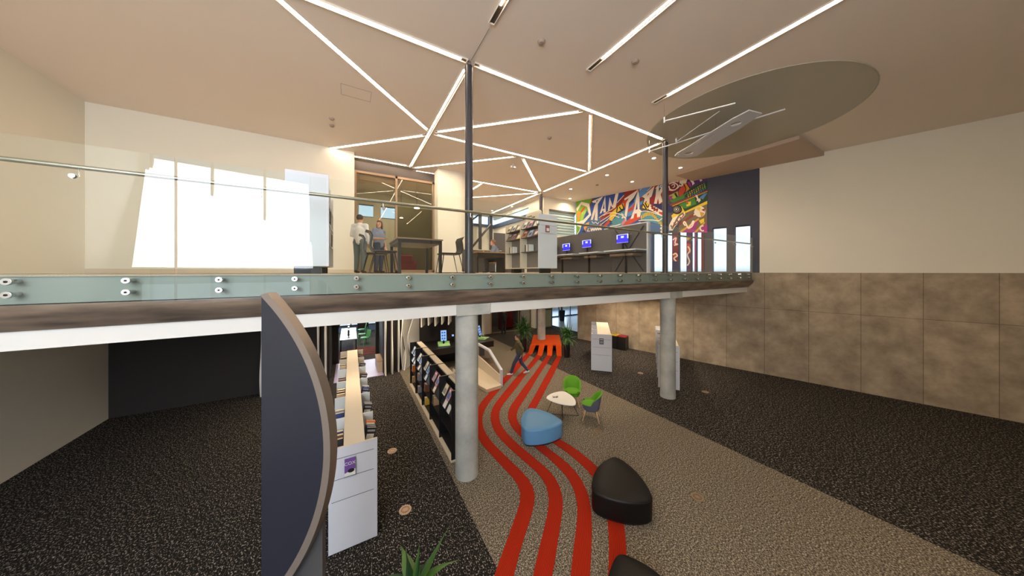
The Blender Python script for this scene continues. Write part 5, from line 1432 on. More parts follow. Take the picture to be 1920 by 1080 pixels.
# =================================================================== WHITE DISPLAY STAND (front panel turned to the camera)
def stand(p0, p1, depth, bays, label, name='bookshelf', book=None, grooves=(1.36, 1.02, 0.70), tops=WHITE):
    """p0,p1 floor points of the front end panel (left,right seen from camera); runs away from it"""
    a = Vector((*p0, 0)); c = Vector((*p1, 0)); w = (c - a).length
    rz = math.atan2(c.y - a.y, c.x - a.x)
    o = empty(name, (a.x, a.y, 0), label, 'bookshelf', None, rz)
    m = MB(); m.box(0, w, 0, 0.03, 0.03, 1.575, WHITE); m.build('end_panel', o, world=False, bevel=0.003)
    for g_ in grooves:
        m = MB(); m.box(0.05, w - 0.05, -0.0015, 0.001, g_ - 0.004, g_ + 0.004, GROOVE); m.build('groove', o, world=False)
    m = MB(); m.box(0.26, w - 0.02, 0.03, depth, 1.53, 1.565, CREAM); m.build('top_board', o, world=False)
    m = MB(); m.box(0.26, w - 0.04, 0.03, depth, 0.06, 1.53, PALEG); m.box(0.04, w - 0.05, 0.03, depth, 0.0, 0.06, BLACKL); m.build('core', o, world=False)
    for i in range(1, bays + 1):
        y = 0.03 + (depth - 0.05) * i / bays
        m = MB(); m.box(0.0, 0.26, y, y + 0.02, 0.06, 1.57, WHITE); m.build('divider', o, world=False)
        for z in (0.2, 0.62, 1.0, 1.25):
            m = MB(); m.box(0.02, 0.26, y - (depth - 0.05) / bays, y, z, z + 0.015, DARKGREY); m.build('shelf_board', o, world=False)
    return o, rz, a, w
st, rz, a, w = stand((8.87, 8.63), (9.45, 8.03), 3.0, 3, 'white freestanding bookshelf by the recycling bins, a dark book cover on its end')
def local_T(a, rz, x, y, z):
    return Matrix.Translation(a) @ Matrix.Rotation(rz, 4, 'Z') @ Matrix.Translation((x, y, z))
put_book(local_T(a, rz, w * 0.50, -0.015, 1.16), 0.17, 0.24, 0.02, 'black', 'grey', 'black and grey book shown on the end of the white bookshelf near the recycling bins', None)
for i in range(3):
    for j in range(2):
        put_book(local_T(a, rz, 0.12, 0.35 + i * 0.98 + j * 0.2, 1.27) @ Matrix.Rotation(radians(-20), 4, 'Y') @ Matrix.Rotation(radians(-90), 4, 'Z'), 0.15, 0.23, 0.03, ['grey', 'white', 'pink'][i], 'black', '%s book, %s one in the %s bay of white bookshelf by recycling bins' % (['grey', 'white', 'pink'][i], ('near', 'far')[j], ORD[i]), 'books in the white bookshelf near the bins')

# paperback stand by the right column: zig-zag dividers with many books
st2, rz2, a2, w2 = stand((9.66, 6.14), (10.04, 5.58), 3.9, 4, 'white paperback stand seen edge-on behind the right concrete column')
for i in range(4):
    y0 = 0.05 + i * 0.96
    for z, hh in ((0.22, 0.22), (0.64, 0.24), (1.02, 0.22), (1.27, 0.20)):
        for j in range(4):
            c = ['white', 'black', 'tan', 'cream', 'grey', 'brown'][(i + j + int(z * 10)) % 6]
            put_book(local_T(a2, rz2, 0.13, y0 + 0.18 + j * 0.17, z) @ Matrix.Rotation(radians(-12), 4, 'X'), 0.16, hh, 0.05, c, None,
                     '%s paperback behind right column: %s bay, %s shelf up, %s from the front' % (c, ORD[i], ORD[[0.22, 0.64, 1.02, 1.27].index(z)], ORD[j]), 'paperbacks in the stand behind the right column')

# =================================================================== RECYCLING BINS
for k, (c, n_) in enumerate((('recycling_blue', 'blue'), ('recycling_yellow', 'yellow'), ('recycling_red', 'red'))):
    col = {'blue': rgb(40, 80, 170), 'yellow': rgb(214, 190, 40), 'red': rgb(160, 36, 50)}[n_]
    p = WA + WD * (2.12 + 0.47 * k) + WN * 0.42
    o = empty('recycling_bin', (p.x, p.y, 0), 'black recycling bin with a %s lid against the concrete wall' % n_, 'bin', 'three recycling bins', wrot)
    m = MB(); m.box(-0.22, 0.22, -0.22, 0.22, 0, 0.70, BLACKL); m.build('body', o, world=False, bevel=0.02)
    m = MB(); m.box(-0.21, 0.21, -0.21, 0.21, 0.70, 0.76, mat(c, col, 0.45)); m.box(-0.12, 0.12, -0.08, 0.08, 0.76, 0.765, BLACKL); m.build('lid', o, world=False, bevel=0.02)

# =================================================================== FLOOR GRILLES
BEI = mat('beige_plastic', rgb(206, 172, 138), 0.5, noise=0.05)
for x, y, lb in ((0.85, 7.09, 'beige round floor grille beside the black bookshelf'), (0.84, 5.22, 'beige round floor grille nearest the camera on the dark carpet'), (5.66, 5.27, 'brown round floor grille right of the blue pouf'),
                 (5.60, 2.79, 'brown round floor grille at the right edge of the photo'), (10.42, 7.39, 'round floor grille between the two white bookshelves at right'), (10.75, 5.1, 'round floor grille right of the right concrete column')):
    o = empty('floor_grille', (x, y, 0), lb, 'floor vent', 'round floor grilles')
    mt = BEI if x < 2 else mat('brown_plastic', rgb(140, 116, 90), 0.5, noise=0.05)
    T = Matrix.Translation((x, y, 0))
    m = MB(); m.lathe([(0.075, 0.001), (0.075, 0.012), (0.10, 0.014), (0.105, 0.004), (0.105, 0.001)], mt, n=36, T=T); m.build('ring', o, smooth=True)
    m = MB(); m.cyl((x, y, 0.001), (x, y, 0.008), 0.075, BLACKL, n=24)
    for k in range(16):
        t = 2 * pi * k / 16
        m.box(0.018, 0.075, -0.005, 0.005, 0.008, 0.012, mt, T @ Matrix.Rotation(t, 4, 'Z'))
    m.cyl((x, y, 0.008), (x, y, 0.013), 0.02, mt, n=16)
    m.build('grate', o)

# =================================================================== PLANTS
def blade(m, base, az, el, L, w, droop, mt, n=7):
    p = Vector(base); d = Vector((cos(az) * cos(el), sin(az) * cos(el), sin(el)))
    side = Vector((-sin(az), cos(az), 0))
    vs = []; fs = []
    for i in range(n + 1):
        t = i / n
        ww = w * (0.35 + 0.65 * sin(pi * min(1, t * 1.15 + 0.12))) * (1 - t ** 3) + 0.001
        up = side.cross(d).normalized()
        vs += [p - side * ww + up * ww * 0.25, p - up * 0.0, p + side * ww + up * ww * 0.25]
        p = p + d * (L / n)
        d = (d + Vector((0, 0, -droop / n))).normalized()
    for i in range(n):
        a = 3 * i
        fs += [(a, a + 1, a + 4, a + 3), (a + 1, a + 2, a + 5, a + 4)]
    m.add(vs, fs, mt)
def plant(x, y, z, hpot, rpot, heads, label, seed, L=0.5, w=0.03, nl=34, canes=True):
    rr_ = random.Random(seed)
    o = empty('potted_plant', (x, y, z), label, 'plant', 'tall potted dracaenas')
    m = MB(); m.lathe([(rpot * 0.72, 0), (rpot, hpot), (rpot * 0.94, hpot), (rpot * 0.92, hpot - 0.05)], BLACKL, n=32, T=Matrix.Translation((x, y, z))); m.build('pot', o, smooth=True)
    m = MB(); m.cyl((x, y, z + hpot - 0.06), (x, y, z + hpot - 0.05), rpot * 0.92, SOIL, n=24); m.build('soil', o)
    f = MB(); c = MB()
    for hx, hy, hz in heads:
        top = Vector((x + hx, y + hy, z + hz))
        c.tube([(x + hx * 0.4, y + hy * 0.4, z + hpot - 0.05), top.lerp(Vector((x, y, z + hpot)), 0.4), top], [0.02, 0.018, 0.015], mat('cane_bark', rgb(120, 96, 66), 0.8, noise=0.2), n=8)
        for k in range(nl):
            t = k / nl
            az = k * 2.4 + rr_.random(); el = radians(78 - 105 * t + rr_.uniform(-8, 8))
            blade(f, top - Vector((0, 0, 0.30 * t)), az, el, L * rr_.uniform(0.75, 1.1), w * rr_.uniform(0.8, 1.2), rr_.uniform(0.9, 1.6), LEAF if rr_.random() < 0.7 else LEAF2)
    c.build('cane', o, smooth=True)
    lf = f.build('foliage', o, smooth=False)
    return o
plant(9.25, 10.62, 0, 0.66, 0.19, [(0, 0, 1.30), (0.12, -0.08, 1.08), (-0.1, 0.1, 1.12)], 'dracaena in a tall black pot to the right of the orange bench', 1, L=0.55, w=0.038)
plant(7.95, 12.55, 0, 0.66, 0.19, [(0, 0, 1.55), (-0.14, 0.1, 1.25), (0.12, -0.1, 1.2), (0.05, 0.1, 1.0)], 'taller dracaena in a black pot left of the orange bench, behind the walking person', 2, L=0.62, w=0.038)
plant(15.75, 18.7, 0, 0.9, 0.28, [(0, 0, 1.9), (0.2, 0.1, 1.6), (-0.2, -0.1, 1.6)], 'dark potted plant far away on the pale lobby tiles', 3, L=0.6, nl=26)
# foreground plant: big glossy leaves entering at the bottom of the photo
fp = empty('foreground_plant', (0.52, 2.48, 0), 'broad-leaved green plant in the bottom left foreground, only its leaf tips showing', 'plant')
m = MB(); m.lathe([(0.16, 0), (0.24, 0.75), (0.225, 0.75), (0.21, 0.70)], BLACKL, n=32, T=Matrix.Translation((0.52, 2.48, 0))); m.build('pot', fp, smooth=True)
m = MB(); m.cyl((0.52, 2.48, 0.68), (0.52, 2.48, 0.7), 0.21, SOIL, n=24); m.build('soil', fp)
m = MB(); m.tube([(0.52, 2.48, 0.7), (0.51, 2.47, 1.2), (0.52, 2.48, 1.55)], [0.03, 0.025, 0.02], mat('cane_bark'), n=10); m.build('stem', fp, smooth=True)
f = MB(); rr_ = random.Random(11)
cr_ = Vector((cos(radians(-30)), sin(radians(-30)), 0)); cf_ = Vector((0.5, 0.866, 0))
def dirv(r, fw):
    v = cr_ * r + cf_ * fw
    return math.atan2(v.y, v.x)
B = Vector((0.47, 2.50, 1.52))
for r, fw, el, L, w, dr in ((0.9, 0.3, 60, 0.56, 0.034, 0.2), (-0.5, 0.2, 78, 0.40, 0.034, 0.15), (0.25, 0.5, 80, 0.36, 0.028, 0.1), (1, 0.3, 38, 0.42, 0.028, 0.9), (1, -0.2, 25, 0.44, 0.045, 1.3), (-1, 0.0, 30, 0.42, 0.045, 1.2),
                            (-0.7, 0.8, 42, 0.36, 0.04, 1.0), (0.5, 0.9, 45, 0.36, 0.035, 1.0), (0.2, -0.9, 35, 0.4, 0.045, 1.1), (-0.5, -0.8, 30, 0.4, 0.045, 1.2), (0.8, -0.8, 15, 0.4, 0.045, 1.3), (-0.9, 0.6, 15, 0.4, 0.045, 1.4), (0.0, 1.0, 10, 0.36, 0.045, 1.4), (0.3, 0.2, 80, 0.30, 0.02, 0.2)):
    blade(f, B - Vector((0, 0, rr_.uniform(0, 0.12))), dirv(r, fw), radians(el), L, w * 1.45, dr, mat('foreground_leaf_deep', rgb(38, 66, 36), 0.4, noise=0.3, nscale=6) if rr_.random() < 0.5 else mat('foreground_leaf', rgb(56, 86, 30), 0.4, noise=0.35, nscale=9), n=10)
f.build('foliage', fp, smooth=True)

# =================================================================== CURVED FIN AT THE LEFT EDGE
Yd = 2.2; Rr = 417 / 525 * Yd
Xc = (600 + 26 - 417 - 960) / 525 * Yd; zc = 4.2 + (510 - 838) / 525 * Yd
Tf = Matrix.Translation((Xc * 0.866 + Yd * 0.5, -Xc * 0.5 + Yd * 0.866, zc)) @ Matrix.Rotation(radians(-30), 4, 'Z') @ Matrix.Rotation(radians(90), 4, 'X')
am = radians(44)
fb = Tf @ Vector((Rr * 0.8, -zc, 0))
fin = empty('curved_fin', (fb.x, fb.y, 0), 'tall dark fin with a curved bronze rim at the left edge of the photo', 'panel')
arc = [(cos(am * (i / 40 - 0.5) * 2) * Rr, sin(am * (i / 40 - 0.5) * 2) * Rr) for i in range(41)]
ina = [(x - 0.052, y * 0.985) for x, y in arc]
m = MB(); m.prism(ina, -0.03, 0.03, mat('dark_blue_panel', rgb(36, 38, 48), 0.35, noise=0.1), T=Tf); m.build('panel', fin)
m = MB(); vs = []
for (x, y), (u, v) in zip(arc, ina):
    vs += [(x, y, -0.045), (x, y, 0.045), (u, v, 0.045), (u, v, -0.045)]
fs = []
for i in range(40):
    a = 4 * i; c = a + 4
    for k in range(4):
        fs.append((a + k, a + (k + 1) % 4, c + (k + 1) % 4, c + k))
fs += [(0, 3, 2, 1), (160, 161, 162, 163)]
m.add(vs, fs, mat('rim_bronze', rgb(134, 122, 112), 0.35, 0.4, noise=0.08, nscale=3), Tf); m.build('rim', fin)
m = MB(); m.box(Rr * 0.74, Rr * 0.74 + 0.33, -zc, -Rr * 0.33, -0.09, -0.05, mat('fin_post_grey', rgb(72, 70, 70), 0.5), Tf); m.build('post', fin)

# =================================================================== FAR LEFT ROOM
WT = mat('white_table_top')
def study_table(x0, x1, y0, y1, label):
    o = empty('study_table', ((x0 + x1) / 2, (y0 + y1) / 2, 0), label, 'table')
    m = MB(); m.box(x0, x1, y0, y1, 0.71, 0.74, WT); m.build('table_top', o)
    for x in (x0 + 0.04, x1 - 0.04):
        for y in (y0 + 0.06, y1 - 0.06):
            m = MB(); m.box(x - 0.025, x + 0.025, y - 0.025, y + 0.025, 0, 0.71, BLACKM); m.build('leg', o)
    return o
study_table(-0.46, 0.30, 16.65, 20.0, 'long white computer table seen through the arched passage')
for i, (y, lb) in enumerate(((17.1, 'nearest black monitor on the far white computer table'), (17.9, 'second black monitor on the far white computer table'), (18.7, 'third black monitor on the far white computer table'), (19.4, 'farthest black monitor on the far computer table'))):
    o = empty('monitor', (-0.08, y, 0.74), lb, 'monitor', 'monitors on the far computer table')
    m = MB(); m.box(-0.12, -0.04, y - 0.26, y + 0.26, 0.86, 1.18, BLACKM); m.build('screen_case', o, bevel=0.01)
    m = MB(); m.box(-0.16, 0.02, y - 0.12, y + 0.12, 0.74, 0.75, BLACKM); m.box(-0.09, -0.06, y - 0.03, y + 0.03, 0.75, 0.9, BLACKM); m.build('stand', o)
GCH = mat('green_plastic', rgb(70, 150, 80), 0.4)
def shell_chair(x, y, rz, label):
    o = empty('green_chair', (x, y, 0), label, 'chair', 'green moulded chairs in the far room', rz)
    m = MB(); m.ell((0, 0, 0.44), (0.22, 0.21, 0.03), GCH); m.build('seat', o, world=False, smooth=True)
    m = MB(); m.box(-0.19, 0.19, -0.012, 0.012, 0, 0.38, GCH, TR(0, 0.2, 0.46, rx=radians(-12))); m.build('backrest', o, world=False, bevel=0.02)
    for sx in (-1, 1):
        for sy in (-1, 1):
            m = MB(); m.cyl((sx * 0.12, sy * 0.12, 0.43), (sx * 0.21, sy * 0.21, 0), 0.018, GCH, n=8); m.build('leg', o, world=False)
    return o
shell_chair(0.72, 18.2, radians(-60), 'green chair nearest the passage in the far computer room')
shell_chair(0.62, 19.3, radians(-100), 'green chair beside the far computer table, second back')
shell_chair(0.65, 20.9, radians(-90), 'green chair farthest back in the computer room')
for k in range(4):
    m = MB(); m.prism([(-3.0, 16.35 + k * 0.42), (2.6, 15.9 + k * 0.42), (2.6, 16.1 + k * 0.42), (-3.0, 16.55 + k * 0.42)], 0.0005, 0.006, M_STRIPE)
    o = m.build('carpet_stripe'); tag(o, '%s orange-red stripe on the dark carpet seen through the arched passage' % ORD[k], 'carpet stripe', 'stripes in the far computer room')
o = empty('wall_cabinet', (0.76, 22.05, 0), 'dark cabinet with a glowing pink light bar in front of the far windows', 'cabinet')
m = MB(); m.box(0.42, 1.10, 21.9, 22.2, 0.28, 2.2, DARKWALL); m.build('body', o)
m = MB(); m.box(0.38, 0.92, 21.87, 21.9, 0.74, 0.84, mat('pink_lamp', (1.0, 0.35, 0.62), 0.5, emit=3.0)); m.build('light_bar', o)
for sx in (0.5, 1.0):
    m = MB(); m.box(sx - 0.03, sx + 0.03, 21.95, 22.15, 0, 0.28, BLACKM); m.build('leg', o)
o = empty('storage_box', (1.08, 13.5, 0), 'low cream storage box against the right side of the lilac passage', 'box')
m = MB(); m.box(0.98, 1.19, 12.95, 14.1, 0.012, 0.44, CREAM); m.build('body', o, bevel=0.01); m = MB(); m.box(0.97, 1.195, 12.94, 14.11, 0.44, 0.47, WOODL); m.build('lid', o)

# =================================================================== DARK GLAZED ROOM CONTENT
REDM = mat('dark_red_laminate', rgb(140, 20, 26), 0.4)
o = empty('red_cabinet', (9.95, 18.1, 0), 'dark red cabinet behind the dark glass at the end of the hall', 'cabinet')
m = MB(); m.box(9.45, 10.5, 18.0, 18.4, 0.1, 1.9, REDM); m.build('body', o)
for i in range(2):
    for j in range(3):
        m = MB(); m.box(9.5 + i * 0.5, 9.95 + i * 0.5, 17.98, 18.0, 0.15 + j * 0.58, 0.68 + j * 0.58, mat('red_door', rgb(165, 26, 32), 0.35)); m.build('door', o)
m = MB(); m.box(9.45, 10.5, 18.0, 18.4, 0.0, 0.1, BLACKL); m.build('plinth', o)
o = empty('wall_shelf', (11.1, 19.1, 1.6), 'cream wall shelf with dark items behind the dark glass', 'shelf')
m = MB(); m.box(10.0, 11.9, 18.9, 19.3, 1.75, 1.95, CREAM); m.build('shelf_board', o)
m = MB(); m.box(10.0, 11.9, 19.26, 19.3, 1.95, 2.9, CREAM); m.build('back_panel', o)
for k in range(4):
    m = MB(); m.box(10.2 + k * 0.42, 10.5 + k * 0.42, 18.95, 19.2, 1.95, 2.25, BLACKL); o2 = m.build('storage_case'); tag(o2, 'dark case, %s from the left on the cream wall shelf behind glass' % ORD[k], 'case', 'cases on the cream wall shelf')
o = empty('wall_screen', (8.9, 19.25, 1.6), 'lit white screen behind the dark glass beside the standing person', 'screen')
m = MB(); m.box(8.6, 9.3, 19.22, 19.3, 1.25, 2.2, BLACKM); m.build('case', o); m = MB(); m.box(8.63, 9.27, 19.21, 19.22, 1.28, 2.17, mat('pale_screen', (0.75, 0.85, 1.0), 0.4, emit=1.6)); m.build('screen', o)
o = empty('lobby_desk', (17.8, 17.0, 0), 'round grey reception desk on the pale lobby tiles', 'desk')
m = MB(); m.lathe([(1.0, 0), (1.05, 0.9), (1.12, 0.95), (1.12, 1.0)], mat('desk_blue_grey', rgb(84, 96, 116), 0.5), n=36, T=Matrix.Translation((18.0, 17.6, 0.008))); m.build('body', o, smooth=True)

# =================================================================== MURAL
PC = {'blue': (44, 78, 152), 'sky': (84, 140, 200), 'navy': (34, 44, 96), 'green': (112, 164, 44), 'lgreen': (150, 190, 80), 'green2': (64, 128, 48), 'dgreen': (34, 62, 34), 'yellowg': (170, 176, 80),
      'orange': (222, 138, 40), 'orred': (196, 70, 40), 'red': (190, 60, 40), 'dred': (140, 40, 34), 'crimson': (150, 24, 44), 'maroon': (112, 24, 44), 'brownred': (134, 56, 48), 'teal': (76, 142, 160), 'steel': (70, 104, 150),
      'cream': (232, 220, 204), 'yellow': (226, 196, 50), 'gold': (206, 160, 50), 'black': (28, 26, 30), 'grey': (120, 118, 112), 'purple': (84, 44, 104), 'magenta': (160, 50, 130), 'pink': (214, 130, 160), 'olive': (112, 98, 76)}
mu = MB(); off = 0.001
for it in MURAL:
    mt = mat('paint_' + it[1], rgb(*PC[it[1]]), 0.7, noise=0.04, nscale=6)
    off += 0.00012
    if it[0] == 'p':
        pl = it[2]
        mu.add([(s, -off, z) for s, z in pl], [tuple(range(len(pl)))], mt)
    else:
        w = it[2]; pl = it[3]
        if len(pl) > 2:
            q = []
            for i in range(len(pl) - 1):
                p0 = pl[max(i - 1, 0)]; p1 = pl[i]; p2 = pl[i + 1]; p3 = pl[min(i + 2, len(pl) - 1)]
                for k in range(5):
                    t = k / 5
                    q.append(tuple(.5 * (2 * p1[j] + (p2[j] - p0[j]) * t + (2 * p0[j] - 5 * p1[j] + 4 * p2[j] - p3[j]) * t * t + (3 * p1[j] - p0[j] - 3 * p2[j] + p3[j]) * t ** 3) for j in (0, 1)))
            q.append(pl[-1]); pl = q
        vs = []
        for i, (s, z) in enumerate(pl):
            a = pl[max(0, i - 1)]; c = pl[min(len(pl) - 1, i + 1)]
            d = Vector((c[0] - a[0], c[1] - a[1]))
            d = d.normalized() if d.length > 1e-6 else Vector((1, 0))
            vs += [(s - d.y * w, -off, z + d.x * w), (s + d.y * w, -off, z - d.x * w)]
        mu.add(vs, [(2 * i, 2 * i + 1, 2 * i + 3, 2 * i + 2) for i in range(len(pl) - 1)], mt)
o = wallobj(mu, 'mural')
tag(o, 'colourful graffiti mural with jagged cream lettering on the upper right wall', 'mural')

# =================================================================== PEOPLE
def hand(m, wrist, dirv_, side, up, mt, curl=0.5, s=1.0):
    """palm and five fingers; dirv_ along the forearm, side = towards the thumb, up = back of the hand"""
    d = Vector(dirv_).normalized(); sd = Vector(side).normalized(); u = Vector(up).normalized()
    w = Vector(wrist)
    pc = w + d * 0.05 * s
    for k in (-1.0, -0.33, 0.33, 1.0):
        m.cap(w + d * 0.01 * s + sd * 0.016 * k * s, w + d * 0.085 * s + sd * 0.030 * k * s, 0.015 * s, 0.012 * s, mt, n=8)
    for k, L in ((-1.0, 0.055), (-0.33, 0.070), (0.33, 0.075), (1.0, 0.068)):
        a = w + d * 0.088 * s + sd * 0.031 * k * s
        d1 = (d * cos(curl * 0.6) - u * sin(curl * 0.6)).normalized(); d2 = (d * cos(curl * 1.6) - u * sin(curl * 1.6)).normalized()
        mid = a + d1 * L * 0.55 * s; m.cap(a, mid, 0.0095 * s, 0.009 * s, mt, n=8); m.cap(mid, mid + d2 * L * 0.5 * s, 0.009 * s, 0.0075 * s, mt, n=8)
    a = w + d * 0.03 * s + sd * 0.03 * s
    td = (d * 0.65 + sd * 0.7 - u * 0.2).normalized()
    m.cap(a, a + td * 0.04 * s, 0.013 * s, 0.011 * s, mt, n=8); m.cap(a + td * 0.04 * s, a + td * 0.045 * s + (td + d * 0.6).normalized() * 0.028 * s, 0.0105 * s, 0.009 * s, mt, n=8)

def person(loc, rz, label, J, top, bottom, shoe, hair, sleeve='long', long_hair=False, hunch=0.0, bag=None):
    """J: joints in local metres, facing -y. keys: pel, che, nec, hea, sL eL wL sR eR wR hL kL aL hR kR aR (toe direction tL,tR)"""
    o = empty('person', loc, label, 'person', None, rz)
    J = {k: Vector(v) for k, v in J.items()}
    b = MB()
    hd = J['hea']; f = J.get('face', Vector((0, -1, 0))).normalized()
    s_ = Vector((-f.y, f.x, 0)).normalized()
    # head, jaw, nose, ears, eye sockets
    R = Matrix.Translation(hd) @ Matrix(((s_.x, -f.x, 0, 0), (s_.y, -f.y, 0, 0), (0, 0, 1, 0), (0, 0, 0, 1)))
    Rt = R @ Matrix.Rotation(radians(J['tilt'].x if 'tilt' in J else 0), 4, 'X')
    b.ell((0, 0.010, 0.025), (0.076, 0.096, 0.098), SKIN, 20, Rt); b.ell((0, -0.028, -0.055), (0.056, 0.060, 0.062), SKIN, 16, Rt)
    b.cap((0, -0.088, 0.022), (0, -0.108, -0.014), 0.009, 0.013, SKIN, 8, Rt)
    b.ell((0, -0.084, -0.052), (0.024, 0.012, 0.009), SKIN, 10, Rt); b.ell((0, -0.078, -0.090), (0.022, 0.018, 0.016), SKIN, 10, Rt)
    for sx in (-1, 1):
        b.ell((sx * 0.077, 0.012, 0.0), (0.012, 0.020, 0.032), SKIN, 10, Rt); b.ell((sx * 0.034, -0.076, 0.036), (0.024, 0.014, 0.010), SKIN, 10, Rt)
    b.cap(J['nec'] - Vector((0, 0, 0.03)), hd + Vector((0, 0.01, -0.06)), 0.058, 0.052, SKIN)
    b.cap(J['pel'], J['che'], 0.12, 0.125, SKIN); b.cap(J['che'], J['nec'], 0.11, 0.06, SKIN)
    for q in 'LR':
        sh_, el_, wr = J['s' + q], J['e' + q], J['w' + q]
        b.cap(J['nec'] - Vector((0, 0, 0.05)), sh_, 0.055, 0.052, SKIN); b.cap(sh_, el_, 0.048, 0.038, SKIN); b.cap(el_, wr, 0.038, 0.026, SKIN)
        d = (wr - el_).normalized(); up = J.get('up' + q, Vector((0, -1, 0))); sd = d.cross(up).normalized() * (1 if q == 'L' else -1)
        hand(b, wr, d, sd if sd.length > 0 else Vector((1, 0, 0)), sd.cross(d) * (1 if q == 'R' else -1), SKIN, 0.5)
        hp, kn, an = J['h' + q], J['k' + q], J['a' + q]
        b.cap(J['pel'] - Vector((0, 0, 0.02)), hp, 0.10, 0.09, SKIN); b.cap(hp, kn, 0.082, 0.056, SKIN); b.cap(kn, an, 0.054, 0.036, SKIN)
        t = J.get('t' + q, Vector((0, -1, 0))).normalized()
        b.cap(an - Vector((0, 0, 0.045)), an - Vector((0, 0, 0.05)) + t * 0.13, 0.032, 0.026, SKIN)
    b.build('body', o, world=False, remesh=0.0075)
    # eyes, mouth, hair
    e_ = MB()
    for sx in (-1, 1):
        e_.ell((sx * 0.033, -0.082, 0.018), (0.012, 0.009, 0.007), mat('eye_white', rgb(230, 226, 220), 0.3), 10, Rt); e_.ell((sx * 0.033, -0.090, 0.018), (0.005, 0.003, 0.005), BLACKM, 8, Rt)
        e_.ell((sx * 0.034, -0.088, 0.042), (0.020, 0.006, 0.004), hair, 8, Rt)
    e_.ell((0, -0.095, -0.052), (0.021, 0.004, 0.004), mat('lips', rgb(160, 84, 76), 0.5), 10, Rt)
    e_.build('face_features', o, world=False, smooth=True)
    h_ = MB(); h_.ell((0, 0.028, 0.045), (0.088, 0.100, 0.096), hair, 20, Rt); h_.ell((0, -0.045, 0.100), (0.060, 0.045, 0.03), hair, 12, Rt)
    for sx in (-1, 1):
        h_.ell((sx * 0.068, 0.025, 0.03), (0.022, 0.055, 0.055), hair, 12, Rt)
    if long_hair:
        h_.ell((0, 0.065, -0.06), (0.080, 0.050, 0.13), hair, 14, Rt)
        for sx in (-1, 1):
            h_.ell((sx * 0.075, 0.02, -0.05), (0.026, 0.045, 0.11), hair, 12, Rt)
    h_.build('hair', o, world=False, remesh=0.012)
    c = MB()
    up_ = Vector((0, 0, 1))
    c.cap(J['pel'] + up_ * 0.02, J['che'], 0.148, 0.155, top); c.cap(J['che'], J['nec'] - up_ * 0.045, 0.145, 0.09, top)
    for q in 'LR':
        sx = (J['s' + q] - J['che']); 
        c.cap(J['che'] + Vector((sx.x * 0.45, sx.y * 0.45, -0.02)), J['pel'] + Vector((sx.x * 0.4, sx.y * 0.4, 0.04)), 0.115, 0.11, top)
        c.cap(J['nec'] - up_ * 0.07, J['s' + q], 0.075, 0.072, top); c.cap(J['s' + q], J['e' + q], 0.070, 0.055, top)
        if sleeve == 'long':
            c.cap(J['e' + q], J['e' + q].lerp(J['w' + q], 0.93), 0.054, 0.040, top)
    c.build('top', o, world=False, remesh=0.014)
    c = MB()
    c.cap(J['pel'] + Vector((-0.05, 0, 0.02)), J['pel'] + Vector((0.05, 0, 0.02)), 0.135, 0.135, bottom)
    for q in 'LR':
        c.cap(J['pel'].lerp(J['h' + q], 0.5), J['h' + q], 0.125, 0.112, bottom); c.cap(J['h' + q], J['k' + q], 0.105, 0.075, bottom); c.cap(J['k' + q], J['a' + q] + up_ * 0.02, 0.075, 0.056, bottom)
    c.build('trousers', o, world=False, remesh=0.014)
    for q in 'LR':
        t = J.get('t' + q, Vector((0, -1, 0))).normalized(); an = J['a' + q]
        c = MB(); c.cap(an - up_ * 0.03 - t * 0.03, an - up_ * 0.045 + t * 0.05, 0.045, 0.042, shoe); c.cap(an - up_ * 0.045 + t * 0.04, an - up_ * 0.055 + t * 0.15, 0.042, 0.032, shoe)
        c.build('shoe', o, world=False, remesh=0.01)
    if bag:
        c = MB(); c.cap(J['che'] + Vector((0, 0.19, 0.05)), J['che'] + Vector((0, 0.17, -0.22)), 0.10, 0.12, bag); c.build('backpack', o, world=False, remesh=0.014)
    return o

def stand_pose(h=1.72, lean=0.0):
    k = h / 1.72
    J = dict(pel=(0, 0, 0.93), che=(0, -lean * 0.6, 1.26), nec=(0, -lean, 1.46), hea=(0, -lean - 0.02, 1.60), sL=(0.18, -lean, 1.40), eL=(0.23, -lean + 0.02, 1.12), wL=(0.22, -lean - 0.06, 0.88),
             sR=(-0.18, -lean, 1.40), eR=(-0.23, -lean + 0.02, 1.12), wR=(-0.22, -lean - 0.06, 0.88), hL=(0.09, 0, 0.90), kL=(0.10, -0.01, 0.49), aL=(0.10, 0.03, 0.085), hR=(-0.09, 0, 0.90), kR=(-0.10, -0.01, 0.49), aR=(-0.10, 0.03, 0.085))
    return {a: (v[0] * k, v[1] * k, v[2] * k if a[0] != 'a' else v[2]) for a, v in J.items()}
DARKC = mat('dark_cloth', rgb(44, 40, 44), 0.9, noise=0.1, nscale=20)
NAVYC = mat('navy_denim', rgb(54, 62, 86), 0.9, noise=0.12, nscale=30)
OLIVEC = mat('olive_cloth', rgb(84, 76, 46), 0.9, noise=0.15, nscale=20)
WHITEC = mat('white_cloth', rgb(224, 226, 230), 0.85, noise=0.03, nscale=20)
BLUEC = mat('blue_grey_cloth', rgb(120, 132, 156), 0.9, noise=0.05, nscale=20)
HAIRD = mat('dark_hair', rgb(44, 34, 30), 0.7, noise=0.2, nscale=40)
HAIRB = mat('brown_hair', rgb(96, 66, 44), 0.7, noise=0.2, nscale=40)
HAIRG = mat('red_brown_hair', rgb(140, 88, 56), 0.7, noise=0.2, nscale=40)
SHOEW = mat('white_shoe', rgb(228, 224, 222), 0.6)
SHOED = mat('dark_shoe', rgb(34, 30, 30), 0.5)
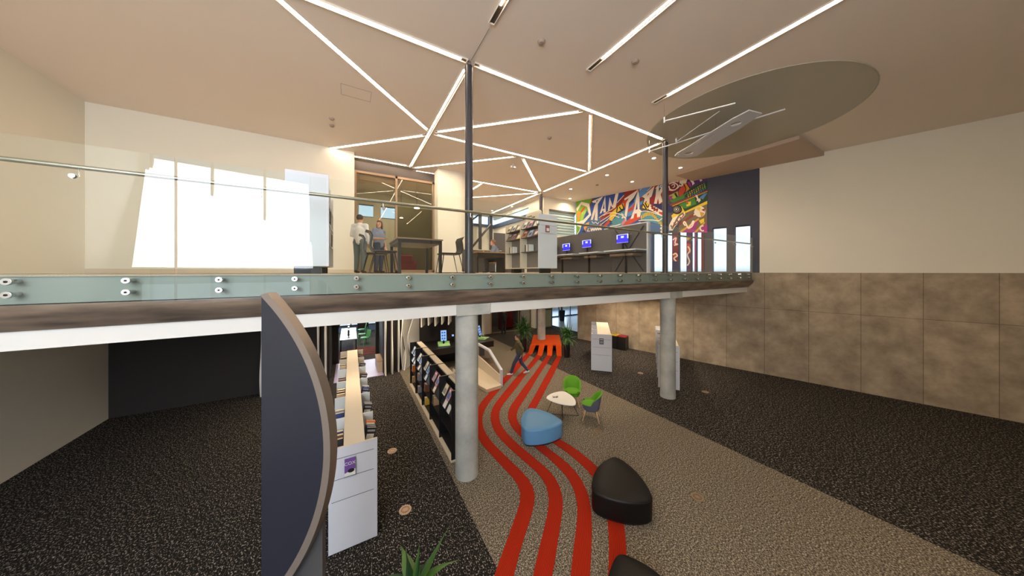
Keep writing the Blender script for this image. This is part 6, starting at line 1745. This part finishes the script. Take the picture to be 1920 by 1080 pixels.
# walking person, mid stride, walking towards the left of the photo
J = dict(pel=(0, 0, 0.88), che=(0, -0.04, 1.20), nec=(0, -0.06, 1.39), hea=(0, -0.09, 1.525), sL=(0.17, -0.04, 1.33), eL=(0.22, 0.12, 1.09), wL=(0.20, 0.06, 0.86), sR=(-0.17, -0.07, 1.33), eR=(-0.22, -0.16, 1.09), wR=(-0.19, -0.34, 0.95),
         hL=(0.09, 0, 0.86), kL=(0.09, -0.22, 0.50), aL=(0.09, -0.34, 0.10), hR=(-0.09, 0, 0.86), kR=(-0.09, 0.08, 0.47), aR=(-0.09, 0.34, 0.13), tR=(0, -1, -0.25))
person((6.0, 9.78, 0), radians(-118), 'person walking across the orange stripes in an olive top, dark jeans and white shoes', J, OLIVEC, NAVYC, SHOEW, HAIRD)
# standing person seen from behind, at the end of the lower hall
J = stand_pose(1.72); J['wL'] = (0.16, -0.30, 1.08); J['wR'] = (-0.16, -0.30, 1.08); J['upL'] = (0, 0, 1); J['upR'] = (0, 0, 1)
person((8.93, 16.6, 0), radians(165), 'person in dark clothes standing with back to the camera by the dark glass', J, DARKC, DARKC, SHOED, HAIRD)
# two people upstairs in front of the glass door
J = stand_pose(1.74); J['wL'] = (0.10, -0.30, 1.10); J['upL'] = (0, 0, 1)
person((0.25, 9.55, UF), radians(150), 'person in a white shirt standing upstairs at the left of the glass door', J, WHITEC, mat('pale_teal_trousers', rgb(96, 110, 116), 0.9), SHOED, HAIRD, bag=None)
J = stand_pose(1.64); J['face'] = (-0.9, -0.4, 0); J['wR'] = (-0.12, -0.28, 1.05); J['upR'] = (0, 0, 1)
person((0.78, 9.75, UF), radians(40), 'person with long brown hair in a grey-blue top standing upstairs beside the white shirt', J, BLUEC, NAVYC, SHOED, HAIRB, sleeve='short', long_hair=True)
# man at the far desk
J = dict(pel=(0, 0, 0.52), che=(0, -0.06, 0.86), nec=(0, -0.12, 1.05), hea=(0, -0.17, 1.18), sL=(0.18, -0.10, 0.99), eL=(0.23, -0.22, 0.76), wL=(0.10, -0.42, 0.80), sR=(-0.18, -0.10, 0.99), eR=(-0.23, -0.22, 0.76), wR=(-0.10, -0.42, 0.80),
         hL=(0.09, -0.02, 0.50), kL=(0.12, -0.42, 0.50), aL=(0.12, -0.40, 0.09), hR=(-0.09, -0.02, 0.50), kR=(-0.12, -0.42, 0.50), aR=(-0.12, -0.40, 0.09), upL=(0, 0, 1), upR=(0, 0, 1))
person((5.05, 9.95, UF), radians(-105), 'seated person in a pale striped shirt reading at the far upstairs desk', J, BLUEC, DARKC, SHOED, HAIRG)

# =================================================================== UPSTAIRS FURNITURE
def mesh_chair(x, y, rz, label):
    """black visitor chair with curved back and sled legs; front is -y"""
    o = empty('visitor_chair', (x, y, UF), label, 'chair', 'black visitor chairs at the upstairs table', rz)
    m = MB(); m.box(-0.22, 0.22, -0.24, 0.20, 0.43, 0.47, BLACKL); m.build('seat', o, world=False, bevel=0.015)
    m = MB(); pts = [(0.20, 0.45), (0.25, 0.55), (0.24, 0.66), (0.22, 0.76), (0.26, 0.84), (0.32, 0.86)]
    vs = []; fs = []
    for y_, z_ in pts:
        for sx in (-0.21, 0.21):
            vs += [(sx, y_ - 0.015, z_), (sx, y_ + 0.015, z_ + 0.005)]
    for i in range(len(pts) - 1):
        a = 4 * i; c = a + 4
        fs += [(a, a + 2, c + 2, c), (a + 1, c + 1, c + 3, a + 3), (a, c, c + 1, a + 1), (a + 2, a + 3, c + 3, c + 2)]
    fs += [(0, 1, 3, 2), (len(vs) - 4, len(vs) - 2, len(vs) - 1, len(vs) - 3)]
    m.add(vs, fs, BLACKL); m.build('backrest', o, world=False, smooth=True)
    for sx in (-1, 1):
        m = MB(); m.tube([(sx * 0.20, -0.20, 0.43), (sx * 0.23, -0.26, 0.012), (sx * 0.23, 0.26, 0.012), (sx * 0.20, 0.16, 0.43)], 0.011, BLACKM, n=10); m.build('leg', o, world=False)
    return o
ut = empty('meeting_table', (1.28, 6.75, UF), 'dark meeting table upstairs in front of the glazed door', 'table')
m = MB(); m.box(0.82, 1.76, 6.06, 7.42, UF + 0.71, UF + 0.74, mat('table_wood_top', rgb(128, 104, 84), 0.35, noise=0.1, nscale=5)); m.build('table_top', ut, bevel=0.004)
m = MB(); m.box(0.84, 1.74, 6.08, 7.40, UF + 0.64, UF + 0.71, BLACKL); m.build('apron', ut)
for x in (0.87, 1.71):
    for y in (6.11, 7.37):
        m = MB(); m.box(x - 0.03, x + 0.03, y - 0.03, y + 0.03, UF, UF + 0.66, BLACKL); m.build('leg', ut)
mesh_chair(2.02, 6.42, radians(-90), 'black chair on the right side of the upstairs table, beside the steel column')
mesh_chair(0.60, 6.40, radians(90), 'nearer black chair on the left side of the upstairs table')
mesh_chair(0.50, 7.16, radians(90), 'farther black chair on the left side of the upstairs table')

# white shelf at the far left, end panel towards the rail
o = empty('bookshelf', (-0.63, 5.96, UF), 'tall white bookshelf upstairs at the left edge of the photo', 'bookshelf')
m = MB(); m.box(-0.95, -0.33, 5.96, 5.99, UF + 0.13, UF + 1.76, WHITE); m.build('end_panel', o, bevel=0.003)
m = MB(); m.box(-0.80, -0.48, 5.99, 7.8, UF + 0.13, UF + 1.72, PALEG); m.build('core', o)
for z in (0.13, 0.55, 0.95, 1.3):
    m = MB(); m.box(-0.50, -0.35, 5.99, 7.8, UF + z, UF + z + 0.02, PALEG); m.build('shelf_board', o)
for y in (6.9, 7.8):
    m = MB(); m.box(-0.92, -0.35, y, y + 0.02, UF + 0.13, UF + 1.72, WHITE); m.build('divider', o)
for k in range(2):
    m = MB(); m.box(-0.85, -0.45, 6.1 + k * 1.5, 6.2 + k * 1.5, UF, UF + 0.13, BLACKM); m.build('foot', o)
for j, (z, c) in enumerate(((1.32, 'black'), (1.0, 'grey'), (0.98, 'black'), (0.57, 'grey'), (0.57, 'black'))):
    put_book(Matrix.Translation((-0.40, 6.2 + 0.25 * j, UF + z)), 0.12, 0.26, 0.03, c, None, '%s magazine in the white bookshelf at upstairs left edge, %s from the front' % (c, ORD[j]), 'magazines in the upstairs left bookshelf')

# white magazine shelf in the middle
o = empty('bookshelf', (4.7, 6.2, UF), 'white magazine shelf upstairs in the middle, its books facing left', 'bookshelf')
ya, yb_ = 6.14, 7.98
m = MB(); m.box(4.37, 5.00, ya, ya + 0.03, UF + 0.13, UF + 1.60, WHITE); m.build('end_panel', o, bevel=0.003)
for z in (1.06, 1.30):
    pass
for z in (0.83 + 0.30, 0.83 + 0.08):
    m = MB(); m.box(4.43, 4.96, ya - 0.0015, ya + 0.001, UF + z - 0.003 + 0.17, UF + z + 0.003 + 0.17, GROOVE); m.build('groove', o)
m = MB(); m.box(4.60, 4.95, ya + 0.03, yb_, UF + 0.13, UF + 1.50, mat('shelf_inner_grey', rgb(120, 112, 108), 0.6)); m.build('core', o)
for y in (ya + 0.93, yb_):
    m = MB(); m.box(4.37, 4.97, y, y + 0.022, UF + 0.13, UF + 1.52, CREAM); m.build('divider', o)
m = MB(); m.box(4.37, 4.97, ya + 0.03, yb_, UF + 0.13, UF + 0.155, CREAM); m.build('bottom_board', o)
for z in (0.60, 1.02, 1.28):
    for i in range(2):
        y = ya + 0.03 + i * 0.92
        m = MB(); m.box(4.38, 4.61, y, y + 0.90, UF + z, UF + z + 0.015, DARKGREY)
        if z > 1:
            T = Matrix.Translation((4.39, y + 0.45, UF + z + 0.015)) @ Matrix.Rotation(radians(30), 4, 'Y')
            m.box(-0.004, 0.004, -0.45, 0.45, 0, 0.22, DARKGREY, T)
        m.build('shelf_board', o)
for y in (ya + 0.1, yb_ - 0.2):
    m = MB(); m.box(4.5, 4.85, y, y + 0.06, UF, UF + 0.13, BLACKM); m.build('foot', o)
cs = [['red', 'light blue', 'orange', 'yellow', 'red', 'brown'], ['white', 'pink', 'white', 'tan', 'white', 'cream']]
for r, z in enumerate((1.035, 1.295)):
    for j in range(6):
        yy = ya + 0.17 + (0.30 * (j % 3)) + 0.92 * (j // 3)
        T = Matrix.Translation((4.374, yy, UF + z)) @ Matrix.Rotation(radians(-90), 4, 'Z') @ Matrix.Rotation(radians(-30), 4, 'X')
        put_book(T, 0.18, 0.22, 0.01, cs[r][j], ['white', 'dark blue', 'black'][j % 3], '%s magazine on %s ledge of the upstairs magazine shelf, %s from the camera end' % (cs[r][j], ('lower', 'upper')[r], ORD[j]), 'magazines on the upstairs magazine shelf', 'magazine', 'magazine')
for i in range(2):
    for j in range(5):
        c = ['black', 'white', 'cream', 'grey', 'white'][j]
        put_book(Matrix.Translation((4.48, ya + 0.72 + 0.92 * i - 0.05 * j, UF + 0.616)), 0.15, 0.20 + 0.015 * (j % 2), 0.036, c, None, '%s book in %s bay of upstairs magazine shelf, %s from far end' % (c, ('near', 'far')[i], ORD[j]), 'standing books in the upstairs magazine shelf')
put_book(Matrix.Translation((4.66, ya - 0.012, UF + 1.12)), 0.12, 0.18, 0.018, 'red', 'white', 'small red and white booklet on the end panel of the upstairs magazine shelf', None, 'booklet', 'booklet')
o = empty('shelf_sign', (4.6, 7.0, UF + 1.5), 'cream sign board with rounded corner standing on the upstairs magazine shelf', 'sign')
m = MB(); T = Matrix.Translation((4.62, 0, 0))
yz_panel(m, [(6.35, UF + 1.5), (7.15, UF + 1.5), (7.15, UF + 1.74), (7.10, UF + 1.78), (6.42, UF + 1.78), (6.35, UF + 1.72)], 4.61, 4.63, CREAM); m.build('sign_board', o)
m = MB(); m.box(4.606, 4.61, 6.82, 7.08, UF + 1.66, UF + 1.69, GROOVE); m.box(4.606, 4.61, 6.66, 6.85, UF + 1.60, UF + 1.64, GROOVE); m.build('sign_mark', o)

# computer bench with dark partition
o = empty('computer_bench', (8.05, 7.9, UF), 'dark grey partition upstairs with a white counter for a row of computers', 'desk')
PGREY = mat('partition_grey', rgb(88, 84, 85), 0.55, noise=0.04, nscale=3)
m = MB(); m.box(8.06, 8.14, 5.5, 12.4, UF + 0.02, UF + 1.58, PGREY); m.build('partition', o)
m = MB(); m.box(8.05, 8.15, 5.46, 7.2, UF + 1.58, UF + 1.61, WHITE); m.box(8.05, 8.15, 5.44, 5.5, UF, UF + 1.61, WHITE); m.build('edge_cap', o)
for i, (y0, y1) in enumerate(((5.5, 6.75), (7.0, 7.95), (8.3, 9.3), (9.6, 10.6), (10.9, 11.9))):
    m = MB(); m.box(7.52, 8.06, y0, y1, UF + 0.71, UF + 0.755, WHITE if i else WHITE); m.build('counter', o, bevel=0.004)
    m = MB(); m.box(7.60, 8.06, y0 + 0.15, y1 - 0.2, UF + 0.55, UF + 0.63, mat('reflection_brown', rgb(112, 92, 76), 0.5)); m.build('tray', o)  # brownish reflection under the counter, put in as a coloured box
m = MB(); m.box(7.56, 8.06, 5.5, 12.3, UF + 0.66, UF + 0.70, DARKGREY); m.build('support_rail', o)
for a_, c_ in (((5.6, 0.05), (6.7, 1.5)), ((6.7, 0.05), (5.6, 1.5))):
    m = MB(); m.tube([(8.045, a_[0], UF + a_[1]), (8.045, c_[0], UF + c_[1])], 0.014, BLACKM); m.build('brace', o)
for y in (5.9, 7.5, 9.0, 10.5, 12.0):
    m = MB(); m.box(7.60, 7.66, y, y + 0.05, UF, UF + 0.66, BLACKM); m.build('leg', o)
SCB = mat('blue_screen', rgb(50, 40, 225), 0.3, emit=0.9)
SCW = mat('pale_window', rgb(190, 200, 250), 0.3, emit=0.9)
for i, (y, lb) in enumerate(((6.28, 'nearest blue computer screen on the upstairs partition, above the longest counter'), (7.92, 'second blue computer screen from the camera on the partition'), (9.10, 'third blue computer screen from the camera on the partition'), (9.95, 'fourth blue computer screen, just right of the white magazine shelf'))):
    s_ = 1.0
    q = empty('monitor', (7.9, y, UF + 0.755), lb, 'monitor', 'blue screens along the partition')
    zc = [1.14, 1.11, 1.07, 1.05][i]
    m = MB(); m.box(7.90, 7.925, y - 0.25, y + 0.25, UF + zc - 0.15, UF + zc + 0.17, BLACKM); m.build('screen_case', q)
    m = MB(); m.box(7.897, 7.90, y - 0.235, y + 0.235, UF + zc - 0.13, UF + zc + 0.155, SCB)
    m.box(7.895, 7.897, y - 0.06, y + 0.06, UF + zc + 0.03, UF + zc + 0.10, SCW); m.box(7.895, 7.897, y - 0.235, y - 0.19, UF + zc + 0.0, UF + zc + 0.15, SCW); m.box(7.895, 7.897, y + 0.19, y + 0.235, UF + zc + 0.0, UF + zc + 0.15, SCW)
    m.box(7.895, 7.897, y - 0.235, y + 0.235, UF + zc + 0.135, UF + zc + 0.155, SCW); m.box(7.895, 7.897, y - 0.235, y + 0.235, UF + zc - 0.13, UF + zc - 0.12, SCW)
    m.build('screen', q)
    m = MB(); m.box(7.92, 7.94, y - 0.03, y + 0.03, UF + 0.755, UF + zc - 0.1, BLACKM); m.box(7.84, 7.98, y - 0.1, y + 0.1, UF + 0.755, UF + 0.765, BLACKM); m.build('stand', q)

# far desk with the seated man
o = empty('reading_desk', (4.4, 9.6, UF), 'long brown desk upstairs behind the magazine shelf, where a person sits', 'desk')
m = MB(); m.box(3.75, 4.95, 8.9, 9.75, UF + 0.70, UF + 0.74, mat('desk_oak', rgb(150, 118, 84), 0.45, noise=0.1, nscale=6)); m.build('desk_top', o)
m = MB(); m.box(3.8, 4.9, 8.95, 9.7, UF + 0.55, UF + 0.70, BLACKL); m.build('under_frame', o)
for x in (3.8, 4.85):
    m = MB(); m.box(x, x + 0.05, 9.0, 9.6, UF, UF + 0.56, BLACKL); m.build('leg', o)
o = empty('low_partition', (4.4, 10.6, UF), 'low dark screen behind the far upstairs desk', 'partition')
m = MB(); m.box(3.85, 5.6, 10.6, 10.66, UF + 0.05, UF + 0.92, DARKGREY); m.box(3.85, 5.6, 10.59, 10.67, UF + 0.92, UF + 0.95, CREAM); m.build('panel', o)
m = MB(); m.box(4.0, 4.3, 10.5, 10.76, UF, UF + 0.05, BLACKM); m.box(5.2, 5.5, 10.5, 10.76, UF, UF + 0.05, BLACKM); m.build('foot', o)
o = empty('tall_partition', (5.9, 10.9, UF), 'tall dark panel standing behind the seated person upstairs', 'partition')
m = MB(); m.box(5.45, 7.0, 11.0, 11.06, UF, UF + 1.75, PGREY); m.build('panel', o)
o = empty('office_chair', (5.0, 9.98, UF), 'brown tub-backed chair under the person seated upstairs', 'chair')
m = MB(); m.box(4.78, 5.22, 9.72, 10.2, UF + 0.36, UF + 0.42, mat('tan_leather', rgb(176, 128, 70), 0.5)); m.build('seat', o, bevel=0.02)
m = MB(); m.box(5.20, 5.26, 9.74, 10.18, UF + 0.42, UF + 0.82, mat('tan_leather')); m.build('backrest', o, bevel=0.02)
m = MB(); m.cyl((5.0, 9.96, UF + 0.03), (5.0, 9.96, UF + 0.36), 0.03, CHROME); m.build('pedestal', o)
m = MB(); m.cyl((5.0, 9.96, UF), (5.0, 9.96, UF + 0.03), 0.24, BLACKM, n=24); m.build('base', o)
# steel frame posts and brace at the far end
for x, y, lb in ((8.35, 19.4, 'left dark steel post in front of the far high window'), (9.25, 19.4, 'right dark steel post in front of the far high window')):
    m = MB(); m.box(x, x + 0.22, y, y + 0.12, UF, CEIL, COLM); tag(m.build('steel_post'), lb, 'post', 'far steel posts')
m = MB(); m.tube([(7.2, 19.3, UF + 1.2), (9.3, 19.3, 7.85)], 0.08, COLM); tag(m.build('diagonal_brace', smooth=True), 'dark diagonal steel brace between the far posts', 'brace')
m = MB(); m.tube([(7.6, 19.3, 7.9), (8.4, 19.3, 8.55)], 0.06, STEELB); tag(m.build('diagonal_brace', smooth=True), 'short blue-grey diagonal brace across the far high window', 'brace')
# things inside the glazed room
o = empty('counter_unit', (1.4, 16.6, UF), 'pale counter unit inside the glazed room upstairs', 'cabinet')
m = MB(); m.box(0.5, 3.0, 16.3, 16.9, UF, UF + 0.95, mat('room_unit', rgb(206, 196, 168), 0.6)); m.build('body', o)
m = MB(); m.box(0.45, 3.05, 16.25, 16.95, UF + 0.95, UF + 1.0, WHITE); m.build('counter', o)
o = empty('armchair', (2.3, 14.0, UF), 'dark red armchair inside the glazed room upstairs', 'armchair')
RF = mat('red_fabric', rgb(130, 30, 44), 0.9, noise=0.1)
m = MB(); m.box(1.95, 2.65, 13.7, 14.35, UF + 0.12, UF + 0.42, RF); m.build('seat', o, bevel=0.04)
m = MB(); m.box(1.95, 2.65, 14.25, 14.45, UF + 0.30, UF + 0.85, RF); m.build('backrest', o, bevel=0.05)
for x in (1.88, 2.60):
    m = MB(); m.box(x, x + 0.12, 13.7, 14.4, UF + 0.12, UF + 0.6, RF); m.build('armrest', o, bevel=0.03)
for x in (2.0, 2.55):
    for y in (13.78, 14.28):
        m = MB(); m.cyl((x, y, UF), (x, y, UF + 0.13), 0.02, BLACKM, n=8); m.build('leg', o)
for x, y, ln, lb in ((2.9, 14.6, 1.15, 'pendant lamp at right inside the glazed room'), (2.3, 15.6, 1.55, 'lower pendant lamp inside the glazed room')):
    o = empty('pendant_lamp', (x, y, CEIL), lb, 'lamp', 'pendant lamps in the glazed room')
    m = MB(); m.tube([(x, y, CEIL), (x, y, CEIL - ln)], 0.008, BLACKM); m.build('cord', o)
    m = MB(); m.lathe([(0.05, CEIL - ln), (0.13, CEIL - ln - 0.08), (0.13, CEIL - ln - 0.1)], DOWNL, T=Matrix.Translation((x, y, 0))); m.build('lamp_shade', o, smooth=True)
a = area_light('glazed_room_light', (2.2, 14.8, CEIL - 0.1), 1.6, 75, WARM)

# =================================================================== HANGING MOBILE (rods and perforated plate)
mb_ = empty('hanging_sculpture', (9.2, 4.8, CEIL), 'white hanging sculpture of rods and a perforated plate below the grey ceiling disc', 'sculpture')
z0 = 8.2
def rod(p, q, r=0.014, dz=(0, 0)):
    m = MB(); m.tube([(p[0], p[1], z0 + dz[0]), (q[0], q[1], z0 + dz[1])], r, WHITE, n=10); m.build('rod', mb_, smooth=True)
rod((7.21, 4.41), (7.9, 3.1), 0.018); rod((8.59, 5.77), (9.25, 2.6), 0.018); rod((8.68, 4.93), (7.95, 3.45), 0.011)
for p in ((7.21, 4.41), (8.59, 5.77), (8.68, 4.93)):
    m = MB(); m.cyl((p[0], p[1], z0 - 0.05), (p[0], p[1], z0 + 0.10), 0.022, WHITE); m.build('rod_joint', mb_)
    m = MB(); m.tube([(p[0], p[1], z0 + 0.1), (p[0], p[1], CEIL)], 0.003, CHROME, n=6); m.build('wire', mb_)
def plate(outer, holes, z, th, mt):
    loops = [[Vector((x, y, 0)) for x, y in outer]] + [[Vector((x, y, 0)) for x, y in h] for h in holes]
    tri = tessellate_polygon(loops)
    allp = [p for l in ([outer] + holes) for p in l]; na = len(allp)
    vs = [(x, y, z) for x, y in allp] + [(x, y, z + th) for x, y in allp]
    fs = [tuple(t) for t in tri] + [tuple(i + na for i in t)[::-1] for t in tri]
    o_ = 0
    for l in [outer] + holes:
        k = len(l)
        fs += [(o_ + i, o_ + (i + 1) % k, na + o_ + (i + 1) % k, na + o_ + i) for i in range(k)]
        o_ += k
    m = MB(); m.add(vs, fs, mt)
    return m
def ring(cx, cy, r, n=18):
    return [(cx + r * cos(2 * pi * i / n), cy + r * sin(2 * pi * i / n)) for i in range(n)]
def slot(p, q, w):
    d = Vector((q[0] - p[0], q[1] - p[1])).normalized(); n_ = Vector((-d.y, d.x)) * w
    return [(p[0] + n_.x, p[1] + n_.y), (p[0] - n_.x, p[1] - n_.y), (q[0] - n_.x, q[1] - n_.y), (q[0] + n_.x, q[1] + n_.y)]
out_ = [(9.62, 5.52), (9.48, 5.36), (9.28, 4.86), (8.95, 4.20), (8.60, 3.45), (8.50, 3.05), (8.95, 2.95), (9.35, 3.55), (9.75, 4.35), (10.10, 4.85), (10.28, 5.14), (10.12, 5.40), (9.80, 5.55)]
m = plate(out_, [ring(9.80, 5.16, 0.13), ring(9.62, 5.40, 0.035), ring(9.98, 5.16, 0.04), slot((9.42, 4.80), (9.05, 4.05), 0.018), slot((9.86, 4.86), (9.60, 4.42), 0.018), ring(8.95, 3.5, 0.12)], z0 - 0.03, 0.03, WHITE)
m.build('perforated_plate', mb_)
m = MB(); m.tube([(9.0, 4.0, z0), (9.0, 4.0, CEIL)], 0.003, CHROME, n=6); m.tube([(9.9, 5.1, z0), (9.9, 5.1, CEIL)], 0.003, CHROME, n=6); m.build('wire', mb_)
m = MB(); m.tube([(2.19, 4.62, CEIL - 0.02), (2.19, 5.50, CEIL - 0.02)], 0.004, DARKGREY, n=6); tag(m.build('ceiling_wire'), 'thin dark wire from the blank-ended top strip to the nearest steel column', 'wire')
